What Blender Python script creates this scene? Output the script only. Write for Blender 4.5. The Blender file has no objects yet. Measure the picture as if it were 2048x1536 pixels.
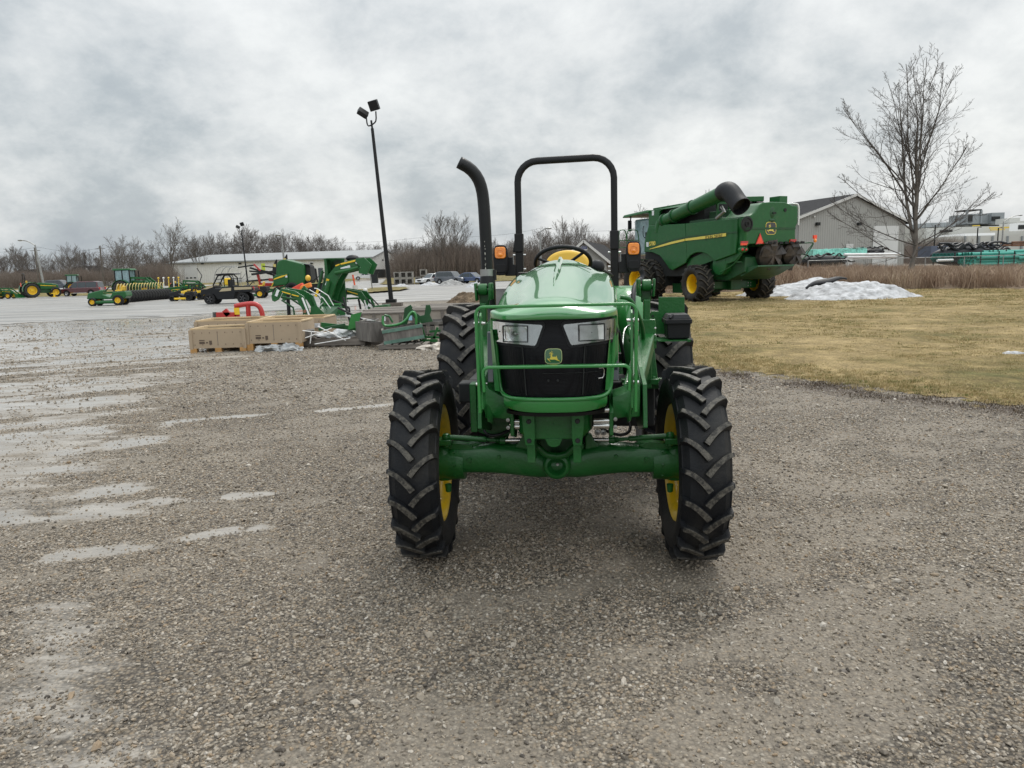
import bpy, math, random
import numpy as np
from mathutils import Vector, Matrix
sc = bpy.context.scene
COL = sc.collection
rad = math.radians

# ------------------------------------------------------------------ camera
EYE = 1.65; FPX = 1500.0; PITCH = rad(8.64); ROLL = 0.028
_f = Vector((0, math.cos(PITCH), -math.sin(PITCH)))
_r0 = Vector((1, 0, 0)); _u0 = _r0.cross(_f)
CR = _r0 * math.cos(ROLL) - _u0 * math.sin(ROLL)
CU = _u0 * math.cos(ROLL) + _r0 * math.sin(ROLL)
CF = _f
EYEP = Vector((0, 0, EYE))
cam_d = bpy.data.cameras.new('camera'); cam = bpy.data.objects.new('camera', cam_d); COL.objects.link(cam)
cam_d.sensor_width = 36.0; cam_d.lens = 36.0 * FPX / 2048.0; cam_d.clip_end = 6000; cam_d.clip_start = 0.05
m = Matrix((CR, CU, -CF)).transposed().to_4x4(); m.translation = EYEP; cam.matrix_world = m
sc.camera = cam

# ------------------------------------------------------------------ sky and light (overcast)
SUN_EL, SUN_AZ = 55.0, 20.0      # azimuth measured from +Y toward +X
w = bpy.data.worlds.new('World'); sc.world = w; w.use_nodes = True
nt = w.node_tree; nt.nodes.clear()
def N(t, kind, **kw):
    n = t.nodes.new(kind)
    for k, v in kw.items():
        if k == 'inp':
            for i, val in v.items():
                n.inputs[i].default_value = val
        else: setattr(n, k, v)
    return n
def L(t, a, b): t.links.new(a, b)
tc = N(nt, 'ShaderNodeTexCoord')
sep = N(nt, 'ShaderNodeSeparateXYZ'); L(nt, tc.outputs['Generated'], sep.inputs[0])
zc = N(nt, 'ShaderNodeMath', operation='MAXIMUM', inp={1: 0.0}); L(nt, sep.outputs[2], zc.inputs[0])
za = N(nt, 'ShaderNodeMath', operation='ADD', inp={1: 0.55}); L(nt, zc.outputs[0], za.inputs[0])
dx = N(nt, 'ShaderNodeMath', operation='DIVIDE'); L(nt, sep.outputs[0], dx.inputs[0]); L(nt, za.outputs[0], dx.inputs[1])
dy = N(nt, 'ShaderNodeMath', operation='DIVIDE'); L(nt, sep.outputs[1], dy.inputs[0]); L(nt, za.outputs[0], dy.inputs[1])
cmb = N(nt, 'ShaderNodeCombineXYZ', inp={2: 3.7}); L(nt, dx.outputs[0], cmb.inputs[0]); L(nt, dy.outputs[0], cmb.inputs[1])
n1 = N(nt, 'ShaderNodeTexNoise', inp={'Scale': 1.9, 'Detail': 9.0, 'Roughness': 0.60, 'Distortion': 0.1}); L(nt, cmb.outputs[0], n1.inputs['Vector'])
n2 = N(nt, 'ShaderNodeTexNoise', inp={'Scale': 5.0, 'Detail': 9.0, 'Roughness': 0.62, 'Distortion': 0.1}); L(nt, cmb.outputs[0], n2.inputs['Vector'])
mixn = N(nt, 'ShaderNodeMath', operation='MULTIPLY_ADD', inp={1: 0.42}); L(nt, n2.outputs[0], mixn.inputs[0])
m7 = N(nt, 'ShaderNodeMath', operation='MULTIPLY', inp={1: 0.60}); L(nt, n1.outputs[0], m7.inputs[0]); L(nt, m7.outputs[0], mixn.inputs[2])
# brighter toward the hidden sun (right), thicker cloud on the left
tilt = N(nt, 'ShaderNodeMath', operation='MULTIPLY_ADD', inp={1: 0.07}); L(nt, sep.outputs[0], tilt.inputs[0]); L(nt, mixn.outputs[0], tilt.inputs[2])
cr = N(nt, 'ShaderNodeValToRGB'); L(nt, tilt.outputs[0], cr.inputs[0])
e = cr.color_ramp.elements
e[0].position = 0.34; e[0].color = (0.36, 0.40, 0.44, 1)
e[1].position = 0.60; e[1].color = (0.77, 0.79, 0.79, 1)
for p, c in ((0.42, (0.43, 0.475, 0.505, 1)), (0.475, (0.55, 0.585, 0.605, 1)), (0.53, (0.66, 0.685, 0.695, 1))):
    x = e.new(p); x.color = c
sky = N(nt, 'ShaderNodeTexSky'); sky.sky_type = 'NISHITA'; sky.sun_disc = False
sky.sun_elevation = rad(SUN_EL); sky.sun_rotation = rad(SUN_AZ); sky.air_density = 1.5; sky.dust_density = 4.0
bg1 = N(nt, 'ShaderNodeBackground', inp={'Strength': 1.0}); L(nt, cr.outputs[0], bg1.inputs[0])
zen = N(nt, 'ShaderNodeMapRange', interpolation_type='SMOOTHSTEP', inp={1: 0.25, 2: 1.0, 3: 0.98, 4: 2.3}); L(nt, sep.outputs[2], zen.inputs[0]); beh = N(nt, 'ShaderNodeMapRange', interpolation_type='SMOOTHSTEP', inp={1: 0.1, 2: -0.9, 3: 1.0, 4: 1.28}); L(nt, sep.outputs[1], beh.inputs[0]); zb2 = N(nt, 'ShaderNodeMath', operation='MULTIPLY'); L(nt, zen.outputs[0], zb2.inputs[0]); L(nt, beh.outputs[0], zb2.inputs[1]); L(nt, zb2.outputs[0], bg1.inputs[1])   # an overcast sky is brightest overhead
bg2 = N(nt, 'ShaderNodeBackground', inp={'Strength': 0.10}); L(nt, sky.outputs[0], bg2.inputs[0])
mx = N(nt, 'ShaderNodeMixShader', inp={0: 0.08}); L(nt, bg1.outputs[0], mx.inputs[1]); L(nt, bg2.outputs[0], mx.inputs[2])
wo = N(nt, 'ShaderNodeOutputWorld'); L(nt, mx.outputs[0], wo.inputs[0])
sl = bpy.data.lights.new('sun', 'SUN'); sun = bpy.data.objects.new('sun', sl); COL.objects.link(sun)
sl.energy = 1.4; sl.angle = rad(16); sl.color = (1.0, 0.96, 0.90)
sd = Vector((math.sin(rad(SUN_AZ)) * math.cos(rad(SUN_EL)), math.cos(rad(SUN_AZ)) * math.cos(rad(SUN_EL)), math.sin(rad(SUN_EL))))
sun.rotation_euler = sd.to_track_quat('Z', 'Y').to_euler()
sc.view_settings.view_transform = 'Standard'; sc.view_settings.look = 'None'
sc.view_settings.exposure = 0.26; sc.view_settings.gamma = 1.0; sc.view_settings.use_curve_mapping = False
try:
    sc.cycles.max_bounces = 6; sc.cycles.transparent_max_bounces = 8
except Exception: pass

# ------------------------------------------------------------------ surveying helpers
def ray(u, v): return CF + CR * ((u - 1024) / FPX) - CU * ((v - 768) / FPX)
def at(u, v, Y):
    d = ray(u, v); return EYEP + d * (Y / d.y)
def gnd(u, v, z=0.0):
    d = ray(u, v); return EYEP + d * ((z - EYE) / d.z)
class Fr:                                    # a thing's own frame: origin and heading
    def __init__(s, o, deg):
        a = rad(deg); s.deg = deg; s.o = Vector(o); s.ex = Vector((math.cos(a), math.sin(a), 0)); s.ey = Vector((-math.sin(a), math.cos(a), 0))
    def loc(s, p): q = p - s.o; return Vector((q.dot(s.ex), q.dot(s.ey), q.z))
    def onx(s, u, v, x):
        d = ray(u, v); t = (x - (EYEP - s.o).dot(s.ex)) / d.dot(s.ex); return s.loc(EYEP + d * t)
    def ony(s, u, v, y):
        d = ray(u, v); t = (y - (EYEP - s.o).dot(s.ey)) / d.dot(s.ey); return s.loc(EYEP + d * t)

# ------------------------------------------------------------------ noise for shapes
def vn(x, y, seed=0):
    xi = np.floor(x).astype(np.int64); yi = np.floor(y).astype(np.int64)
    fx = x - xi; fy = y - yi; fx = fx * fx * (3 - 2 * fx); fy = fy * fy * (3 - 2 * fy)
    def h(a, b):
        n = (a * 374761393 + b * 668265263 + seed * 982451653) & 0x7fffffff
        n = ((n ^ (n >> 13)) * 1274126177) & 0x7fffffff
        return ((n ^ (n >> 16)) & 0xffff) / 65535.0
    return (h(xi, yi) * (1 - fx) + h(xi + 1, yi) * fx) * (1 - fy) + (h(xi, yi + 1) * (1 - fx) + h(xi + 1, yi + 1) * fx) * fy
def fbm(x, y, seed=0, o=4):
    x = np.asarray(x, float); y = np.asarray(y, float)
    s = 0; a = 0.5; t = 0
    for i in range(o):
        s = s + a * vn(x * 2 ** i + 17.3 * i, y * 2 ** i - 9.1 * i, seed + i); t += a; a *= 0.5
    return s / t
def sstep(a, b, x): t = np.clip((x - a) / (b - a), 0, 1); return t * t * (3 - 2 * t)

# ------------------------------------------------------------------ mesh helpers
class MB:
    def __init__(s): s.v = []; s.f = []; s.marks = []
    def add(s, vs, fs):
        s.marks.append((len(s.v), len(s.f))); o = len(s.v); s.v.extend([tuple(q) for q in vs]); s.f.extend([tuple(i + o for i in q) for q in fs]); return s
    def box(s, c, d, rz=0.0, rx=0.0, ry=0.0):
        M = Matrix.Translation(Vector(c)) @ Matrix.Rotation(rz, 4, 'Z') @ Matrix.Rotation(ry, 4, 'Y') @ Matrix.Rotation(rx, 4, 'X')
        a, b, g = d[0] / 2, d[1] / 2, d[2] / 2
        vs = [M @ Vector(p) for p in ((-a, -b, -g), (a, -b, -g), (a, b, -g), (-a, b, -g), (-a, -b, g), (a, -b, g), (a, b, g), (-a, b, g))]
        return s.add(vs, [(0, 3, 2, 1), (4, 5, 6, 7), (0, 1, 5, 4), (1, 2, 6, 5), (2, 3, 7, 6), (3, 0, 4, 7)])
    def bb(s, x0, x1, y0, y1, z0, z1): return s.box(((x0 + x1) / 2, (y0 + y1) / 2, (z0 + z1) / 2), (abs(x1 - x0), abs(y1 - y0), abs(z1 - z0)))
    def bar(s, a, b, w, h, up=(0, 0, 1)):
        a = Vector(a); b = Vector(b); d = (b - a).normalized(); up = Vector(up)
        if abs(d.dot(up)) > 0.98: up = Vector((0, 1, 0))
        r = d.cross(up).normalized(); u = r.cross(d)
        vs = [p + r * (sx * w / 2) + u * (sz * h / 2) for p in (a, b) for sx, sz in ((-1, -1), (1, -1), (1, 1), (-1, 1))]
        return s.add(vs, [(3, 2, 1, 0), (4, 5, 6, 7), (0, 1, 5, 4), (1, 2, 6, 5), (2, 3, 7, 6), (3, 0, 4, 7)])
    def tube(s, pts, r, n=10, caps=True, closed=False, smooth=0):
        P = [Vector(p) for p in pts]; R = list(r) if hasattr(r, '__len__') else [r] * len(P)
        for _ in range(smooth):
            if closed: break
            Q = [P[0]]; RR = [R[0]]
            for i in range(len(P) - 1):
                Q += [P[i] * .75 + P[i + 1] * .25, P[i] * .25 + P[i + 1] * .75]; RR += [R[i] * .75 + R[i + 1] * .25, R[i] * .25 + R[i + 1] * .75]
            Q.append(P[-1]); RR.append(R[-1]); P, R = Q, RR
        k = len(P); vs = []; up = None
        for i in range(k):
            if closed: d = P[(i + 1) % k] - P[i - 1]
            else: d = P[min(i + 1, k - 1)] - P[max(i - 1, 0)]
            if d.length < 1e-9: d = Vector((0, 0, 1))
            d.normalize()
            if up is None:
                up = Vector((0, 0, 1)) if abs(d.z) < 0.9 else Vector((1, 0, 0))
            sd_ = d.cross(up)
            if sd_.length < 1e-6: sd_ = d.orthogonal()
            sd_.normalize(); up = sd_.cross(d)
            for j in range(n):
                a = 2 * math.pi * (j + .5) / n; vs.append(P[i] + (sd_ * math.cos(a) + up * math.sin(a)) * R[i])
        fs = []
        for i in range(k if closed else k - 1):
            i2 = (i + 1) % k
            for j in range(n): fs.append((i * n + j, i * n + (j + 1) % n, i2 * n + (j + 1) % n, i2 * n + j))
        if caps and not closed: fs += [tuple(range(n - 1, -1, -1)), tuple((k - 1) * n + j for j in range(n))]
        return s.add(vs, fs)
    def lathe(s, prof, o=(0, 0, 0), ax=(1, 0, 0), n=32, closed=False):
        o = Vector(o); ax = Vector(ax).normalized(); a = ax.orthogonal().normalized() if abs(ax.x) < .99 else Vector((0, 1, 0)); b = ax.cross(a)
        vs = []
        for r, t in prof:
            for j in range(n):
                q = 2 * math.pi * j / n; vs.append(o + ax * t + (a * math.cos(q) + b * math.sin(q)) * max(r, 1e-5))
        k = len(prof); fs = []
        for i in range(k if closed else k - 1):
            i2 = (i + 1) % k
            for j in range(n): fs.append((i * n + j, i * n + (j + 1) % n, i2 * n + (j + 1) % n, i2 * n + j))
        return s.add(vs, fs)
    def cyl(s, a, b, r, n=16, r2=None):
        return s.tube([a, b], [r, r if r2 is None else r2], n)
    def prism(s, poly, o, u, v, depth):
        o = Vector(o); u = Vector(u); v = Vector(v); w_ = u.cross(v).normalized() * depth; k = len(poly)
        a = sum(poly[i][0] * poly[(i + 1) % k][1] - poly[(i + 1) % k][0] * poly[i][1] for i in range(k))
        if a < 0: poly = poly[::-1]
        vs = [o + u * p[0] + v * p[1] - w_ / 2 for p in poly] + [o + u * p[0] + v * p[1] + w_ / 2 for p in poly]
        return s.add(vs, [tuple(range(k - 1, -1, -1)), tuple(range(k, 2 * k))] + [(i, (i + 1) % k, k + (i + 1) % k, k + i) for i in range(k)])
    def loft(s, rings, caps=True, close=True):
        n = len(rings[0]); vs = [p for r in rings for p in r]; fs = []
        for i in range(len(rings) - 1):
            for j in range(n if close else n - 1): fs.append((i * n + j, i * n + (j + 1) % n, (i + 1) * n + (j + 1) % n, (i + 1) * n + j))
        if caps: fs += [tuple(range(n - 1, -1, -1)), tuple((len(rings) - 1) * n + j for j in range(n))]
        return s.add(vs, fs)
    def ell(s, c, r, nu=16, nv=10):
        c = Vector(c); vs = []; fs = []
        for i in range(nv + 1):
            t = math.pi * i / nv
            for j in range(nu):
                p = 2 * math.pi * j / nu; vs.append(c + Vector((r[0] * math.sin(t) * math.cos(p), r[1] * math.sin(t) * math.sin(p), r[2] * math.cos(t))))
        for i in range(nv):
            for j in range(nu): fs.append((i * nu + j, (i + 1) * nu + j, (i + 1) * nu + (j + 1) % nu, i * nu + (j + 1) % nu))
        return s.add(vs, fs)
    def build(s, name, mat=None, parent=None, smooth=35, bevel=0.0, seg=2, solid=0.0):
        me = bpy.data.meshes.new(name); me.from_pydata(s.v, [], s.f); me.update()
        return link(name, me, mat, parent, smooth, bevel, seg, solid)
def build_each(b, name, mat, parent=None, smooth=35, bevel=0.0):
    """one object for each shape that was added"""
    mk = b.marks + [(len(b.v), len(b.f))]; out = []
    for (v0, f0), (v1, f1) in zip(mk[:-1], mk[1:]):
        q = MB(); q.v = b.v[v0:v1]; q.f = [tuple(i - v0 for i in f) for f in b.f[f0:f1]]; out.append(q.build(name, mat, parent, smooth, bevel))
    return out
def link(name, me, mat=None, parent=None, smooth=35, bevel=0.0, seg=2, solid=0.0):
    o = bpy.data.objects.new(name, me); COL.objects.link(o)
    if mat: me.materials.append(mat)
    if smooth:
        me.polygons.foreach_set('use_smooth', [True] * len(me.polygons)); me.set_sharp_from_angle(angle=rad(smooth))
    if solid:
        q = o.modifiers.new('thick', 'SOLIDIFY'); q.thickness = solid; q.offset = 0
    if bevel:
        q = o.modifiers.new('bevel', 'BEVEL'); q.width = bevel; q.segments = seg; q.limit_method = 'ANGLE'; q.angle_limit = rad(40)
        q.harden_normals = False
    if parent: o.parent = parent
    return o
def tag(o, label=None, cat=None, group=None, kind=None):
    if label: o['label'] = label
    if cat: o['category'] = cat
    if group: o['group'] = group
    if kind: o['kind'] = kind
    return o
def thing(name, loc, deg, label, cat, group=None):
    o = bpy.data.objects.new(name, None); COL.objects.link(o); o.empty_display_size = 0.3
    o.location = loc; o.rotation_euler = (0, 0, rad(deg)); return tag(o, label, cat, group)
def dup(root, loc, deg=None, label=None, group=None, scale=None):
    r = root.copy(); COL.objects.link(r); r.location = loc
    if deg is not None: r.rotation_euler = (0, 0, rad(deg))
    if scale is not None: r.scale = scale if hasattr(scale, '__len__') else (scale,) * 3
    if label: r['label'] = label
    if group: r['group'] = group
    for ch in list(root.children):
        c = ch.copy(); COL.objects.link(c); c.parent = r
        for g in list(ch.children):
            d = g.copy(); COL.objects.link(d); d.parent = c
    return r
def textmesh(txt, size, depth=0.002, bold=0.0, shear=0.0):
    c = bpy.data.curves.new('lettering', 'FONT'); c.body = txt; c.size = size; c.extrude = depth; c.align_x = 'CENTER'; c.align_y = 'CENTER'; c.offset = bold; c.shear = shear
    o = bpy.data.objects.new('lettering', c); COL.objects.link(o)
    bpy.context.view_layer.update()
    me = bpy.data.meshes.new_from_object(o.evaluated_get(bpy.context.evaluated_depsgraph_get()))
    bpy.data.objects.remove(o); bpy.data.curves.remove(c); return me
def lettering(txt, size, mat, parent, M, bold=0.0, name='lettering', shear=0.0, sx=1.0):
    me = textmesh(txt, size, 0.002, bold, shear); me.transform(M @ Matrix.Diagonal((sx, 1, 1, 1)))
    return link(name, me, mat, parent, 0)
def frameM(o, u, v):
    u = Vector(u).normalized(); v = Vector(v).normalized(); w_ = u.cross(v); M = Matrix((u, v, w_)).transposed().to_4x4(); M.translation = Vector(o); return M

# ------------------------------------------------------------------ materials
def pbr(name, col, rough=0.5, metal=0.0, coat=0.0, var=0.12, vs=6.0, bump=0.0, bs=60.0, dirt=None, dirt_amt=0.35, ds=3.0, trans=0.0, emis=0.0, ior=1.5, stretch=None, spec=0.5, det=5.0):
    M = bpy.data.materials.new(name); M.use_nodes = True; t = M.node_tree; b = t.nodes['Principled BSDF']
    tc = N(t, 'ShaderNodeTexCoord'); vec = tc.outputs['Object']
    if stretch:
        mp = N(t, 'ShaderNodeMapping'); mp.inputs['Scale'].default_value = stretch; L(t, vec, mp.inputs[0]); vec = mp.outputs[0]
    no = N(t, 'ShaderNodeTexNoise', inp={'Scale': vs, 'Detail': det, 'Roughness': 0.6}); L(t, vec, no.inputs['Vector'])
    r = N(t, 'ShaderNodeValToRGB'); L(t, no.outputs[0], r.inputs[0])
    r.color_ramp.elements[0].position = 0.3; r.color_ramp.elements[1].position = 0.7
    r.color_ramp.elements[0].color = tuple(c * (1 - var) for c in col) + (1,); r.color_ramp.elements[1].color = tuple(min(1, c * (1 + var)) for c in col) + (1,)
    out = r.outputs[0]; rv = None
    if dirt:
        dn = N(t, 'ShaderNodeTexNoise', inp={'Scale': ds, 'Detail': 8.0, 'Roughness': 0.7}); L(t, vec, dn.inputs['Vector'])
        dr = N(t, 'ShaderNodeMapRange', inp={1: 0.62 - dirt_amt * 0.4, 2: 0.78, 3: 0.0, 4: 1.0}); L(t, dn.outputs[0], dr.inputs[0])
        mxc = N(t, 'ShaderNodeMix', data_type='RGBA'); L(t, dr.outputs[0], mxc.inputs[0]); L(t, out, mxc.inputs[6]); mxc.inputs[7].default_value = tuple(dirt) + (1,)
        out = mxc.outputs[2]
        rm = N(t, 'ShaderNodeMath', operation='MULTIPLY_ADD', inp={1: max(0, 0.85 - rough), 2: rough}); L(t, dr.outputs[0], rm.inputs[0]); rv = rm.outputs[0]
    L(t, out, b.inputs['Base Color'])
    if rv: L(t, rv, b.inputs['Roughness'])
    else: b.inputs['Roughness'].default_value = rough
    b.inputs['Metallic'].default_value = metal; b.inputs['IOR'].default_value = ior
    if coat: b.inputs['Coat Weight'].default_value = coat; b.inputs['Coat Roughness'].default_value = 0.03; b.inputs['Coat IOR'].default_value = 1.6
    if trans: b.inputs['Transmission Weight'].default_value = trans
    b.inputs['Specular IOR Level'].default_value = spec
    if emis: L(t, out, b.inputs['Emission Color']); b.inputs['Emission Strength'].default_value = emis
    if bump:
        bn = N(t, 'ShaderNodeTexNoise', inp={'Scale': bs, 'Detail': 4.0}); L(t, vec, bn.inputs['Vector'])
        bp = N(t, 'ShaderNodeBump', inp={'Strength': bump, 'Distance': 0.01}); L(t, bn.outputs[0], bp.inputs['Height']); L(t, bp.outputs[0], b.inputs['Normal'])
    return M
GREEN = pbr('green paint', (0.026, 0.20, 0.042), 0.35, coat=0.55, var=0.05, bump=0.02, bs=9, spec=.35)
GREENC = pbr('green cast paint', (0.009, 0.098, 0.018), 0.40, coat=0.15, spec=.35, var=0.16, bump=0.25, bs=55, dirt=(0.05, 0.10, 0.045), dirt_amt=0.12)
GREENF = pbr('green machine paint', (0.008, 0.095, 0.020), 0.40, coat=0.18, spec=.35, var=0.12, dirt=(0.06, 0.11, 0.05), dirt_amt=0.1)
GREEND = pbr('dark green steel', (0.008, 0.065, 0.018), 0.45, var=0.2, dirt=(0.04, 0.06, 0.035), dirt_amt=0.2)
GREENH = pbr('green hood paint', (0.034, 0.235, 0.055), 0.30, coat=1.0, var=0.04, bump=0.02, bs=9)
GREENH.node_tree.nodes['Principled BSDF'].inputs['Coat IOR'].default_value = 1.9
YEL = pbr('yellow paint', (0.78, 0.50, 0.012), 0.38, coat=0.3, var=0.06, dirt=(0.42, 0.30, 0.06), dirt_amt=0.12, ds=5)
YELV = pbr('yellow seat vinyl', (0.72, 0.45, 0.05), 0.5, var=0.05)
BLK = pbr('black satin paint', (0.006, 0.0065, 0.0075), 0.42, spec=.35, var=0.2, bump=0.05, bs=150)
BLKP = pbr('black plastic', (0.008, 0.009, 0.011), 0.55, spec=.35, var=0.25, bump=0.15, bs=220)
DARK = pbr('dark machinery', (0.010, 0.012, 0.012), 0.7, var=0.4)
CHROME = pbr('bright zinc steel', (0.62, 0.62, 0.60), 0.22, metal=1.0, var=0.15)
STEEL = pbr('dull steel', (0.32, 0.32, 0.31), 0.45, metal=0.8, var=0.25)
GLASSD = pbr('dark window glass', (0.02, 0.03, 0.035), 0.06, var=0.2, coat=0.5)
GLASSC = pbr('cab glass', (0.20, 0.30, 0.32), 0.08, var=0.3, coat=0.5)
RED = pbr('red paint', (0.42, 0.018, 0.014), 0.4, coat=0.3, var=0.1, dirt=(0.25, 0.05, 0.04), dirt_amt=0.1)
REFL = pbr('fluorescent red reflector', (0.95, 0.10, 0.05), 0.4, var=0.03, emis=0.0)
LAMPR = pbr('red lens', (0.45, 0.01, 0.01), 0.2, var=0.1, coat=0.6)
AMB = pbr('amber lens', (0.95, 0.26, 0.01), 0.15, var=0.2, vs=30, coat=0.8)
WHITE = pbr('white paint', (0.78, 0.78, 0.77), 0.4, var=0.05, coat=0.3)
LABEL = pbr('white sticker', (0.72, 0.74, 0.76), 0.5, var=0.04)
LABELB = pbr('blue sticker', (0.30, 0.55, 0.68), 0.5, var=0.08)
INK = pbr('black print', (0.02, 0.02, 0.02), 0.6, var=0.1)
def rubber(name, R, base=(0.006, 0.007, 0.009), mud=(0.12, 0.11, 0.092)):
    M = pbr(name, base, 0.6, spec=.3, var=0.4, vs=8, bump=0.25, bs=120); t = M.node_tree; b = t.nodes['Principled BSDF']
    tc = N(t, 'ShaderNodeTexCoord'); s_ = N(t, 'ShaderNodeSeparateXYZ'); L(t, tc.outputs['Object'], s_.inputs[0])
    c = N(t, 'ShaderNodeCombineXYZ'); L(t, s_.outputs[1], c.inputs[1]); L(t, s_.outputs[2], c.inputs[2])
    ln = N(t, 'ShaderNodeVectorMath', operation='LENGTH'); L(t, c.outputs[0], ln.inputs[0])
    mr = N(t, 'ShaderNodeMapRange', inp={1: R - 0.012, 2: R - 0.003, 3: 0.0, 4: 1.0}); L(t, ln.outputs['Value'], mr.inputs[0])
    nz = N(t, 'ShaderNodeTexNoise', inp={'Scale': 38.0, 'Detail': 6.0, 'Roughness': 0.75}); L(t, tc.outputs['Object'], nz.inputs['Vector'])
    nr = N(t, 'ShaderNodeMapRange', inp={1: 0.40, 2: 0.60, 3: 0.15, 4: 1.0}); L(t, nz.outputs[0], nr.inputs[0])
    nz2 = N(t, 'ShaderNodeTexNoise', inp={'Scale': 3.0, 'Detail': 6.0, 'Roughness': 0.7}); L(t, tc.outputs['Object'], nz2.inputs['Vector'])
    nr2 = N(t, 'ShaderNodeMapRange', inp={1: 0.45, 2: 0.75, 3: 0.0, 4: 0.30}); L(t, nz2.outputs[0], nr2.inputs[0])
    mu = N(t, 'ShaderNodeMath', operation='MULTIPLY'); L(t, mr.outputs[0], mu.inputs[0]); L(t, nr.outputs[0], mu.inputs[1])
    mxm = N(t, 'ShaderNodeMath', operation='MAXIMUM'); L(t, mu.outputs[0], mxm.inputs[0]); L(t, nr2.outputs[0], mxm.inputs[1])
    old = b.inputs['Base Color'].links[0].from_socket
    mc = N(t, 'ShaderNodeMix', data_type='RGBA'); L(t, mxm.outputs[0], mc.inputs[0]); L(t, old, mc.inputs[6]); mc.inputs[7].default_value = mud + (1,)
    L(t, mc.outputs[2], b.inputs['Base Color']); return M

# ------------------------------------------------------------------ wheels
def wheel(parent, name, c, R, wd, rr, nl, lug=0.035, steer=0.0, side=1, dish=0.03, rub=None, small=False, lw=0.036, hubmat=None, rimmat=None):
    """agricultural wheel: tyre with chevron lugs (sub-part tyre) on a dished rim (sub-part rim); axis along local x"""
    d = side * dish; hb = MB(); hb.lathe([(0, d - .09), (.09 * R / .54, d - .09), (.10 * R / .54, d - .05), (.10 * R / .54, d + .05), (.07 * R / .54, d + .07), (0, d + .07)], n=20)
    for i in range(6):
        a = i * math.pi / 3; hb.cyl((d - .035, .16 * R / .54 * math.cos(a), .16 * R / .54 * math.sin(a)), (d + .03, .16 * R / .54 * math.cos(a), .16 * R / .54 * math.sin(a)), .012 * R / .54, 6)
    w = hb.build(name, hubmat or (GREEND if not small else YEL), parent, smooth=40); w.location = c; w.rotation_euler = (0, 0, steer)
    b = MB(); hw = wd / 2; Rc = R - lug
    def crown(x):
        s = abs(x) / hw
        return Rc - 0.010 * s ** 2 * (R / .54) - 0.05 * max(0, s - 0.82) / 0.18 * (R / .54) if s > 0.82 else Rc - 0.010 * s ** 2 * (R / .54)
    half = [(rr, .36 * wd), (rr + .02 * R, .40 * wd), (rr + (Rc - rr) * .30, .49 * wd), (rr + (Rc - rr) * .55, .515 * wd), (Rc - .09 * R, .505 * wd), (Rc - .065 * R, .485 * wd)]
    prof = [(r, -x) for r, x in half] + [(crown(x), x) for x in np.linspace(-.46 * wd, .46 * wd, 9)] + [(r, x) for r, x in reversed(half)]
    n = 40 if small else 72
    b.lathe(prof, (0, 0, 0), (1, 0, 0), n, closed=True)
    if lug > 0:
        K = 5 if small else 8
        for k in range(nl):
            for sg in (-1, 1):
                th0 = 2 * math.pi * (k + (0.5 if sg > 0 else 0)) / nl + 0.13
                rings = []; LL = 0.62 * hw * 1.0
                pts = []
                for i in range(K + 1):
                    t = i / K
                    x = sg * hw * (1.02 - 1.07 * t); yy = LL * (t ** 1.7) * 1.35
                    pts.append((x, yy))
                for i in range(K + 1):
                    a = pts[max(0, i - 1)]; c2 = pts[min(K, i + 1)]
                    dxx, dyy = c2[0] - a[0], c2[1] - a[1]; l = math.hypot(dxx, dyy); px, py = -dyy / l, dxx / l
                    if py < 0: px, py = -px, -py
                    t = i / K; ww = lw * (R / .54) * (0.85 + 0.35 * t) / 2
                    x, yy = pts[i]; s = abs(x) / hw
                    rt = R - (0.0 if s < .9 else (s - .9) * .22 * (R / .54)); rb = crown(min(hw * .999, abs(x))) - .012
                    ring = []
                    for q, r_, wf in ((-1, rb, 1.35), (1, rb, 1.35), (1, rt, .92), (-1, rt, .92)):
                        X = x + px * q * ww * wf; th = th0 + (yy + py * q * ww * wf) / R
                        X = max(-hw * 1.03, min(hw * 1.03, X))
                        ring.append((X, -r_ * math.cos(th), -r_ * math.sin(th)))
                    rings.append(ring)
                b.loft(rings)
    b.build('tyre', rub, w, smooth=40)
    r = MB()
    h = .36 * wd
    rp = [(rr + .012, -h * 1.06), (rr + .012, -h), (rr - .03, -h * .93), (rr - .045, -h * .5), (rr - .05, h * .5), (rr - .03, h * .93), (rr + .012, h), (rr + .012, h * 1.06)]
    rp2 = [(rr - .005, h * 1.06), (rr - .045, h * .9), (rr - .062, h * .5), (rr - .06, d + .02), (rr * .72, d + .015), (rr * .62, d - .02 * side), (rr * .3, d - .015), (.0, d - .015)]
    r.lathe(rp + [(rr - .005, h * 1.06)], (0, 0, 0), (1, 0, 0), n)
    r.lathe([(rr - .005, -h * 1.06), (rr - .045, -h * .9), (rr - .062, -h * .5), (rr - .06, d)], (0, 0, 0), (1, 0, 0), n)
    r.lathe(rp2, (0, 0, 0), (1, 0, 0), n)
    r.build('rim', rimmat or YEL, w, smooth=50)
    return w
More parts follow.
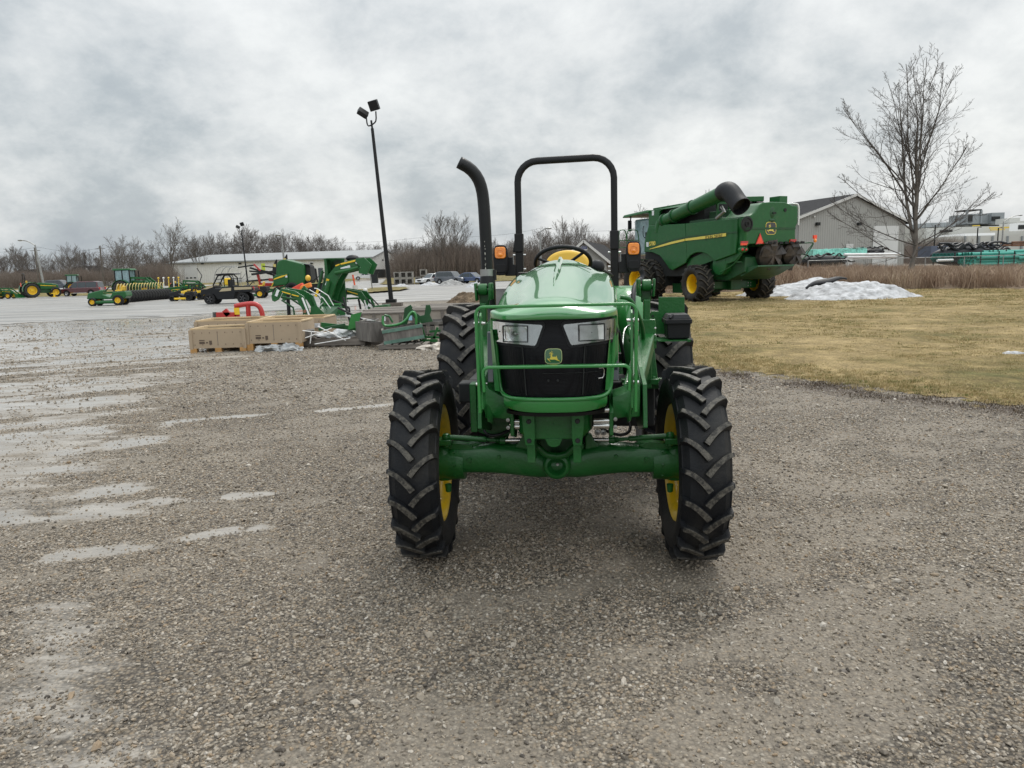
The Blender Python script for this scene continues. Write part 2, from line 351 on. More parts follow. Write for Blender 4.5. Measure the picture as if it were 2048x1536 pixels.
# leaping-deer badge, drawn in unit coordinates
DEER = [(-.62, -.02), (-.30, -.06), (-.20, .08), (-.14, .32), (-.17, .36), (-.30, .33), (-.28, .40), (-.14, .43), (-.06, .50), (-.20, .55), (-.36, .50), (-.34, .56), (-.22, .63), (-.26, .70), (-.21, .74), (-.14, .66), (-.04, .58), (-.02, .80), (-.08, .86), (-.02, .86), (.05, .76), (.03, .56), (.12, .52), (.17, .58), (.16, .50), (.04, .46), (.02, .30), (.06, .16), (.30, .17), (.50, .15), (.56, .26), (.52, .32), (.62, .24), (.64, .12), (.68, .0), (.74, -.18), (.92, -.26), (1.02, -.42), (.86, -.32), (.60, -.24), (.36, -.14), (.0, -.16), (-.22, -.14), (-.36, -.10), (-.46, -.10), (-.20, -.36), (-.24, -.40), (-.56, -.14)]
def badge(parent, M, size, field, ink, edge):
    def rr_(s, k=1.0):
        out = []
        for i in range(48):
            a = 2 * math.pi * i / 48; c, q = math.cos(a), math.sin(a)
            r = (abs(c) ** 4.2 + abs(q) ** 4.2) ** (-1 / 4.2); out.append((c * r * .58 * s * k, q * r * .52 * s * k))
        return out
    def pr(poly, z, dep, nm, mt, par):
        b = MB(); b.prism(poly, (0, 0, z), (1, 0, 0), (0, 1, 0), dep); me = bpy.data.meshes.new(nm); me.from_pydata(b.v, [], b.f); me.transform(M); return link(nm, me, mt, par, 0)
    bd = pr(rr_(size), 0, .004, 'badge', edge, parent); bd['label'] = 'rounded badge with a leaping deer'
    pr(rr_(size, .92), .0025, .003, 'badge_field', field, bd)
    pr([((x - .18) * size * .52, (y - .22) * size * .58) for x, y in DEER], .0045, .003, 'deer_emblem', ink, bd)
    return bd
# ================================================================== ground
def terr(x, y):
    x = np.asarray(x, float); y = np.asarray(y, float)
    z = 0.75 * sstep(105, 160, y) * (1 - sstep(60, 120, x)) + 0.6 * sstep(46, 68, y) * sstep(8, 26, x)
    return z
LAWN = [(4.0, 9.6, 8.4), ]
def lawn_x(y):       # the x where the lawn begins, for a given y
    return np.interp(y, [0, 4, 6.2, 8.09, 10.2, 12.4, 16, 25, 44, 52], [13.5, 8.6, 6.9, 5.62, 4.3, 3.06, 2.75, 2.6, 3.0, 4.0]) + 0.35 * (fbm(y * 1.3, y * 0 + 3, 5) - .5)
def asph_y(x):
    return np.interp(x, [-60, -40, -20, -12, -5, 4, 60], [26, 27, 31, 36, 44.5, 46, 46]) + 1.6 * (fbm(x * .5, x * 0 + 8, 6) - .5)
def _g(u, v): q = gnd(u, v); return (q.x, q.y)
RUTS = [(_g(40, 872), _g(300, 850), .30, .95), (_g(250, 852), _g(520, 830), .085, 1.2), (_g(120, 905), _g(290, 880), .22, 1.0), (_g(-60, 1040), _g(260, 1018), .20, .85), (_g(230, 1012), _g(540, 984), .085, 1.15), (_g(120, 1112), _g(330, 1085), .10, .9), (_g(300, 1088), _g(460, 1062), .07, 1.1), (_g(520, 1055), _g(700, 1035), .07, .9), (_g(640, 822), _g(800, 808), .08, .8), (_g(0, 720), _g(330, 690), .7, .75), (_g(-40, 790), _g(180, 765), .40, .85), (_g(-40, 950), _g(160, 935), .22, .7), (_g(150, 990), _g(230, 980), .2, 1.1)]
def wetf(x, y):      # silty, wet driven-over zone on the left
    x = np.asarray(x, float); y = np.asarray(y, float)
    edge = -1.9 - 0.17 * y + 1.2 * (fbm(x * .35, y * .35, 21) - .5)
    base = sstep(0, -2.4, x - edge)
    u = x * .9 + y * .43; v = -x * .43 + y * .9
    streak = fbm(u * .28, v * 1.9, 31, 5)
    a = base * sstep(.41, .56, streak + .07 * base)
    trk = np.exp(-((x + .25 + .58 * y + .5 * (fbm(y * .6, x * .2, 12) - .5)) / (.20 + .040 * y)) ** 2) * sstep(.34, .56, fbm(x * .9, y * .9, 14, 4)); a = np.maximum(a, .60 * trk)
    rut = sstep(.50, .60, fbm(u * .13 + 4, v * 1.5, 77, 5)) * sstep(1.2, -3.5, x - edge) * .75
    far = sstep(13, 24, y) * sstep(2.0, -4, x + .2 * (y - 15)) * (.35 + .8 * sstep(.35, .6, fbm(x * .3, y * 1.3, 27, 5)))
    a = np.clip(np.maximum(np.maximum(a, rut), far), 0, 1)
    for (p, q, w_, k) in RUTS:
        p = np.array(p); q = np.array(q); d = q - p; L2 = d @ d; t = np.clip(((x - p[0]) * d[0] + (y - p[1]) * d[1]) / L2, 0, 1)
        dd = np.hypot(x - p[0] - t * d[0], (y - p[1] - t * d[1])) + .10 * (fbm(x * 1.7, y * 1.7, 88) - .5); n_ = fbm(x * 2.6 + 9, y * 2.6, 51, 4)
        s_ = np.exp(-(dd / w_) ** 2); a = np.maximum(a, np.clip(k * s_ * (.35 + 1.5 * sstep(.34, .58, n_)), 0, 1.45))
    return a
def dirtf(x, y):
    u = x * .93 + y * .36; v = -x * .36 + y * .93
    return .9 * sstep(.48, .62, fbm(u * .6, v * 2.1, 91, 5) * .6 + fbm(x * 3.2, y * 3.2, 92, 4) * .4)
def mudf(x, y): return np.exp(-((x - lawn_x(y) + .35) / .55) ** 2) * sstep(.28, .50, fbm(x * 2.1, y * 2.1, 19, 5)) * (y < 30) * (y > 2)
def gz(x, y):
    near = (1 - sstep(22, 30, y)) * sstep(0.2, -.4, x - lawn_x(y)) * (1 - sstep(12, 16, np.abs(x)))
    u = x * .93 + y * .36; v = -x * .36 + y * .93
    return terr(x, y) + near * (0.05 * (fbm(u * .4, v * 1.6, 3, 4) - .5) + .012 * (fbm(x * 7, y * 7, 4, 3) - .5)) * 0.7
def axis_grid(parts):
    out = []
    for a, b, st in parts: out += list(np.arange(a, b, st))
    return np.array(out + [parts[-1][1]])
def sheet(name, xs, ys, zf, mat, inside=None, attrs=None, smooth=True):
    X, Y = np.meshgrid(xs, ys); nx, ny = len(xs), len(ys)
    Z = zf(X, Y)
    V = np.stack([X.ravel(), Y.ravel(), Z.ravel()], 1)
    i = np.arange(nx - 1)[None, :] + nx * np.arange(ny - 1)[:, None]
    F = np.stack([i, i + 1, i + 1 + nx, i + nx], -1).reshape(-1, 4)
    if inside is not None:
        cx = (X[:-1, :-1] + X[1:, 1:]) / 2; cy = (Y[:-1, :-1] + Y[1:, 1:]) / 2
        F = F[inside(cx, cy).ravel()]
        used = np.unique(F); remap = -np.ones(len(V), int); remap[used] = np.arange(len(used)); V = V[used]; F = remap[F]
    me = bpy.data.meshes.new(name); me.from_pydata([], [], [])
    me.vertices.add(len(V)); me.vertices.foreach_set('co', V.astype('f').ravel())
    me.loops.add(len(F) * 4); me.loops.foreach_set('vertex_index', F.ravel().astype('i'))
    me.polygons.add(len(F)); me.polygons.foreach_set('loop_start', (np.arange(len(F)) * 4).astype('i'))
    me.update(calc_edges=True); me.validate()
    if attrs:
        for k, fn in attrs.items():
            a = me.attributes.new(k, 'FLOAT', 'POINT'); a.data.foreach_set('value', fn(V[:, 0], V[:, 1]).astype('f'))
    me.polygons.foreach_set('use_smooth', [True] * len(me.polygons))
    o = bpy.data.objects.new(name, me); COL.objects.link(o); me.materials.append(mat); return o

def gravel_mat():
    M = bpy.data.materials.new('gravel ground'); M.use_nodes = True; t = M.node_tree; b = t.nodes['Principled BSDF']
    tc = N(t, 'ShaderNodeTexCoord'); P = tc.outputs['Object']
    v1 = N(t, 'ShaderNodeTexVoronoi', inp={'Scale': 62.0, 'Randomness': 1.0}); L(t, P, v1.inputs['Vector'])
    v2 = N(t, 'ShaderNodeTexVoronoi', inp={'Scale': 27.0, 'Randomness': 1.0}); L(t, P, v2.inputs['Vector'])
    sp = N(t, 'ShaderNodeSeparateColor'); L(t, v1.outputs['Color'], sp.inputs[0])
    cr = N(t, 'ShaderNodeValToRGB'); L(t, sp.outputs[0], cr.inputs[0]); e = cr.color_ramp.elements
    e[0].position = 0; e[0].color = (0.090, 0.076, 0.058, 1); e[1].position = 1; e[1].color = (0.451, 0.399, 0.326, 1)
    for p, c in ((.25, (0.164, 0.135, 0.101, 1)), (.5, (0.233, 0.196, 0.149, 1)), (.7, (0.246, 0.188, 0.123, 1)), (.88, (0.311, 0.271, 0.216, 1))):
        x = e.new(p); x.color = c
    # dark gaps between stones
    gp = N(t, 'ShaderNodeMapRange', inp={1: 0.28, 2: 0.7, 3: .95, 4: 0.30}); L(t, v1.outputs['Distance'], gp.inputs[0])
    mg = N(t, 'ShaderNodeMix', data_type='RGBA', blend_type='MULTIPLY', inp={0: 1.0}); L(t, cr.outputs[0], mg.inputs[6]); L(t, gp.outputs[0], mg.inputs[7])
    # broad tonal drift
    nb = N(t, 'ShaderNodeTexNoise', inp={'Scale': .55, 'Detail': 8.0, 'Roughness': .65}); L(t, P, nb.inputs['Vector'])
    nbm = N(t, 'ShaderNodeMapRange', inp={1: .3, 2: .7, 3: .65, 4: 1.3}); L(t, nb.outputs[0], nbm.inputs[0])
    mb = N(t, 'ShaderNodeMix', data_type='RGBA', blend_type='MULTIPLY', inp={0: 1.0}); L(t, mg.outputs[2], mb.inputs[6]); L(t, nbm.outputs[0], mb.inputs[7])
    # sand / fines
    da = N(t, 'ShaderNodeAttribute', attribute_name='dirt'); fn = N(t, 'ShaderNodeTexNoise', inp={'Scale': 45.0, 'Detail': 8.0, 'Roughness': .75}); L(t, P, fn.inputs['Vector'])
    ds = N(t, 'ShaderNodeMath', operation='MULTIPLY_ADD', inp={1: 1.5, 2: -.85}); L(t, fn.outputs[0], ds.inputs[0])
    da2 = N(t, 'ShaderNodeMath', operation='ADD'); L(t, da.outputs['Fac'], da2.inputs[0]); L(t, ds.outputs[0], da2.inputs[1])
    dam = N(t, 'ShaderNodeMapRange', inp={1: .15, 2: .85, 3: 0.0, 4: .65}); L(t, da2.outputs[0], dam.inputs[0])
    fr = N(t, 'ShaderNodeValToRGB'); L(t, fn.outputs[0], fr.inputs[0]); fr.color_ramp.elements[0].position = .3; fr.color_ramp.elements[0].color = (.14, .117, .09, 1); fr.color_ramp.elements[1].position = .75; fr.color_ramp.elements[1].color = (.31, .27, .215, 1)
    md = N(t, 'ShaderNodeMix', data_type='RGBA'); L(t, dam.outputs[0], md.inputs[0]); L(t, mb.outputs[2], md.inputs[6]); L(t, fr.outputs[0], md.inputs[7])
    ma = N(t, 'ShaderNodeAttribute', attribute_name='mud'); mm = N(t, 'ShaderNodeMix', data_type='RGBA'); L(t, ma.outputs['Fac'], mm.inputs[0]); L(t, md.outputs[2], mm.inputs[6]); mm.inputs[7].default_value = (.055, .038, .026, 1); md = mm
    # wet silt
    wa = N(t, 'ShaderNodeAttribute', attribute_name='wet'); wmp = N(t, 'ShaderNodeMapping'); wmp.inputs['Rotation'].default_value = (0, 0, -.42); wmp.inputs['Scale'].default_value = (.45, 1.3, 1); L(t, P, wmp.inputs[0]); wn = N(t, 'ShaderNodeTexNoise', inp={'Scale': 4.0, 'Detail': 10.0, 'Roughness': .74}); L(t, wmp.outputs[0], wn.inputs['Vector'])
    ws = N(t, 'ShaderNodeMath', operation='MULTIPLY_ADD', inp={1: 2.3, 2: -1.15}); L(t, wn.outputs[0], ws.inputs[0])
    wsum = N(t, 'ShaderNodeMath', operation='ADD'); L(t, wa.outputs['Fac'], wsum.inputs[0]); L(t, ws.outputs[0], wsum.inputs[1])
    wm = N(t, 'ShaderNodeMapRange', inp={1: .30, 2: .75, 3: 0.0, 4: 1.0}); L(t, wsum.outputs[0], wm.inputs[0])
    silt = N(t, 'ShaderNodeValToRGB'); L(t, wn.outputs[0], silt.inputs[0]); silt.color_ramp.elements[0].position = .3; silt.color_ramp.elements[0].color = (.19, .17, .145, 1); silt.color_ramp.elements[1].position = .7; silt.color_ramp.elements[1].color = (.38, .35, .305, 1)
    wmc = N(t, 'ShaderNodeMath', operation='MULTIPLY', inp={1: .82}); L(t, wm.outputs[0], wmc.inputs[0])
    mw = N(t, 'ShaderNodeMix', data_type='RGBA'); L(t, wmc.outputs[0], mw.inputs[0]); L(t, md.outputs[2], mw.inputs[6]); L(t, silt.outputs[0], mw.inputs[7])
    L(t, mw.outputs[2], b.inputs['Base Color'])
    # puddles: the wettest cores are smooth water films
    pw = N(t, 'ShaderNodeMapRange', inp={1: .84, 2: 1.0, 3: 0.0, 4: 1.0}); L(t, wsum.outputs[0], pw.inputs[0])
    r1 = N(t, 'ShaderNodeMapRange', inp={1: 0.0, 2: 1.0, 3: .78, 4: .42}); L(t, wm.outputs[0], r1.inputs[0])
    r2 = N(t, 'ShaderNodeMix', data_type='FLOAT', inp={3: 0.07}); L(t, pw.outputs[0], r2.inputs[0]); L(t, r1.outputs[0], r2.inputs[2])
    L(t, r2.outputs[0], b.inputs['Roughness'])
    # relief
    inv = N(t, 'ShaderNodeMath', operation='SUBTRACT', inp={0: 1.0}); L(t, v1.outputs['Distance'], inv.inputs[1])
    inv2 = N(t, 'ShaderNodeMath', operation='MULTIPLY_ADD', inp={1: -1.0}); L(t, v2.outputs['Distance'], inv2.inputs[0]); L(t, inv.outputs[0], inv2.inputs[2])
    hadd = N(t, 'ShaderNodeMath', operation='MULTIPLY_ADD', inp={1: .5}); L(t, fn.outputs[0], hadd.inputs[0]); L(t, inv2.outputs[0], hadd.inputs[2])
    st = N(t, 'ShaderNodeMath', operation='MULTIPLY_ADD', inp={1: -.62, 2: .70}); L(t, wm.outputs[0], st.inputs[0])
    st2 = N(t, 'ShaderNodeMath', operation='MULTIPLY_ADD', inp={1: -.08}); L(t, pw.outputs[0], st2.inputs[0]); L(t, st.outputs[0], st2.inputs[2])
    st3 = N(t, 'ShaderNodeMath', operation='MAXIMUM', inp={1: 0.0}); L(t, st2.outputs[0], st3.inputs[0])
    bp = N(t, 'ShaderNodeBump', inp={'Distance': .012}); L(t, hadd.outputs[0], bp.inputs['Height']); L(t, st3.outputs[0], bp.inputs['Strength']); L(t, bp.outputs[0], b.inputs['Normal'])
    return M
GRAV = gravel_mat()
gx = axis_grid([(-2200, -400, 300), (-400, -100, 30), (-100, -30, 5), (-30, -12, .5), (-12, -5, .16), (-5, 6.5, .08), (6.5, 14, .25), (14, 60, 4), (60, 300, 30), (300, 2200, 300)])
gy = axis_grid([(-60, 0, 10), (0, 1.6, .4), (1.6, 9, .08), (9, 20, .16), (20, 50, .5), (50, 190, 4), (190, 400, 30), (400, 3200, 350)])
g = sheet('ground', gx, gy, gz, GRAV, attrs={'wet': wetf, 'dirt': dirtf, 'mud': mudf}); tag(g, kind='structure')

def asphalt_mat(name, a, bcol, streak=(.18, 1.4), rr_=(.72, .28)):
    M = bpy.data.materials.new(name); M.use_nodes = True; t = M.node_tree; b = t.nodes['Principled BSDF']
    tc = N(t, 'ShaderNodeTexCoord'); mp = N(t, 'ShaderNodeMapping'); mp.inputs['Scale'].default_value = (streak[0], streak[1], 1); mp.inputs['Rotation'].default_value = (0, 0, .25); L(t, tc.outputs['Object'], mp.inputs[0])
    n = N(t, 'ShaderNodeTexNoise', inp={'Scale': .7, 'Detail': 9.0, 'Roughness': .66, 'Distortion': .4}); L(t, mp.outputs[0], n.inputs['Vector'])
    r = N(t, 'ShaderNodeValToRGB'); L(t, n.outputs[0], r.inputs[0]); r.color_ramp.elements[0].position = .34; r.color_ramp.elements[0].color = a + (1,); r.color_ramp.elements[1].position = .66; r.color_ramp.elements[1].color = bcol + (1,)
    L(t, r.outputs[0], b.inputs['Base Color'])
    n3 = N(t, 'ShaderNodeTexNoise', inp={'Scale': .45, 'Detail': 8.0, 'Roughness': .65, 'Distortion': .8}); L(t, mp.outputs[0], n3.inputs['Vector'])
    rr = N(t, 'ShaderNodeMapRange', inp={1: .40, 2: .58, 3: rr_[0], 4: rr_[1]}); L(t, n3.outputs[0], rr.inputs[0]); L(t, rr.outputs[0], b.inputs['Roughness'])
    n2 = N(t, 'ShaderNodeTexNoise', inp={'Scale': 30.0, 'Detail': 6.0}); L(t, tc.outputs['Object'], n2.inputs['Vector'])
    bp = N(t, 'ShaderNodeBump', inp={'Strength': .18, 'Distance': .01}); L(t, n2.outputs[0], bp.inputs['Height']); L(t, bp.outputs[0], b.inputs['Normal'])
    return M
ASPH = asphalt_mat('wet asphalt', (.11, .107, .10), (.37, .355, .33), (.16, 1.5))
ROADM = asphalt_mat('pale road', (.26, .25, .23), (.36, .34, .31), (1, 1))
def in_asph(x, y): return (y > asph_y(x) + 7 * (fbm(x * .22, y * .9, 17, 5) - .5)) & (x < np.interp(y, [40, 55, 80, 120, 140], [3.0, 5, 6, 4, -6])) & (x > -130) & (y < np.interp(x, [-130, -58, -52, -30, -22, 10], [92, 92, 96, 100, 158, 158]))
lot = sheet('asphalt_lot', axis_grid([(-130, -34, 2.0), (-34, 6.5, .3)]), axis_grid([(15, 50, .18), (50, 160, 1.0)]), lambda x, y: terr(x, y) + .012, ASPH, in_asph); tag(lot, kind='structure')

def grass_mat(name, cols, sc1=.35, fine=26.0, bump=.7, streak=(1, 1, 1)):
    M = bpy.data.materials.new(name); M.use_nodes = True; t = M.node_tree; b = t.nodes['Principled BSDF']
    tc = N(t, 'ShaderNodeTexCoord'); P = tc.outputs['Object']
    n = N(t, 'ShaderNodeTexNoise', inp={'Scale': sc1, 'Detail': 9.0, 'Roughness': .68}); L(t, P, n.inputs['Vector'])
    r = N(t, 'ShaderNodeValToRGB'); L(t, n.outputs[0], r.inputs[0]); e = r.color_ramp.elements
    e[0].position = .30; e[0].color = cols[0] + (1,); e[1].position = .68; e[1].color = cols[-1] + (1,)
    for i, c in enumerate(cols[1:-1]): x = e.new(.30 + .38 * (i + 1) / (len(cols) - 1)); x.color = c + (1,)
    f = N(t, 'ShaderNodeTexNoise', inp={'Scale': fine, 'Detail': 6.0, 'Roughness': .75}); L(t, P, f.inputs['Vector'])
    fm = N(t, 'ShaderNodeMapRange', inp={1: .32, 2: .68, 3: .45, 4: 1.5}); L(t, f.outputs[0], fm.inputs[0])
    mu = N(t, 'ShaderNodeMix', data_type='RGBA', blend_type='MULTIPLY', inp={0: 1.0}); L(t, r.outputs[0], mu.inputs[6]); L(t, fm.outputs[0], mu.inputs[7])
    f2 = N(t, 'ShaderNodeTexNoise', inp={'Scale': 2.2, 'Detail': 9.0, 'Roughness': .7}); L(t, P, f2.inputs['Vector']); f2m = N(t, 'ShaderNodeMapRange', inp={1: .34, 2: .66, 3: .62, 4: 1.28}); L(t, f2.outputs[0], f2m.inputs[0]); mu2 = N(t, 'ShaderNodeMix', data_type='RGBA', blend_type='MULTIPLY', inp={0: 1.0}); L(t, mu.outputs[2], mu2.inputs[6]); L(t, f2m.outputs[0], mu2.inputs[7])
    L(t, mu2.outputs[2], b.inputs['Base Color']); b.inputs['Roughness'].default_value = .9; b.inputs['Specular IOR Level'].default_value = .15
    bp = N(t, 'ShaderNodeBump', inp={'Strength': bump, 'Distance': .05}); L(t, f.outputs[0], bp.inputs['Height']); L(t, bp.outputs[0], b.inputs['Normal'])
    return M
LAWNM = grass_mat('winter lawn', [(.10, .10, .036), (.18, .145, .06), (.265, .20, .093), (.33, .25, .125), (.195, .155, .066)])
def meadow_y(x): return np.interp(x, [2, 12, 20, 26, 34, 60], [47, 44.0, 42, 36.5, 31.0, 28.5]) + 2.0 * (fbm(x * .3, x * 0, 44) - .5)
lawn = sheet('lawn', axis_grid([(2, 14, .12), (14, 70, 1.5)]), axis_grid([(1, 20, .15), (20, 60, .8)]), lambda x, y: terr(x, y) + .007 + .07 * fbm(x * .8, y * .8, 13) * sstep(.2, 2.0, x - lawn_x(y)), LAWNM, lambda x, y: (x > lawn_x(y) + .7 * (fbm(x * 2.7, y * 2.7, 61, 4) - .5)) & (y < meadow_y(x) + 1.5)); tag(lawn, kind='structure')
SOIL = grass_mat('weedy bank', [(.10, .075, .05), (.17, .125, .085), (.24, .18, .12)], 1.2, 18.0, 1.0)
bank = sheet('weedy_bank', axis_grid([(2, 90, 1.2)]), axis_grid([(26, 82, 1.2)]), lambda x, y: terr(x, y) + .05 + .35 * fbm(x * .4, y * .4, 15) * sstep(0, 3, y - meadow_y(x)), SOIL, lambda x, y: (y > meadow_y(x)) & (x > np.interp(y, [40, 60, 80], [4, 8, 12]))); tag(bank, kind='structure')
# verges on the far side of the lot and the raised island by the road
VERGE = grass_mat('verge grass', [(.10, .10, .03), (.17, .14, .055), (.26, .20, .10)], .3, 9.0, .6)
def in_verge(x, y): return ((x < -50) & (y > 92)) | ((y > 96) & (x < -30))
verge = sheet('verge', axis_grid([(-200, -26, 3)]), axis_grid([(88, 175, 2)]), lambda x, y: terr(x, y) + .02, VERGE, in_verge); tag(verge, kind='structure')
def inside_e(cx, cy, rx, ry): return lambda x, y: ((x - cx) / rx) ** 2 + ((y - cy) / ry) ** 2 < 1 + .3 * (fbm(x * .4, y * .2, 55) - .5)
isl = sheet('grass_island', axis_grid([(-20, -4, .4)]), axis_grid([(56, 98, .8)]), lambda x, y: terr(x, y) + .10 + .1 * fbm(x, y, 9), VERGE, inside_e(-13.4, 73, 3.5, 11)); tag(isl, kind='structure')
isl2 = sheet('grass_strip', axis_grid([(-24, 4, .8)]), axis_grid([(104, 150, 1.2)]), lambda x, y: terr(x, y) + .10, VERGE, lambda x, y: (x > np.interp(y, [104, 112, 150], [-14, -19, -24])) & (y > 108 + .25 * (x + 14))); tag(isl2, kind='structure')
far_road = sheet('far_road', axis_grid([(-240, -52, 4)]), axis_grid([(127, 137, 2)]), lambda x, y: terr(x, y) + .06, ROADM); tag(far_road, kind='structure')
FIELD = grass_mat('far field', [(.12, .10, .05), (.18, .14, .08), (.22, .18, .10)], .05, 2.0, .4)
fld = sheet('far_field', axis_grid([(-1500, -300, 200), (-300, 300, 15), (300, 1500, 200)]), axis_grid([(176, 320, 12), (320, 2600, 300)]), lambda x, y: terr(x, y) + .03, FIELD); tag(fld, kind='structure')

# ---- scattering with geometry nodes: a mesh of points, one instance per point
def proto_obj(name, mb, mat, smooth=0):
    me = bpy.data.meshes.new(name); me.from_pydata(mb.v, [], mb.f); me.update(); me.materials.append(mat)
    if smooth: me.polygons.foreach_set('use_smooth', [True] * len(me.polygons))
    return bpy.data.objects.new(name, me)
def scatter(name, pts, protos, scl, rotz, tilt, idx, mat):
    me = bpy.data.meshes.new(name); me.vertices.add(len(pts)); me.vertices.foreach_set('co', np.asarray(pts, 'f').ravel())
    rot = np.stack([tilt[0], tilt[1], rotz], 1)
    for nm, ty, dat in (('sc', 'FLOAT_VECTOR', scl), ('rt', 'FLOAT_VECTOR', rot)):
        a = me.attributes.new(nm, ty, 'POINT'); a.data.foreach_set('vector', np.asarray(dat, 'f').ravel())
    a = me.attributes.new('ix', 'INT', 'POINT'); a.data.foreach_set('value', np.asarray(idx, 'i'))
    me.update(); me.materials.append(mat)
    o = bpy.data.objects.new(name, me); COL.objects.link(o)
    c = bpy.data.collections.new(name + '_kinds')
    for p in protos: c.objects.link(p)
    t = bpy.data.node_groups.new(name, 'GeometryNodeTree')
    t.interface.new_socket('Geometry', in_out='INPUT', socket_type='NodeSocketGeometry'); t.interface.new_socket('Geometry', in_out='OUTPUT', socket_type='NodeSocketGeometry')
    gi = t.nodes.new('NodeGroupInput'); go = t.nodes.new('NodeGroupOutput')
    ci = t.nodes.new('GeometryNodeCollectionInfo'); ci.inputs['Collection'].default_value = c; ci.inputs['Separate Children'].default_value = True; ci.inputs['Reset Children'].default_value = True
    ip = t.nodes.new('GeometryNodeInstanceOnPoints'); ip.inputs['Pick Instance'].default_value = True
    def na(nm, ty): n = t.nodes.new('GeometryNodeInputNamedAttribute'); n.data_type = ty; n.inputs[0].default_value = nm; return n
    s_ = na('sc', 'FLOAT_VECTOR'); r_ = na('rt', 'FLOAT_VECTOR'); i_ = na('ix', 'INT')
    L(t, gi.outputs[0], ip.inputs['Points']); L(t, ci.outputs[0], ip.inputs['Instance']); L(t, i_.outputs[0], ip.inputs['Instance Index']); L(t, r_.outputs[0], ip.inputs['Rotation']); L(t, s_.outputs[0], ip.inputs['Scale'])
    L(t, ip.outputs[0], go.inputs[0])
    md = o.modifiers.new('scatter', 'NODES'); md.node_group = t
    return o
rng = np.random.default_rng(7)
def stone_mat():
    M = bpy.data.materials.new('stones'); M.use_nodes = True; t = M.node_tree; b = t.nodes['Principled BSDF']
    oi = N(t, 'ShaderNodeObjectInfo'); r = N(t, 'ShaderNodeValToRGB'); L(t, oi.outputs['Random'], r.inputs[0]); e = r.color_ramp.elements; r.color_ramp.interpolation = 'LINEAR'
    e[0].position = 0; e[0].color = (0.059, 0.049, 0.040, 1); e[1].position = 1; e[1].color = (0.44, 0.40, 0.345, 1)
    for p, c in ((.15, (0.156, 0.130, 0.101, 1)), (.4, (0.223, 0.188, 0.144, 1)), (.62, (0.281, 0.238, 0.183, 1)), (.74, (0.250, 0.179, 0.110, 1)), (.86, (0.336, 0.294, 0.236, 1)), (.95, (0.367, 0.326, 0.272, 1))):
        x = e.new(p); x.color = c
    tc = N(t, 'ShaderNodeTexCoord'); n = N(t, 'ShaderNodeTexNoise', inp={'Scale': 2.0, 'Detail': 5.0, 'Roughness': .7}); L(t, tc.outputs['Object'], n.inputs['Vector'])
    mr = N(t, 'ShaderNodeMapRange', inp={1: .3, 2: .7, 3: .75, 4: 1.2}); L(t, n.outputs[0], mr.inputs[0])
    mu = N(t, 'ShaderNodeMix', data_type='RGBA', blend_type='MULTIPLY', inp={0: 1.0}); L(t, r.outputs[0], mu.inputs[6]); L(t, mr.outputs[0], mu.inputs[7]); L(t, mu.outputs[2], b.inputs['Base Color'])
    b.inputs['Roughness'].default_value = .62; return M
STONE = stone_mat()
import bmesh
def stone_protos(k):
    out = []
    for i in range(k):
        bm = bmesh.new(); bmesh.ops.create_icosphere(bm, subdivisions=1, radius=1.0)
        R_ = random.Random(i + 3)
        # chop with a few random planes for an angular stone
        for v in bm.verts: v.co *= R_.uniform(.82, 1.12)
        for _ in range(5):
            nrm = Vector((R_.uniform(-1, 1), R_.uniform(-1, 1), R_.uniform(-1, 1))).normalized(); d = R_.uniform(.5, .75)
            for v in bm.verts:
                q = v.co.dot(nrm) - d
                if q > 0: v.co -= nrm * q
        for v in bm.verts: v.co.z *= R_.uniform(.45, .65); v.co.y *= R_.uniform(.65, .9)
        me = bpy.data.meshes.new('stone'); bm.to_mesh(me); bm.free(); me.materials.append(STONE)
        out.append(bpy.data.objects.new('stone', me))
    return out
def gravel(y0, y1, dens, smin, smax, seed):
    r = np.random.default_rng(seed); half = .74
    area = half * (y1 * y1 - y0 * y0) + 1.2 * (y1 - y0)
    n = int(area * dens); y = np.sqrt(r.uniform(y0 * y0, y1 * y1, n)); x = r.uniform(-1, 1, n) * (half * y + .6)
    wv = wetf(x, y); dv = dirtf(x, y); wn_ = fbm(x * 2.2, y * 3.4, 73, 5); keep = r.uniform(0, 1, n) < (1 - .90 * sstep(.25, .75, wv + (wn_ - .5) * 1.5)) * (1 - .5 * dv) * (1 - .7 * mudf(x, y))
    keep &= (x < lawn_x(y) + .15 + .5 * r.uniform(0, 1, n) ** 3) & (y < asph_y(x) + .5) & (x > -40)
    x = x[keep]; y = y[keep]; n = len(x); s = smin + (smax - smin) * r.power(.5, n) ** 2
    s *= np.where(r.uniform(0, 1, n) < .012, 1.9, 1)
    return x, y, s
gs = [gravel(2.1, 5.2, 5400, .0045, .0150, 1), gravel(5.2, 9.5, 2500, .007, .0175, 2), gravel(9.5, 18, 620, .013, .028, 3), gravel(18, 32, 120, .022, .04, 4)]
x = np.concatenate([a[0] for a in gs]); y = np.concatenate([a[1] for a in gs]); s = np.concatenate([a[2] for a in gs]); n = len(x)
print('stones', n)
z = gz(x, y) + s * rng.uniform(-.05, .35, n)
asp = rng.uniform(.75, 1.35, n)
grv = scatter('gravel', np.stack([x, y, z], 1), stone_protos(8), np.stack([s * asp, s / asp, s * rng.uniform(.8, 1.3, n)], 1), rng.uniform(0, 6.28, n), (rng.normal(0, .35, n), rng.normal(0, .35, n)), rng.integers(0, 8, n), STONE)
tag(grv, 'loose grey and tan gravel stones covering the yard in front of and around the tractor', 'gravel', kind='stuff')

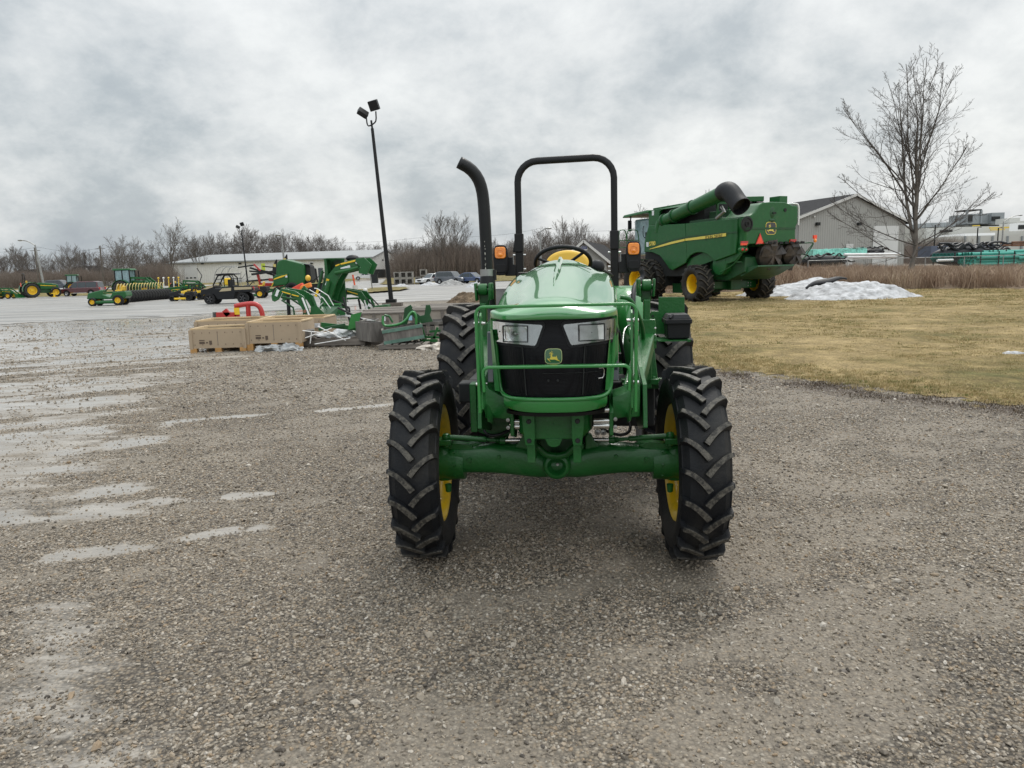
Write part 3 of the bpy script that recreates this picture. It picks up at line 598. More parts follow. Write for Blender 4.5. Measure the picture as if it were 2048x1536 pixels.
# ---- grass blades on the lawn, tall weeds behind it
def blade_mat(name, cols):
    M = bpy.data.materials.new(name); M.use_nodes = True; t = M.node_tree; b = t.nodes['Principled BSDF']
    oi = N(t, 'ShaderNodeObjectInfo'); r = N(t, 'ShaderNodeValToRGB'); L(t, oi.outputs['Random'], r.inputs[0]); e = r.color_ramp.elements
    e[0].color = cols[0] + (1,); e[1].color = cols[-1] + (1,)
    for i, c in enumerate(cols[1:-1]): x = e.new((i + 1) / (len(cols) - 1)); x.color = c + (1,)
    L(t, r.outputs[0], b.inputs['Base Color']); b.inputs['Roughness'].default_value = .8; b.inputs['Specular IOR Level'].default_value = .2
    return M
def tuft(nb, rad_, h, wd, lean, seed, mat, stiff=False):
    R_ = random.Random(seed); vs = []; fs = []
    for i in range(nb):
        a = R_.uniform(0, 6.28); q = rad_ * math.sqrt(R_.random()); bx, by = q * math.cos(a), q * math.sin(a)
        hh = h * R_.uniform(.5, 1.15); la = R_.uniform(0, 6.28); l = lean * R_.random() * hh; ww = wd * R_.uniform(.6, 1.3); pa = R_.uniform(0, 6.28); px, py = math.cos(pa) * ww / 2, math.sin(pa) * ww / 2
        o = len(vs); mx_, my_ = bx + math.cos(la) * l * .35, by + math.sin(la) * l * .35
        vs += [(bx - px, by - py, -.01), (bx + px, by + py, -.01), (mx_ + px * .8, my_ + py * .8, hh * .55), (mx_ - px * .8, my_ - py * .8, hh * .55), (bx + math.cos(la) * l, by + math.sin(la) * l, hh * (1 - .3 * lean))]
        fs += [(o, o + 1, o + 2, o + 3), (o + 3, o + 2, o + 4)]
    me = bpy.data.meshes.new('tuft'); me.from_pydata(vs, [], fs); me.materials.append(mat); return bpy.data.objects.new('tuft', me)
GRB = blade_mat('grass blades', [(.15, .16, .055), (.34, .265, .12), (.52, .41, .235), (.37, .295, .14), (.45, .355, .19), (.19, .185, .07)])
tp = [tuft(34, .09, .055, .006, .9, i, GRB) for i in range(5)]
def lawn_pts(y0, y1, dens, seed):
    r = np.random.default_rng(seed); n = int(dens * (y1 - y0) * (.8 * y1)); y = r.uniform(y0, y1, n); x = r.uniform(2.5, .76 * y1, n)
    k = (x > lawn_x(y) + .10 - .75 * r.uniform(0, 1, n) ** 4) & (x < .72 * y + .5) & (y < meadow_y(x) + 1)
    return x[k], y[k]
a = [lawn_pts(6, 14, 70, 1), lawn_pts(14, 26, 30, 2), lawn_pts(26, 42, 12, 3)]
x = np.concatenate([q[0] for q in a]); y = np.concatenate([q[1] for q in a]); n = len(x); big = np.where(y > 26, 2.6, np.where(y > 14, 1.7, 1.0))
z = terr(x, y) + .02
s = big * rng.uniform(.6, 1.2, n); sz = np.where(fbm(x * .5, y * .5, 66) > .5, .85, .65) * s / np.where(y > 14, 1.5, 1.0)
lg = scatter('lawn_grass', np.stack([x, y, z], 1), tp, np.stack([s, s, sz], 1), rng.uniform(0, 6.28, n), (rng.normal(0, .08, n), rng.normal(0, .08, n)), rng.integers(0, 5, n), GRB)
tag(lg, 'short dead tan and green winter grass on the lawn right of the gravel', 'grass', kind='stuff')
print('lawn tufts', n)
WEED = blade_mat('tall dead weeds', [(.20, .135, .095), (.31, .22, .155), (.42, .32, .23), (.27, .185, .13), (.48, .38, .28)])
wp = [tuft(46, .45, 1.25, .022, .55, 50 + i, WEED) for i in range(5)]
r = np.random.default_rng(5); n = 9000; x = r.uniform(6, 62, n); y = r.uniform(28, 62, n)
k = (y > meadow_y(x) + .3) & (x > np.interp(y, [40, 62], [6, 10])) & (x < .78 * y) & (y < 62)
x = x[k]; y = y[k]; n = len(x); low = np.where(y < meadow_y(x) + 5.5 * sstep(24, 30, x), .22, 1.0) * np.interp(x, [8, 22, 28, 34, 60], [1.12, 1.12, .9, .62, .45])
wd_ = scatter('tall_weeds', np.stack([x, y, terr(x, y) + .05], 1), wp, np.stack([r.uniform(.8, 1.3, n)] * 2 + [low * r.uniform(.55, 1.1, n)], 1), r.uniform(0, 6.28, n), (r.normal(0, .12, n), r.normal(0, .12, n)), r.integers(0, 5, n), WEED)
tag(wd_, 'band of tall brown dead weeds and reeds behind the snow piles', 'weeds', kind='stuff'); print('weeds', n)
# dead leaves and muck along the lawn edge
LEAF = blade_mat('dead leaf litter', [(.05, .036, .024), (.09, .066, .044), (.16, .12, .08)])
lp = [tuft(9, .12, .014, .008, 1.4, 80 + i, LEAF) for i in range(3)]
n = 5200; y = r.uniform(5, 22, n); x = lawn_x(y) + r.normal(-.22, .34, n)
kq = fbm(x * 2.1, y * 2.1, 19, 5) > .45; x, y = x[kq], y[kq]; n = len(x)
ll = scatter('leaf_litter', np.stack([x, y, gz(x, y) + .006], 1), lp, np.stack([r.uniform(.5, 1.3, n)] * 3, 1), r.uniform(0, 6.28, n), (r.normal(0, .1, n), r.normal(0, .1, n)), r.integers(0, 3, n), LEAF)
tag(ll, 'dark wet leaf litter along the edge between gravel and lawn', 'leaf litter', kind='stuff')
# ================================================================== the tractor in front
TRA = 5.71   # degrees the tractor points away to the right
T = Fr((0.252, 4.22, 0), -TRA)
def TP(u, v, y): return T.ony(u, v, y)
tr = thing('tractor', T.o, -TRA, 'green open-station farm tractor parked on the gravel facing the camera, black roll bar raised', 'tractor')
RUBF = rubber('front tyre rubber', 0.545); RUBR = rubber('rear tyre rubber', 0.69)
for sx in (-1, 1):
    wheel(tr, 'front_wheel', (sx * .765 - (.015 if sx > 0 else 0), 0, .545), .545, .258, .335, 21, .030, steer=rad(2.6), side=sx, rub=RUBF, lw=.0265)
    wheel(tr, 'rear_wheel', (sx * .790, 2.05, .69), .69, .37, .40, 20, .036, side=sx, rub=RUBR, lw=.028)
# ---- hood: lofted sections from nose to cowl
HS = [(-.660, .19, 1.412, 1.440, .01), (-.648, .235, 1.410, 1.462, .02), (-.615, .278, 1.409, 1.480, .03), (-.56, .306, 1.409, 1.497, .04), (-.50, .316, 1.410, 1.508, .048), (-.485, .318, 1.30, 1.511, .05), (-.44, .321, 1.06, 1.518, .055), (-.2, .330, 1.04, 1.545, .06), (.1, .340, 1.04, 1.588, .065), (.45, .348, 1.05, 1.635, .07), (.8, .346, 1.08, 1.680, .078), (1.05, .335, 1.15, 1.712, .085), (1.17, .315, 1.2, 1.722, .09)]
rings = []
for (y, wdt, zb, zt, cr_) in HS:
    r_ = [(-wdt * .985, y, zb)]
    zs = min(.13, (zt - zb) * .55 + .0)
    for i in range(3): r_.append((-wdt, y, zb + (zt - zs - zb) * (i + 1) / 3.0))
    for a in (25, 45, 65, 80): r_.append((-wdt + min(.10, zs) * (1 - math.cos(rad(a))), y, zt - zs + max(.01, zs - cr_) * math.sin(rad(a))))
    for s_ in np.linspace(-.55, .55, 9): r_.append((wdt * s_, y, zt - cr_ * abs(s_ / .72) ** 2.2))
    for a in (80, 65, 45, 25): r_.append((wdt - min(.10, zs) * (1 - math.cos(rad(a))), y, zt - zs + max(.01, zs - cr_) * math.sin(rad(a))))
    for i in range(2, -1, -1): r_.append((wdt, y, zb + (zt - zs - zb) * (i + 1) / 3.0))
    r_.append((wdt * .985, y, zb)); rings.append([Vector((q[0] + .012, q[1], q[2])) for q in r_])
b = MB(); b.loft(rings, caps=True)
hood = b.build('hood', GREENH, tr, smooth=50); s_ = hood.modifiers.new('smooth', 'SUBSURF'); s_.levels = 1; s_.render_levels = 2
# raised centre ridge ending in a pointed spear
b = MB(); rr_ = []
for t in np.linspace(0, 1, 12):
    y = -.10 + 1.20 * t; zt = np.interp(y, [h[0] for h in HS], [h[3] for h in HS]); wq = .004 + .020 * min(1, t * 2.2) * (1 if t < .5 else 1 - .35 * (t - .5)); hq = .016 * min(1, t * 3 + .15)
    rr_.append([Vector((-wq, y, zt - .004)), Vector((-wq * .35, y, zt + hq)), Vector((wq * .35, y, zt + hq)), Vector((wq, y, zt - .004))])
b.loft(rr_); b.build('hood_ridge', GREENH, hood, smooth=30)
# cut line across the hood
b = MB(); 
b.tube([(x + .012, .78 + .10 * (abs(x) / .3) ** 3 * -1.0, np.interp(.78, [h[0] for h in HS], [h[3] for h in HS]) - .078 * (abs(x) / .338 / .8) ** 2.2 + .0008) for x in np.linspace(-.2, .2, 15)], .0022, 6); b.build('hood_seam', DARK, hood)
# yellow stripe on the hood flank with dark side screens
for sx in (-1, 1):
    b = MB(); b.prism([(.25, 1.44), (.5, 1.46), (.9, 1.50), (.92, 1.54), (.5, 1.505), (.25, 1.46)], (sx * .338 + .012, 0, 0), (0, 1, 0), (0, 0, 1), .010); b.build('side_stripe', YEL, hood, 0)
    b = MB(); b.prism([(-.44, 1.08), (.55, 1.08), (.62, 1.36), (-.40, 1.34)], (sx * .318, 0, 0), (0, 1, 0), (0, 0, 1), .034); b.build('side_screen', GLASSD, hood, 0, bevel=.006)
# ---- grille: a curved, forward-bulging dark screen
def GS(s, z, off=0.0):            # s from -1 to 1 across, z height
    wz = np.interp(z, [.95, 1.02, 1.10, 1.25, 1.42], [.250, .262, .268, .277, .293])
    y = np.interp(z, [.95, 1.05, 1.25, 1.42], [-.600, -.612, -.622, -.612]) + .085 * abs(s) ** 3.2 + .02 * s * s
    return Vector((s * wz + .014, y - off, z))
def gsheet(b, s0, s1, z0, z1, off=0.0, ns=24, nz=14, th=.01):
    o = len(b.v)
    for k in (0, 1):
        for i in range(nz + 1):
            for j in range(ns + 1): b.v.append(tuple(GS(s0 + (s1 - s0) * j / ns, z0 + (z1 - z0) * i / nz, off - k * th)))
    M_ = (ns + 1) * (nz + 1)
    for i in range(nz):
        for j in range(ns):
            a = o + i * (ns + 1) + j; b.f.append((a, a + 1, a + ns + 2, a + ns + 1)); b.f.append((M_ + a, M_ + a + ns + 1, M_ + a + ns + 2, M_ + a + 1))
GRIL = bpy.data.materials.new('grille screen'); GRIL.use_nodes = True; t_ = GRIL.node_tree; bs_ = t_.nodes['Principled BSDF']; bs_.inputs['Base Color'].default_value = (.0025, .003, .005, 1); bs_.inputs['Roughness'].default_value = .26; bs_.inputs['Specular IOR Level'].default_value = .22
tc_ = N(t_, 'ShaderNodeTexCoord')
vo = N(t_, 'ShaderNodeTexVoronoi', feature='DISTANCE_TO_EDGE', inp={'Scale': 150.0, 'Randomness': 0.0}); L(t_, tc_.outputs['Object'], vo.inputs['Vector'])
bp_ = N(t_, 'ShaderNodeBump', inp={'Strength': .8, 'Distance': .003}); L(t_, vo.outputs['Distance'], bp_.inputs['Height']); L(t_, bp_.outputs[0], bs_.inputs['Normal'])
b = MB(); gsheet(b, -1, 1, .985, 1.425); gr = b.build('grille', GRIL, tr, smooth=60)
b = MB()
for s_ in (-.52, .52): b.tube([GS(s_ * (1 + .12 * (z - 1.0)), z, .006) for z in np.linspace(1.04, 1.28, 6)], .0035, 6)
b.tube([GS(s_, 1.150, .006) for s_ in np.linspace(-.2, .85, 10)], .0014, 5)
for s_ in (-.10, .07): b.lathe([(0, 0), (.006, .0), (.006, .004), (0, .004)], GS(s_, 1.115, .008), (0, -1, 0), 10)
b.build('grille_clip', DARK, gr)
b = MB(); b.tube([GS(.80, 1.165, .012), GS(.90, 1.165, .014), GS(.90, 1.115, .014), GS(.80, 1.115, .012)], .0022, 6, smooth=1); b.build('wire_catch', CHROME, gr)
# dark engine bay behind the screen
b = MB(); b.bb(-.245, .245, -.50, .9, .99, 1.40); b.bb(-.17, .17, .12, 1.7, .58, 1.0); b.bb(-.14, .14, 1.5, 2.2, .45, 1.0); b.build('engine_block', DARK, tr, bevel=.02)
# green surround that frames the screen, and the lower lip
b = MB()
path = [GS(-1.03, 1.40, .004), GS(-1.05, 1.25, .0), GS(-1.05, 1.10, .0), GS(-1.04, 1.055, .003), GS(-.99, 1.032, .008), GS(-.9, 1.022, .012)] + [GS(s_, 1.02, .018) for s_ in np.linspace(-.75, .75, 7)] + [GS(.9, 1.022, .012), GS(.99, 1.032, .008), GS(1.04, 1.055, .003), GS(1.05, 1.10, .0), GS(1.05, 1.25, .0), GS(1.03, 1.40, .004)]
b.tube(path, .011, 8, smooth=2); sur = b.build('grille_surround', GREEN, tr, smooth=60)
b = MB(); rr_ = []
for s_ in np.linspace(-1.0, 1.0, 21):
    f = abs(s_) ** 4; p = GS(s_, 1.0)
    rr_.append([Vector((p.x * 1.0, p.y - .020, 1.022 - .0 * f)), Vector((p.x, p.y - .026, .992)), Vector((p.x * .98, p.y - .012, .955 + .012 * f)), Vector((p.x * .97, p.y + .02, .945 + .014 * f)), Vector((p.x * .97, p.y + .06, .95)), Vector((p.x, p.y + .06, 1.022))])
b.loft(rr_); b.build('front_lip', GREEN, tr, smooth=40)
b = MB(); rr_ = []
for s_ in np.linspace(-.98, .98, 15):
    p = GS(s_, 1.0); rr_.append([Vector((p.x * .98, p.y - .004, .95)), Vector((p.x * .97, p.y + .004, .932)), Vector((p.x * .95, p.y + .10, .930)), Vector((p.x * .95, p.y + .10, .95))])
b.loft(rr_); b.build('lip_seal', BLK, tr)
# flank panels beside the screen
for sx in (-1, 1):
    b = MB(); b.loft([[Vector((sx * .262, -.545, 1.05)), Vector((sx * .292, -.50, 1.05)), Vector((sx * .312, -.20, 1.03)), Vector((sx * .300, -.20, 1.03))], [Vector((sx * .290, -.535, 1.36)), Vector((sx * .306, -.50, 1.36)), Vector((sx * .320, -.20, 1.36)), Vector((sx * .300, -.20, 1.36))]])
    b.build('flank_panel', GREEN, tr, smooth=30)
# ---- headlights
REFLC = pbr('lamp reflector', (.97, .98, .98), .25, metal=.5, var=.25, vs=45, bump=.6, bs=42)
HOUS = pbr('lamp housing chrome', (.52, .53, .54), .25, metal=.7, var=.2, vs=12)
LENS = bpy.data.materials.new('clear lens'); LENS.use_nodes = True; t_ = LENS.node_tree; t_.nodes.clear()
tb = N(t_, 'ShaderNodeBsdfTransparent', inp={0: (.86, .88, .88, 1)}); gl = N(t_, 'ShaderNodeBsdfGlossy', inp={'Roughness': .03}); fr_ = N(t_, 'ShaderNodeFresnel', inp={0: 1.5}); mx_ = N(t_, 'ShaderNodeMixShader'); ou = N(t_, 'ShaderNodeOutputMaterial')
L(t_, fr_.outputs[0], mx_.inputs[0]); L(t_, tb.outputs[0], mx_.inputs[1]); L(t_, gl.outputs[0], mx_.inputs[2]); L(t_, mx_.outputs[0], ou.inputs[0])
def on_grille(b, poly, off, th, sub=6):
    """polygon in (x, z) laid on the curved screen as a thick plate"""
    P_ = []
    k = len(poly)
    for i in range(k):
        a, c = poly[i], poly[(i + 1) % k]
        for q in range(sub): P_.append((a[0] + (c[0] - a[0]) * q / sub, a[1] + (c[1] - a[1]) * q / sub))
    def y_(x, z):
        wz = float(np.interp(z, [.95, 1.02, 1.10, 1.25, 1.42], [.250, .262, .268, .277, .293])); s_ = (x - .014) / wz
        return GS(max(-1.08, min(1.08, s_)), z).y
    f = [Vector((x, y_(x, z) - off, z)) for x, z in P_]; r = [Vector((x, y_(x, z) - off + th, z)) for x, z in P_]
    n_ = len(P_); c0 = (sum(p[0] for p in P_) / n_, sum(p[1] for p in P_) / n_)
    o = len(b.v)
    # concentric rings so the plate follows the curve
    for fr in (1.0, .66, .33):
        for x, z in P_:
            X = c0[0] + (x - c0[0]) * fr; Z = c0[1] + (z - c0[1]) * fr; b.v.append((X, y_(X, Z) - off, Z))
    b.v.append((c0[0], y_(*c0) - off, c0[1]))
    for k_ in (0, 1):
        for i in range(n_): b.f.append((o + k_ * n_ + i, o + k_ * n_ + (i + 1) % n_, o + (k_ + 1) * n_ + (i + 1) % n_, o + (k_ + 1) * n_ + i))
    for i in range(n_): b.f.append((o + 2 * n_ + i, o + 2 * n_ + (i + 1) % n_, o + 3 * n_))
    o2 = len(b.v); b.v += [tuple(q) for q in r]
    for i in range(n_): b.f.append((o + (i + 1) % n_, o + i, o2 + i, o2 + (i + 1) % n_))
for sx in (-1, 1):
    def sh_(P): return [(x + .014, z) for x, z in P]
    out = sh_([(sx * .302, 1.402), (sx * .056, 1.385), (sx * .050, 1.378), (sx * .082, 1.294), (sx * .090, 1.286), (sx * .288, 1.302), (sx * .304, 1.335)])
    b = MB(); on_grille(b, sh_([(sx * .312, 1.416), (sx * .045, 1.398), (sx * .036, 1.385), (sx * .072, 1.280), (sx * .086, 1.272), (sx * .290, 1.285), (sx * .316, 1.33)]), .004, .012)
    hl = b.build('headlight', BLKP, tr, smooth=50)
    b = MB(); on_grille(b, out, .010, .008); b.build('lamp_housing', HOUS, hl, smooth=50)
    x0, x1 = (.115, .245); zz0, zz1 = 1.305, 1.378
    c = Vector((sx * .180 + .014, GS(sx * .65, 1.34).y, 1.342)); nrm = Vector((sx * .30, -1, .05)).normalized(); ux = Vector((0, 0, 1)).cross(nrm) * -1; ux.normalize(); uz = Vector((0, 0, 1))
    # rectangular reflector: dark rim, faceted bowl, bulb ring
    def rect(w_, h_): return [(-w_, -h_), (w_, -h_), (w_, h_), (-w_, h_)]
    b = MB()
    F_ = c + nrm * .018; Bk = c - nrm * .004
    o_ = [F_ + ux * p[0] + uz * p[1] for p in rect(.066, .041)]; i_ = [F_ + ux * p[0] + uz * p[1] for p in rect(.0615, .0365)]; k_ = [Bk + ux * p[0] + uz * p[1] for p in rect(.066, .041)]
    b.add(o_ + i_ + k_, [(0, 1, 5, 4), (1, 2, 6, 5), (2, 3, 7, 6), (3, 0, 4, 7), (0, 8, 9, 1), (1, 9, 10, 2), (2, 10, 11, 3), (3, 11, 8, 0)])
    b.build('lamp_bezel', BLKP, hl, 0)
    b = MB(); R2 = random.Random(4); nx_, nz_ = 9, 5; o = 0; vs = []; fs = []
    for i in range(nz_ + 1):
        for j in range(nx_ + 1):
            a_ = (j / nx_ * 2 - 1); c_ = (i / nz_ * 2 - 1); dep = .004 + .012 * (1 - min(1, (a_ * a_ * .8 + c_ * c_ * .5))) + R2.uniform(-.003, .003) * (abs(a_) < 1) * (abs(c_) < 1)
            vs.append(c + nrm * (.018 - dep) + ux * (a_ * .061) + uz * (c_ * .036))
    for i in range(nz_):
        for j in range(nx_): q = i * (nx_ + 1) + j; fs.append((q, q + 1, q + nx_ + 2, q + nx_ + 1))
    b.add(vs, fs); b.build('reflector', REFLC, hl, 0)
    b = MB()
    for R_, h_ in ((.026, .010), (.019, .013), (.012, .016)): b.lathe([(R_ - .002, h_ - .006), (R_, h_), (R_ + .002, h_ - .006)], c, nrm, 24, closed=True)
    b.lathe([(0, .020), (.007, .018), (.007, 0)], c, nrm, 14); b.build('bulb_shield', STEEL, hl, smooth=40)
    b = MB(); b.lathe([(0, 0), (.0035, 0), (.0035, .004), (0, .004)], c + nrm * .012 + ux * (-sx * .082) + uz * .012, nrm, 10); b.build('aim_screw', DARK, hl)
    b = MB(); on_grille(b, [(x * 1.0, z) for x, z in out], .0265, .002); b.build('lens', LENS, hl, smooth=50)
    if sx > 0:
        HZ = pbr('hazed lens', (.86, .88, .87), .5, var=.15, vs=30); q = c + nrm * .0192
        b = MB(); b.add([q + ux * p[0] + uz * p[1] for p in rect(.060, .035)] + [q - nrm * .0015 + ux * p[0] + uz * p[1] for p in rect(.060, .035)], [(0, 1, 2, 3), (7, 6, 5, 4), (0, 4, 5, 1), (1, 5, 6, 2), (2, 6, 7, 3), (3, 7, 4, 0)])
        hz = b.build('hazed_lens', HZ, hl, 0); hz['label'] = 'milky lens of the lamp on the right'
        t_ = HZ.node_tree; bs_ = t_.nodes['Principled BSDF']; bs_.inputs['Alpha'].default_value = .8
BADGEY = pbr('badge yellow', (.62, .52, .07), .35, var=.05); BADGEE = pbr('badge edge', (.42, .50, .22), .3, var=.05, coat=.5); BADGEG = pbr('badge green', (.012, .10, .03), .25, var=.05, coat=1)
badge(tr, frameM(GS(0, 1.234, .010), (1, 0, 0), (0, .02, 1)), .072, BADGEG, BADGEY, BADGEE)
# ---- hood guard of flat bar
def ribbon(b, pts, y0, y1, th):
    n_ = len(pts); rr = []
    for i in range(n_):
        p = Vector((pts[i][0], 0, pts[i][1])); a = Vector((pts[max(0, i - 1)][0], 0, pts[max(0, i - 1)][1])); c = Vector((pts[min(n_ - 1, i + 1)][0], 0, pts[min(n_ - 1, i + 1)][1]))
        d = (c - a).normalized(); nn = Vector((-d.z, 0, d.x)) * th / 2
        rr.append([Vector((p.x + nn.x, y0, p.z + nn.z)), Vector((p.x - nn.x, y0, p.z - nn.z)), Vector((p.x - nn.x, y1, p.z - nn.z)), Vector((p.x + nn.x, y1, p.z + nn.z))])
    b.loft(rr)
def ucorner(x0, x1, zb, zt, r):
    p = [(x0 + .004, zb)]
    for a in range(0, 91, 15): p.append((x0 + r - r * math.cos(rad(a)), zt - r + r * math.sin(rad(a))))
    for a in range(90, -1, -15): p.append((x1 - r + r * math.cos(rad(a)), zt - r + r * math.sin(rad(a))))
    return p + [(x1 - .004, zb)]
GX0, GX1 = -.340, .400
b = MB(); ribbon(b, ucorner(GX0 + .005, GX1, .985, 1.484, .035), -.785, -.745, .014)
gd = b.build('hood_guard', GREEN, tr, smooth=50, bevel=.004)
b = MB(); ribbon(b, ucorner(GX0 + .028, GX1 - .03, 1.085, 1.202, .028), -.785, -.745, .014); b.build('guard_cross_bar', GREEN, gd, smooth=50, bevel=.004)
b = MB()
for x, s2 in ((GX0 + .012, 1), (GX1 - .012, -1)):
    b.prism([(-.755, 1.0), (-.735, 1.44), (-.71, 1.455), (-.69, 1.44), (-.66, 1.05), (-.55, .90), (-.40, .86), (-.38, .90), (-.60, 1.0)], (x + s2 * .006, 0, 0), (0, 1, 0), (0, 0, 1), .009)
build_each(b, 'guard_side_plate', GREEN, gd, 0, bevel=.0015)
b = MB()
for x, s2 in ((GX0, 1), (GX1, -1)):
    for z in (1.405, 1.115):
        b.lathe([(0, -.016), (.009, -.014), (.009, -.006), (.014, -.006), (.014, .006), (.009, .006), (.009, .030), (.006, .030), (.006, .040), (0, .042)], (x, -.715, z), (s2, 0, 0), 12)
build_each(b, 'bolt', CHROME, gd, smooth=30)
# ---- loader mounting frames, one per side
for sx in (-1, 1):
    cx = .04
    X = lambda v: cx + sx * v
    fb = MB()
    # rounded flange plate by the nose, casting, outer plate
    fb.prism([(-.44, .80), (-.30, .76), (-.18, .80), (-.16, .96), (-.20, 1.03), (-.26, 1.055), (-.32, 1.04), (-.36, .97), (-.44, .92)], (X(.255), 0, 0), (0, 1, 0), (0, 0, 1), .020)
    rr = []
    for xx, zc, hh, y0, y1 in ((.262, .935, .075, -.40, -.2), (.32, .945, .078, -.39, -.16), (.38, .96, .10, -.37, -.08), (.405, .985, .13, -.36, .0)):
        rr.append([Vector((X(xx), y0, zc - hh * .8)), Vector((X(xx), y0 - .012, zc)), Vector((X(xx), y0, zc + hh * .8)), Vector((X(xx), (y0 + y1) / 2, zc + hh)), Vector((X(xx), y1, zc + hh * .8)), Vector((X(xx), y1, zc - hh * .8)), Vector((X(xx), (y0 + y1) / 2, zc - hh))])
    fb.loft(rr)
    arm = fb.build('loader_frame_casting', GREENC, tr, smooth=45, bevel=.004)
    fb = MB(); fb.prism([(-.40, .83), (-.02, .74), (.55, .76), (.62, .86), (.52, 1.15), (.46, 1.36), (.36, 1.37), (.30, 1.22), (-.05, 1.10), (-.36, 1.05)], (X(.43), 0, 0), (0, 1, 0), (0, 0, 1), .022)
    fb.build('loader_frame_plate', GREENC, arm, 0, bevel=.003)
    # box-section brace rising back to the mast
    fb = MB(); fb.bar((X(.375), -.22, .98), (X(.50), .42, 1.20), .10, .10); fb.build('loader_frame_brace', GREENC, arm, 0, bevel=.01)
    # mast post and clevis head
    mx0 = .505; my = .47
    fb = MB(); fb.bb(X(mx0 - .028), X(mx0 + .028), my - .05, my + .05, .90, 1.33); fb.bb(X(mx0 - .02), X(mx0 + .02), my - .04, my + .03, 1.30, 1.45)
    fb.prism([(-.055, 1.15), (.055, 1.15), (.05, 1.33), (-.05, 1.33)], (X(mx0), my - .055, 0), (1, 0, 0), (0, 0, 1), .02)
    mast = fb.build('loader_mast', GREENC, tr, 0, bevel=.006)
    fb = MB(); fb.cyl((X(mx0 - .055), my - .03, 1.195), (X(mx0 + .055), my - .03, 1.195), .038, 18); fb.cyl((X(mx0 - .10), my - .05, 1.205), (X(mx0 - .04), my - .05, 1.205), .012, 10)
    fb.ell((X(mx0 - .10), my - .05, 1.205), (.016, .016, .016), 10, 6)
    fb.build('mast_pivot', GREENC, mast, smooth=40)
    fb = MB()
    for q in (1, -1): fb.bar((X(mx0 + q * .040), my, 1.465), (X(mx0 + q * .046), my, 1.575), .013, .095, up=(0, 1, 0))
    fb.bar((X(mx0 - .05), my + .035, 1.47), (X(mx0 - .05), my + .035, 1.575), .02, .03); fb.cyl((X(mx0 - .052), my, 1.525), (X(mx0 + .052), my, 1.525), .016, 12)
    fb.lathe([(.018, -.028), (.036, -.028), (.036, .028), (.018, .028)], (X(mx0), my - .01, 1.535), (1, 0, 0), 20, closed=True)
    fb.prism([(-.030, 1.43), (.030, 1.43), (.034, 1.52), (0, 1.57), (-.034, 1.52)], (X(mx0), my + .04, 0), (1, 0, 0), (0, 0, 1), .022)
    hd = fb.build('mast_head', GREENC, mast, smooth=30, bevel=.006)
    fb = MB()
    for z in (1.235, 1.275): fb.lathe([(0, -.016), (.009, -.014), (.009, 0), (0, 0)], (X(mx0 + .045), my - .05, z), (0, 1, 0), 10)
    build_each(fb, 'bolt', CHROME, mast)
    # chrome spacer tubes between flange and front frame
    fb = MB()
    for z, r_ in ((.925, .016), (.868, .014), (.842, .016)):
        fb.cyl((X(.165), -.40, z), (X(.262), -.40, z), r_, 14)
    build_each(fb, 'spacer_tube', CHROME, arm, smooth=40)
    fb = MB()
    for z, yy in ((.885, -.44), (.845, -.44)): fb.lathe([(0, -.012), (.010, -.010), (.010, 0), (0, 0)], (X(.275), yy, z), (0, 1, 0), 10)
    for xx in (.185, .215): fb.lathe([(.006, -.02), (.016, -.016), (.016, 0), (0, 0)], (X(xx), -.36, .80), (0, 1, 0), 12)
    build_each(fb, 'bolt', STEEL, arm)
# ---- front frame casting with weight straps
b = MB(); rr = []
for y, w_, z0, z1 in ((-.46, .150, .785, .930), (-.43, .175, .780, .932), (-.34, .20, .78, .925), (.0, .20, .75, .92)):
    rr.append([Vector((-w_, y, z0 + .035)), Vector((-w_ * .8, y, z0)), Vector((w_ * .8, y, z0)), Vector((w_, y, z0 + .035)), Vector((w_, y, z1 - .02)), Vector((w_ * .9, y, z1)), Vector((-w_ * .9, y, z1)), Vector((-w_, y, z1 - .02))])
b.loft(rr); ff = b.build('front_frame', GREENC, tr, smooth=35, bevel=.006)
for sx in (-1, 1):
    b = MB(); b.prism([(sx * .093, .935), (sx * .158, .935), (sx * .155, .85), (sx * .143, .762), (sx * .100, .762), (sx * .093, .80)], (0, -.484, 0), (1, 0, 0), (0, 0, 1), .040)
    b.bb(sx * .098, sx * .140, -.44, -.30, .655, .78); st = b.build('frame_strap', GREENC, ff, 0, bevel=.004)
    b = MB()
    for z in (.888, .788): b.lathe([(0, -.006), (.010, -.007), (.0125, -.004), (.0125, .006)], (sx * .123, -.503, z), (0, 1, 0), 18)
    build_each(b, 'strap_bolt', DARK, ff, smooth=40)
b = MB(); b.prism([(-.045, .79), (.045, .79), (.03, .755), (.012, .745), (-.012, .745), (-.03, .755)], (0, -.45, 0), (1, 0, 0), (0, 0, 1), .03); b.lathe([(0, -.004), (.004, -.004), (.004, 0)], (0, -.462, .865), (0, 1, 0), 8); build_each(b, 'frame_lug', GREENC, ff, 0, bevel=.003)
b = MB(); b.cyl((0, -.30, .775), (0, -.10, .775), .015, 12); b.build('drag_pin', DARK, ff)
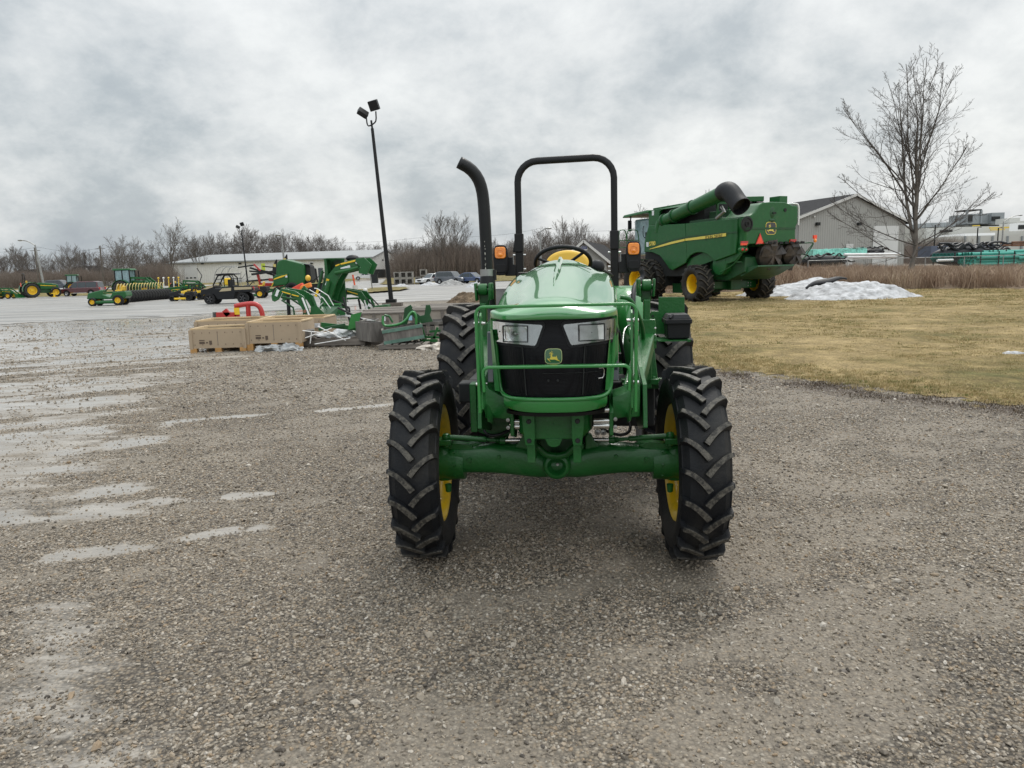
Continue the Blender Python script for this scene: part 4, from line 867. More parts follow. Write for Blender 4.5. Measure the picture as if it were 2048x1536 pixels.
# ---- front axle
b = MB(); rr = []
def axsec(x, zc, hz, hy, yc=-.02, n_=14):
    out = []
    for i in range(n_):
        a = 2 * math.pi * i / n_; c, s_ = math.cos(a), math.sin(a); k = (abs(c) ** 3 + abs(s_) ** 3) ** (-1 / 3.0)
        out.append(Vector((x, yc - hy * c * k, zc + hz * s_ * k)))
    return out
for x, zc, hz, hy in ((-.66, .570, .075, .065), (-.60, .570, .082, .07), (-.50, .572, .080, .07), (-.36, .580, .088, .075), (-.22, .575, .100, .085), (-.12, .556, .092, .10), (-.06, .545, .076, .11), (0, .543, .072, .11), (.06, .545, .076, .11), (.12, .556, .092, .10), (.22, .575, .100, .085), (.36, .580, .088, .075), (.50, .572, .080, .07), (.60, .570, .082, .07), (.66, .565, .075, .065)): rr.append(axsec(x, zc, hz, hy))
b.loft(rr); ax = b.build('front_axle', GREENC, tr, smooth=60); s_ = ax.modifiers.new('smooth', 'SUBSURF'); s_.levels = 1; s_.render_levels = 2
b = MB(); b.lathe([(0, .035), (.030, .030), (.040, .018), (.043, -.012), (.052, -.022), (.066, -.020), (.076, -.004), (.082, .05), (.085, .16)], (0, -.155, .563), (0, 1, 0), 36)
b.build('pivot_boss', GREENC, ax, smooth=50)
b = MB(); b.lathe([(0, -.012), (.007, -.012), (.009, 0)], (.004, -.125, .565), (0, 1, 0), 10); b.build('grease_nipple', STEEL, ax)
# cradle that carries the pivot
b = MB()
for sx in (-1, 1):
    b.tube([(sx * .150, -.20, .690), (sx * .105, -.20, .688), (sx * .085, -.195, .668), (sx * .065, -.19, .645), (sx * .04, -.185, .632), (0, -.185, .628)], [.016, .019, .019, .019, .02, .021], 10, smooth=1)
    b.bb(sx * .098, sx * .150, -.26, -.14, .690, .712); b.cyl((sx * .138, -.21, .715), (sx * .138, -.21, .672), .010, 10)
b.build('pivot_cradle', GREENC, ax, smooth=45)
b = MB(); b.lathe([(.0, .0), (.09, .01), (.115, .05)], (0, -.13, .70), (0, 1, .0), 24); b.bb(-.10, .10, -.10, .1, .63, .78); b.build('pivot_recess', GREEND, ax, smooth=40)
for sx in (-1, 1):
    # king-pin housing, steering arm, tie rod, ram
    b = MB(); b.lathe([(0, -.125), (.050, -.12), (.062, -.09), (.075, -.055), (.080, 0), (.075, .050), (.060, .072), (.052, .088), (.03, .096), (0, .10)], (sx * .665, -.01, .570), (0, 0, 1), 22)
    b.prism([(-.10, .0), (-.04, .02), (.05, .01), (.10, -.02), (.05, -.02), (-.06, -.014)], (sx * .56, -.03, .655), (1, 0, 0), (0, 0, 1), .07)
    b.lathe([(0, -.16), (.10, -.15), (.11, .10), (.13, .11), (.13, .13), (0, .13)], (sx * .69, -.0, .548), (sx, 0, 0), 24)
    b.build('king_pin_housing', GREENC, ax, smooth=45)
    b = MB(); b.bb(sx * .60, sx * .70, -.12, -.02, .672, .705); b.cyl((sx * .63, -.09, .66), (sx * .63, -.09, .735), .022, 14); b.lathe([(0, .05), (.016, .045), (.02, 0)], (sx * .63, -.09, .49 - .05), (0, 0, -1), 10)
    build_each(b, 'steering_arm', GREENC, ax, smooth=40, bevel=.004)
    b = MB(); b.tube([(sx * .175, -.06, .690), (sx * .30, -.065, .690)], .0125, 12); b.build('ram_rod', CHROME, ax, smooth=40)
    b = MB(); b.tube([(sx * .292, -.065, .690), (sx * .297, -.065, .690), (sx * .297, -.065, .690), (sx * .325, -.067, .691), (sx * .330, -.067, .691), (sx * .345, -.068, .692), (sx * .347, -.068, .692), (sx * .40, -.07, .697), (sx * .405, -.07, .697), (sx * .60, -.085, .714), (sx * .63, -.09, .716)], [.020, .022, .022, .022, .015, .015, .011, .011, .016, .015, .014], 14)
    for k in range(4): b.lathe([(.018, -.0015), (.021, 0), (.018, .0015)], (sx * (.318 + .008 * k), -.067, .691), (1, 0, 0), 14)
    b.ell((sx * .630, -.09, .718), (.026, .026, .022), 14, 8); b.build('tie_rod', GREENC, ax, smooth=40)
    b = MB(); b.prism([(sx * .16, .64), (sx * .235, .655), (sx * .205, .70), (sx * .195, .725), (sx * .175, .732), (sx * .16, .72)], (0, -.07, 0), (1, 0, 0), (0, 0, 1), .05); b.build('ram_bracket', GREENC, ax, 0, bevel=.006)
# ---- exhaust, air cleaner side
p = [TP(u, v, .9) for u, v in ((968, 548), (966.5, 500), (963, 450), (960.5, 410), (957, 378))]
b = MB()
zc = [Vector((-.492, .9, 1.63)), Vector((-.493, .9, 1.80)), Vector((-.497, .9, 2.0)), Vector((-.500, .9, 2.10)), Vector((-.508, .895, 2.19)), Vector((-.532, .885, 2.265)), Vector((-.580, .87, 2.325)), Vector((-.650, .85, 2.365))]
b.tube(zc, .0385, 24, caps=False, smooth=1); ex = b.build('exhaust_stack', BLK, tr, smooth=60, solid=.004)
b = MB(); b.tube([(-.492, .9, 1.60), (-.492, .9, 1.66)], .0475, 20); b.build('stack_clamp', STEEL, ex)
b = MB(); b.tube([(-.49, .9, 1.61), (-.49, .895, 1.56), (-.49, .88, 1.42), (-.485, .85, 1.34), (-.47, .78, 1.26), (-.42, .68, 1.22), (-.32, .62, 1.24)], [.050, .054, .054, .054, .053, .05, .05], 20, smooth=2)
b.build('exhaust_elbow', BLK, ex, smooth=60)
b = MB(); b.cyl((-.445, .9, 1.60), (-.475, .88, 1.62), .012, 8); b.bb(-.45, -.43, .88, .92, 1.585, 1.655); b.build('clamp_bolt', DARK, ex)
# weathered paint line on the stack
PEEL = pbr('bare metal scratch', (.45, .43, .38), .6, var=.4, vs=80)
b = MB(); R2 = random.Random(9)
for k in range(26):
    z = 1.66 + R2.random() ** 1.4 * .22; aa = -1.62 + R2.uniform(-.05, .05); rr0 = .0408
    c = Vector((-.494 + rr0 * math.cos(aa), .9 + rr0 * math.sin(aa), z)); b.box(c, (.0035 * R2.uniform(.4, 1.2), .0012, R2.uniform(.003, .011)))
build_each(b, 'stack_scuff', PEEL, ex, 0)
# ---- roll bar
b = MB(); rx = .405; yb = 2.30
top = 2.552; R_ = .17
pts = [(-rx, yb, 1.90), (-rx, yb, top - R_)] + [(-rx + R_ - R_ * math.cos(rad(a)), yb, top - R_ + R_ * math.sin(rad(a))) for a in range(15, 91, 15)] + [(rx - R_ + R_ * math.cos(rad(a)), yb, top - R_ + R_ * math.sin(rad(a))) for a in range(90, 0, -15)] + [(rx, yb, top - R_), (rx, yb, 1.90)]
pts = [(x_ + .018, y_, z_ + .008 * (x_ > 0)) for x_, y_, z_ in pts]
P_ = [Vector(q) for q in pts]
rr = []
for i, q in enumerate(P_):
    d = (P_[min(i + 1, len(P_) - 1)] - P_[max(0, i - 1)]).normalized(); yv = Vector((0, 1, 0)); nn = d.cross(yv).normalized(); h = .027; c_ = .008
    rr.append([q + nn * a_ + yv * b_ for a_, b_ in ((-h, -h + c_), (-h, h - c_), (-h + c_, h), (h - c_, h), (h, h - c_), (h, -h + c_), (h - c_, -h), (-h + c_, -h))])
b.loft(rr); rops = b.build('roll_bar', BLK, tr, smooth=50)
for sx in (-1, 1):
    X0 = .018 + sx * rx
    b = MB(); b.bb(X0 - .037, X0 + .037, yb - .045, yb + .045, 1.80, 1.955); b.build('roll_bar_sleeve', BLK, rops, 0, bevel=.005)
    b = MB(); b.bb(X0 - .034, X0 + .034, yb - .034, yb + .034, .85, 1.802); b.bar((X0 + sx * -.005 - .03, yb - .02, 1.93), (X0 - .045, yb - .02, 1.80), .02, .02) if sx < 0 else None; b.build('roll_bar_post', BLK, rops, 0, bevel=.006)
    b = MB()
    for z in (1.775, 1.655, 1.62):
        for q in (-1, 1): b.lathe([(0, .022), (.009, .020), (.009, .0), (0, 0)], (X0 + q * .034, yb - .01, z), (q, 0, 0), 10)
    build_each(b, 'roll_bar_bolt', CHROME, rops)
    b = MB(); b.tube([(X0 + sx * .05, yb - .04, 1.77), (X0 + sx * .052, yb - .04, 1.62)], .005, 6); b.build('hinge_wire', STEEL, rops)
    # flasher lamp on a bracket
    cx_ = X0 + sx * .155
    b = MB(); sh = []
    for i in range(28):
        a = 2 * math.pi * i / 28; c, q = math.cos(a), math.sin(a); k = (abs(c) ** 4 + abs(q) ** 4) ** -.25; sh.append((cx_ + .062 * c * k * (1.0 if q > 0 else .95), 1.735 + .128 * q * k))
    b.prism(sh, (0, yb - .06, 0), (1, 0, 0), (0, 0, 1), .07)
    b.prism([(X0 + sx * .03, 1.60), (cx_ - sx * .03, 1.60), (cx_ - sx * .03, 1.76), (X0 + sx * .05, 1.76), (X0 + sx * .05, 1.70), (X0 + sx * .03, 1.69)], (0, yb - .03, 0), (1, 0, 0), (0, 0, 1), .03)
    fl = b.build('flasher_lamp', BLKP, tr, smooth=50, bevel=.006)
    b = MB(); sh = []
    for i in range(28):
        a = 2 * math.pi * i / 28; c, q = math.cos(a), math.sin(a); k = (abs(c) ** 5 + abs(q) ** 5) ** -.2; sh.append((cx_ + .048 * c * k, 1.797 + .050 * q * k))
    rr = [[Vector((x_, yb - .098, z_)) for x_, z_ in sh], [Vector((cx_ + (x_ - cx_) * .93, yb - .108, 1.797 + (z_ - 1.797) * .93)) for x_, z_ in sh]]
    b.loft(rr); b.build('amber_lens', AMB, fl, smooth=40, bevel=.003)
    b = MB(); b.lathe([(.030, -.110), (.028, -.1125), (.026, -.110)], (cx_, yb, 1.792), (0, 1, 0), 24, closed=True); b.lathe([(0, -.114), (.012, -.1125), (.016, -.109)], (cx_, yb, 1.780), (0, 1, 0), 16); build_each(b, 'lens_ring', AMB, fl, smooth=40)
    b = MB(); sh = [(cx_ + (x_ - cx_) * .92, 1.667 + (z_ - 1.797) * .72) for x_, z_ in sh]; b.prism(sh, (0, yb - .10, 0), (1, 0, 0), (0, 0, 1), .012); b.build('blank_panel', BLK, fl, 0, bevel=.003)
# ---- driver's station
b = MB(); a_ = rad(38); c = Vector((.01, 1.42, 1.692)); nrm = Vector((0, math.sin(a_), math.cos(a_)))
e1 = Vector((1, 0, 0)); e2 = nrm.cross(e1)
b.tube([c + e1 * .205 * math.cos(q) + e2 * .185 * math.sin(q) for q in np.linspace(0, 2 * math.pi, 40, endpoint=False)], .0145, 10, closed=True); sw = b.build('steering_wheel', BLKP, tr, smooth=60)
b = MB()
for q in (200, 320, 90): b.tube([c - nrm * .04, c + e1 * .2 * math.cos(rad(q)) + e2 * .18 * math.sin(rad(q))], .011, 8)
b.cyl(c - nrm * .05, c - nrm * .02, .04, 16); build_each(b, 'wheel_spoke', BLKP, sw, smooth=40)
b = MB(); b.loft([[Vector((-.28, 1.16, 1.30)), Vector((.28, 1.16, 1.30)), Vector((.22, 1.16, 1.62)), Vector((-.22, 1.16, 1.62))], [Vector((-.2, 1.42, 1.3)), Vector((.2, 1.42, 1.3)), Vector((.14, 1.40, 1.62)), Vector((-.14, 1.40, 1.62))]]); b.build('dash_cowl', BLKP, tr, 0, bevel=.03)
b = MB(); sh = []
for i in range(24):
    t_ = i / 23; sh.append((.19 * math.cos(math.pi * t_) * -1, .0 + .20 * math.sin(math.pi * t_) ** .6))
sh += [(.22, -.25), (-.22, -.25)]
b.prism([(x_ * 1.0, z_) for x_, z_ in sh], (.03, 2.0, 1.595), (1, 0, 0), (0, .18, 1), .09); seat = b.build('seat_back', YELV, tr, smooth=40, bevel=.03, seg=3)
b = MB(); b.box((.05, 1.8, 1.30), (.46, .48, .12)); b.build('seat_cushion', YELV, tr, 0, bevel=.04, seg=3)
b = MB(); b.bar((-.38, 2.0, 1.60), (-.02, 2.1, 1.60), .05, .06); b.build('seat_bracket', BLK, tr, 0, bevel=.01)
b = MB(); b.ell((.265, 1.55, 1.655), (.055, .045, .055), 16, 10); b.tube([(.30, 1.55, 1.63), (.36, 1.7, 1.60), (.40, 2.2, 1.58)], .012, 8); b.build('work_lamp', BLKP, tr, smooth=50)
b = MB(); b.bb(-.52, .52, 1.25, 2.1, .98, 1.03); b.build('floor_plate', BLKP, tr, 0, bevel=.01)
# fenders
for sx in (-1, 1):
    rr = []
    for a in np.linspace(-12, 150, 16):
        q = rad(a); y = 2.05 - .80 * math.cos(q); z = .70 + .80 * math.sin(q)
        y2 = 2.05 - .775 * math.cos(q); z2 = .70 + .775 * math.sin(q)
        rr.append([Vector((sx * .40, y, z)), Vector((sx * .57, y, z)), Vector((sx * .60, 2.05 - .77 * math.cos(q), .70 + .77 * math.sin(q))), Vector((sx * .59, 2.05 - .75 * math.cos(q), .70 + .75 * math.sin(q))), Vector((sx * .57, y2, z2)), Vector((sx * .40, y2, z2))])
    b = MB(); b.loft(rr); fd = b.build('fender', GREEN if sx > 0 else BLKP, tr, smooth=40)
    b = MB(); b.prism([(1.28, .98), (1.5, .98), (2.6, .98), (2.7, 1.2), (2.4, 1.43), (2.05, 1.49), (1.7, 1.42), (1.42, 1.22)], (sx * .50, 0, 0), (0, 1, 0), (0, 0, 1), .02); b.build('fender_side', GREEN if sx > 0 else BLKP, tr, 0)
# right-hand side: step panel, sticker, hand rails, hose, bracket plate, tool box
b = MB(); rr = []
for z, x0, x1, y in ((.88, .52, .60, 1.02), (1.10, .49, .60, 1.02), (1.30, .45, .59, 1.05), (1.42, .45, .56, 1.14), (1.50, .46, .54, 1.30)):
    rr.append([Vector((x0 - .06, y + .02, z)), Vector((x0, y - .04, z)), Vector((x1, y, z)), Vector((x1 + .02, y + .10, z)), Vector((x0 - .06, y + .12, z))])
b.loft(rr); pn = b.build('console_panel', GREEN, tr, smooth=50)
b = MB(); b.prism([(.462, 1.40), (.520, 1.425), (.535, 1.475), (.478, 1.46)], (0, 1.12, 0), (1, 0, 0), (0, 0, 1), .004); b.prism([(.468, 1.405), (.486, 1.412), (.49, 1.43), (.472, 1.425)], (0, 1.116, 0), (1, 0, 0), (0, 0, 1), .004); build_each(b, 'decal', LABEL, pn, 0)
b = MB(); b.tube([TP(1240, 594, .05), TP(1256, 596, .05), TP(1266, 606, .08), TP(1274, 624, .12), TP(1284, 650, .22), TP(1287, 668, .3), TP(1286, 700, .4)], .0125, 12, smooth=2); b.build('hand_rail', GREENC, tr, smooth=60)
b = MB(); b.tube([TP(1284, 540, 1.3), TP(1285, 556, 1.3), TP(1277, 562, 1.2), TP(1268, 574, 1.1), TP(1266, 596, 1.0), TP(1267, 640, .9)], .017, 12, smooth=2); b.build('hydraulic_hose', BLKP, tr, smooth=60)
b = MB(); b.tube([TP(1244, 700, 0.2), TP(1248, 660, .35), TP(1256, 652, .4), TP(1262, 650, .5), TP(1276, 661, .6)], .006, 8, smooth=2); b.build('coolant_pipe', CHROME, tr, smooth=60)
q0 = TP(1317, 594, 1.3); q1 = TP(1369, 594, 1.3); q2 = TP(1369, 634, 1.3); q3 = TP(1328, 668, 1.3); q4 = TP(1296, 668, 1.3); q5 = TP(1302, 622, 1.3); q6 = TP(1317, 622, 1.3)
b = MB(); b.prism([(q.x, q.z) for q in (q0, q1, q2, q3, q4, q5, q6)], (0, 1.3, 0), (1, 0, 0), (0, 0, 1), .010); brk = b.build('bracket_plate', GREENC, tr, 0, bevel=.002)
b = MB()
for u, v in ((1306, 632), (1306, 645)): q = TP(u, v, 1.29); b.lathe([(0, -.003), (.008, -.003), (.008, 0)], (q.x, 1.294, q.z), (0, 1, 0), 10)
build_each(b, 'bolt_hole', DARK, brk)
a0 = TP(1330, 634, 1.02); a1 = TP(1384, 634, 1.02); zt = TP(1355, 629, 1.02).z; zm = TP(1355, 642, 1.02).z; zb = TP(1355, 678, 1.02).z
xl, xr = a0.x, a1.x
b = MB(); b.loft([[Vector((xl + .02, 1.03, zb)), Vector((xr - .015, 1.03, zb)), Vector((xr - .015, 1.22, zb)), Vector((xl + .02, 1.22, zb))], [Vector((xl + .010, 1.02, zm)), Vector((xr - .006, 1.02, zm)), Vector((xr - .006, 1.23, zm)), Vector((xl + .010, 1.23, zm))]])
tb_ = b.build('tool_box', BLKP, tr, 0, bevel=.008)
b = MB(); b.bb(xl, xr, 1.005, 1.245, zm - .020, zm + .012); b.loft([[Vector((xl + .004, 1.01, zm + .012)), Vector((xr - .004, 1.01, zm + .012)), Vector((xr - .004, 1.24, zm + .012)), Vector((xl + .004, 1.24, zm + .012))], [Vector((xl + .022, 1.03, zt)), Vector((xr - .022, 1.03, zt)), Vector((xr - .022, 1.22, zt)), Vector((xl + .022, 1.22, zt))]])
b.bar((xl + .03, 1.0, zm + .02), (xl + .055, 1.02, zt + .002), .02, .012); b.build('tool_box_lid', BLKP, tb_, 0, bevel=.005)
b = MB(); b.bb(xl - .05, xr - .008, 1.0, 1.25, zb - .014, zb - .006); b.bb(xr - .035, xr - .01, .99, 1.0, zb - .018, zb - .002); b.build('box_shelf', GREENC, tb_, 0)
# step platform and drop bracket on the right, mirrored crossmember on the left
b = MB(); b.prism([(.40, .868), (.63, .868), (.668, .885), (.700, .760), (.720, .760), (.705, .932), (.55, .945), (.40, .930)], (0, .62, 0), (1, 0, 0), (0, 0, 1), .012)
b.bb(.40, .69, .55, .80, .900, .912); b.bb(.545, .615, .42, .62, .925, .96); b.loft([[Vector((.565, .48, .96)), Vector((.615, .48, .96)), Vector((.615, .6, .96)), Vector((.565, .6, .96))], [Vector((.575, .50, 1.20)), Vector((.59, .50, 1.20)), Vector((.59, .56, 1.20)), Vector((.575, .56, 1.20))]])
b.lathe([(0, .012), (.014, .010), (.016, 0)], (.585, .47, .962), (0, 0, 1), 12)
b.build('side_platform', GREENC, tr, 0, bevel=.004)
b = MB(); b.bb(-.66, -.40, .55, .70, .80, .93); b.bb(.2, .62, .72, 1.1, .60, .90); b.bb(-.62, -.2, .72, 1.3, .62, .93); b.build('frame_member', DARK, tr, 0, bevel=.01)
b = MB(); b.prism([(-.475, .73), (-.30, .66), (-.265, .73), (-.30, .83), (-.36, .93), (-.475, 1.01)], (0, .02, 0), (1, 0, 0), (0, 0, 1), .02); b.bb(-.492, -.455, -.05, .05, .735, 1.015); b.build('side_guard_plate', GREENC, tr, 0, bevel=.004)
b = MB(); b.tube([(-.42, .35, 1.16), (-.42, .35, 1.30), (-.40, .4, 1.36)], .016, 10, smooth=1); b.tube([(-.385, .36, 1.10), (-.385, .36, 1.30)], .010, 8); b.build('hydraulic_line', GREENC, tr, smooth=50)
b = MB(); b.cyl((-.6, 2.05, .70), (.6, 2.05, .70), .10, 20); b.bb(-.2, .2, 1.7, 2.35, .5, 1.02); b.build('rear_axle', GREEND, tr, smooth=40)

# cast bosses, ribs, hoses and stickers
b = MB()
for x in (-.50, -.33, -.17, .17, .33, .50): b.lathe([(0, -.004), (.011, -.004), (.013, .004)], (x, -.098, .60 - .015 * (abs(x) > .4)), (0, 1, 0), 12)
build_each(b, 'cast_boss', GREENC, ax, smooth=40)
for sx in (-1, 1):
    b = MB(); b.loft([[Vector((sx * .62, -.055, .640)), Vector((sx * .62, .03, .640)), Vector((sx * .62, .03, .655)), Vector((sx * .62, -.055, .655))], [Vector((sx * .47, -.04, .652)), Vector((sx * .47, .02, .652)), Vector((sx * .47, .02, .668)), Vector((sx * .47, -.04, .668))], [Vector((sx * .43, -.02, .650)), Vector((sx * .43, .0, .650)), Vector((sx * .43, .0, .656)), Vector((sx * .43, -.02, .656))]]); b.build('axle_pad', GREENC, ax, smooth=30, bevel=.004)
    b = MB()
    for k in range(8): a = k * math.pi / 4; b.lathe([(0, -.006), (.008, -.006), (.008, .004)], (sx * .590, -.01 + .095 * math.cos(a), .555 + .095 * math.sin(a)), (sx, 0, 0), 6)
    build_each(b, 'hub_bolt', GREENC, ax, smooth=30)
    b = MB(); b.tube([(sx * .22, -.10, .78), (sx * .34, -.16, .73), (sx * .42, -.12, .75), (sx * .40, .10, .82)], .009, 8, smooth=2); b.build('brake_hose', BLKP, ax, smooth=60)
    b = MB(); b.box((.04 + sx * .505, .412, 1.08), (.035, .002, .05)); b.build('warning_decal', YEL, tr, 0)
    b = MB(); b.tube([(.02 + sx * .33, -.05, 1.30), (.02 + sx * .36, .1, 1.18), (.02 + sx * .38, .25, 1.02)], .010, 8, smooth=2); b.build('hydraulic_hose', BLKP, tr, smooth=60)
# ================================================================== the combine harvester
CB = Fr((9.93, 33.98, 0), 25)
cb = thing('combine_harvester', CB.o, 25, 'large green combine harvester seen from behind with folded unloading auger, parked on the lawn', 'combine')
def S(u, v, x=-1.52): return CB.onx(u, v, x)          # on the flank
def Rr(u, v, y=-2.45): return CB.ony(u, v, y)         # on the rear
RUBC = rubber('harvester tyre rubber', .83, (.02, .019, .018), (.11, .095, .075)); RUBC2 = rubber('drive tyre rubber', .97, (.018, .017, .016), (.08, .07, .055))
for sx in (-1, 1): wheel(cb, 'rear_wheel', (sx * 1.76, .1, .83), .83, .74, .42, 16, .06, side=sx, rub=RUBC, lw=.035, steer=rad(-6), dish=-.12, small=False)
for sx in (-1, 1):
    for q in (1.42, 2.15): wheel(cb, 'drive_wheel', (sx * q, 4.0, .99), .99, .60, .50, 18, .06, side=sx, rub=RUBC2, lw=.03, dish=-.1)
def yz(pts, x=-1.52): return [(S(u, v, x).y, S(u, v, x).z) for u, v in pts]
# flank: front panel, middle panel with wheel arch, both sides of the machine
front = [(1298, 451), (1371, 447), (1374, 510), (1374.5, 519), (1372, 526), (1346, 540.5), (1339, 537), (1331, 525), (1320, 511), (1305, 504.5), (1289, 504), (1290, 484), (1294, 466)]
mid = [(1371.8, 447), (1476, 436.5), (1474.5, 478), (1472, 507), (1430, 522.5), (1424, 516), (1415, 508), (1404, 504.5), (1393, 505), (1381, 511), (1374.8, 520), (1374.2, 510)]
for sx in (-1, 1):
    for nm, pl in (('front_side_panel', front), ('middle_side_panel', mid)):
        b = MB(); b.prism(yz(pl), (sx * 1.50, 0, 0), (0, 1, 0), (0, 0, 1), .10); b.build(nm, GREENF, cb, 0, bevel=.03, seg=3)
# raised crease above the stripe and yellow stripe
def strip(pl, x, th, nm, mt, par=cb): b = MB(); b.prism(yz(pl), (x, 0, 0), (0, 1, 0), (0, 0, 1), th); return b.build(nm, mt, par, 0)
strip([(1300, 497), (1320, 487), (1345, 479), (1371, 473), (1420, 467), (1476, 462), (1476, 466), (1420, 471), (1371, 477), (1345, 483.5), (1322, 491), (1302, 500)], -1.555, .03, 'side_crease', GREEND)
YSTR = pbr('yellow decal', (.72, .58, .07), .35, var=.04, coat=.5)
strip([(1300, 498.3), (1322, 490.5), (1345, 483.5), (1371.4, 477.6), (1371.4, 481.8), (1345, 488.0), (1322, 494), (1302, 498.6)], -1.575, .012, 'yellow_stripe', YSTR)
strip([(1372.6, 477.3), (1420, 470.8), (1454, 466.0), (1454, 472.4), (1420, 476.6), (1372.6, 481.6)], -1.575, .012, 'yellow_stripe', YSTR)
p = S(1427.5, 473.6, -1.585); a = S(1412, 474.9, -1.585); c = S(1443, 471.6, -1.585)
du = Vector((0, c.y - a.y, c.z - a.z)).normalized()
lettering('JOHN DEERE', .19, INK, cb, frameM(p, du, (0, -du.z * du.y, 1)), .001, name='lettering', sx=1.02)
p = S(1304.5, 487.5, -1.56); lettering('S780', .26, YSTR, cb, frameM(p, (0, -1, .05), (0, .05, 1)), .008)
b = MB(); q = S(1295, 489, -1.56); b.box(q, (.01, .18, .22)); b.build('decal', LABEL, cb, 0)
# rear shell: wrap-around engine hood
y0 = -2.45
shell_side = [(1476, 436.5), (1494, 434.3), (1504, 432.5), (1510, 428), (1514, 420), (1518, 413.5), (1526, 410.5), (1537, 409.5)]
def zR(u, v): return Rr(u, v).z
prof = [(-1.50, 3.52), (-1.46, 3.55), (-1.15, 3.60), (-.95, 3.72), (-.75, 3.98), (-.55, 4.10), (.0, 4.14), (.75, 4.13), (1.05, 4.05), (1.2, 4.0), (1.45, 4.0), (1.52, 3.9)]
zl = [z for _, z in prof]
def outl(y, ins):
    pts = [(x * (1 - ins), z) for x, z in prof]; pts += [(1.52 * (1 - ins), 3.30), (1.40 * (1 - ins), 3.08), (1.42 * (1 - ins), 2.50), (-1.45 * (1 - ins), 2.42), (-1.45 * (1 - ins), 3.05), (-1.50 * (1 - ins), 3.20)]
    return [Vector((x, y, z)) for x, z in pts]
b = MB(); b.loft([outl(y0, .06), outl(y0 + .06, .015), outl(y0 + .22, 0), outl(-1.6, 0), outl(-.9, 0)])
sh = b.build('rear_shell', GREENF, cb, smooth=30, bevel=.03, seg=2)
b = MB(); b.bb(-1.36, 1.33, y0 - .02, y0 + .02, 3.02, 3.10); b.build('shell_crease', GREEND, sh, 0)
b = MB(); b.prism([(-.95, 2.40), (-1.5, 2.40), (-1.55, 3.05), (-1.55, 3.5), (-1.0, 3.52)], (-1.49, 0, 0), (0, 1, 0), (0, 0, 1), .06)
b.build('shell_cheek', GREENF, sh, 0, bevel=.01)
q = Rr(1493.5, 448); b = MB(); b.lathe([(.30, .0), (.31, -.03), (.24, -.035), (.23, .02)], (q.x, y0 + .0, q.z), (0, 1, 0), 28); b.build('vent_ring', BLK, sh, smooth=40)
b = MB(); b.lathe([(0, -.02), (.22, -.02)], (q.x, y0, q.z), (0, 1, 0), 24); b.lathe([(.07, -.06), (.10, -.06), (.10, 0)], (q.x, y0, q.z), (0, 1, 0), 18); b.build('vent_screen', DARK, sh)
b = MB(); q = Rr(1544.5, 425); b.ell((q.x, y0 + .02, q.z), (.15, .05, .25), 20, 10); b.build('latch_recess', GREEND, sh, smooth=60)
b = MB(); b.bb(q.x - .02, q.x + .16, y0 - .07, y0 - .03, q.z - .05, q.z + .01); b.build('latch_handle', DARK, sh, 0)
q = Rr(1570, 420); b = MB(); b.lathe([(0, -.03), (.07, -.03), (.07, 0)], (q.x, y0, q.z), (0, 1, 0), 12); b.build('camera_port', DARK, sh)
q = Rr(1544, 441); b = MB(); b.ell((q.x, y0, q.z), (.17, .06, .07), 14, 8); b.build('hand_grip', GREEND, sh, smooth=60)
q = Rr(1541.5, 456.5); BF = pbr('badge black', (.01, .01, .01), .3, var=.05, coat=.6)
badge(cb, frameM((q.x, y0 - .012, q.z), (1, 0, 0), (0, 0, 1)), .50, BF, YSTR, YSTR)
q = Rr(1519, 478.5); b = MB(); b.prism([(q.x - .24, q.z - .22), (q.x + .24, q.z - .22), (q.x, q.z + .25)], (0, y0 - .03, 0), (1, 0, 0), (0, 0, 1), .02); tri = b.build('slow_vehicle_triangle', LAMPR, cb, 0)
b = MB(); b.prism([(q.x - .19, q.z - .175), (q.x + .17, q.z - .175), (q.x - .0, q.z + .17)], (0, y0 - .045, 0), (1, 0, 0), (0, 0, 1), .012); b.build('triangle_centre', REFL, tri, 0)
for u, v in ((1488, 486), (1585, 482)):
    q = Rr(u, v); b = MB(); b.bb(q.x - .17, q.x + .17, y0 - .05, y0 + .01, q.z - .09, q.z - .0); o = b.build('rear_reflector', REFL, cb, 0)
    b = MB(); b.bb(q.x - .17, q.x + .17, y0 - .06, y0 + .01, q.z + .0, q.z + .07); b.build('reflector_hood', LAMPR, o, 0)
q = Rr(1487, 499); b = MB(); b.ell((q.x, y0 + .02, q.z), (.27, .08, .13), 22, 10); o = b.build('tail_lamp', GREENF, cb, smooth=60)
b = MB(); b.ell((q.x - .08, y0 - .03, q.z), (.08, .06, .06), 14, 8); b.ell((q.x + .09, y0 - .03, q.z), (.08, .06, .06), 14, 8); build_each(b, 'red_lens', LAMPR, o, smooth=60)
# lower rear: cheeks, straw chopper, spreaders
b = MB(); b.prism([(-.9, 2.42), (-2.40, 2.44), (-2.35, 2.1), (-1.9, 1.75), (-1.2, 1.6), (-.5, 1.9), (-.5, 2.4)], (-1.40, 0, 0), (0, 1, 0), (0, 0, 1), .08); b.build('lower_cheek', GREENF, cb, 0, bevel=.02)
b = MB(); b.prism([(-.6, 2.3), (-2.2, 1.9), (-2.2, 1.3), (-1.2, .95), (.2, 1.0), (.8, 1.6), (.8, 2.3)], (0, 0, 0), (0, 1, 0), (0, 0, 1), 2.3); b.build('chopper_housing', GREEND, cb, 0, bevel=.03)
b = MB(); b.loft([[Vector((-.95, -2.75, 1.50)), Vector((1.05, -2.75, 1.50)), Vector((.95, -1.9, 1.10)), Vector((-1.1, -1.9, 1.10))], [Vector((-.95, -2.72, 1.56)), Vector((1.05, -2.72, 1.56)), Vector((1.1, -1.7, 1.45)), Vector((-1.1, -1.7, 1.45))]]); b.build('tailboard', GREEND, cb, 0, bevel=.02)
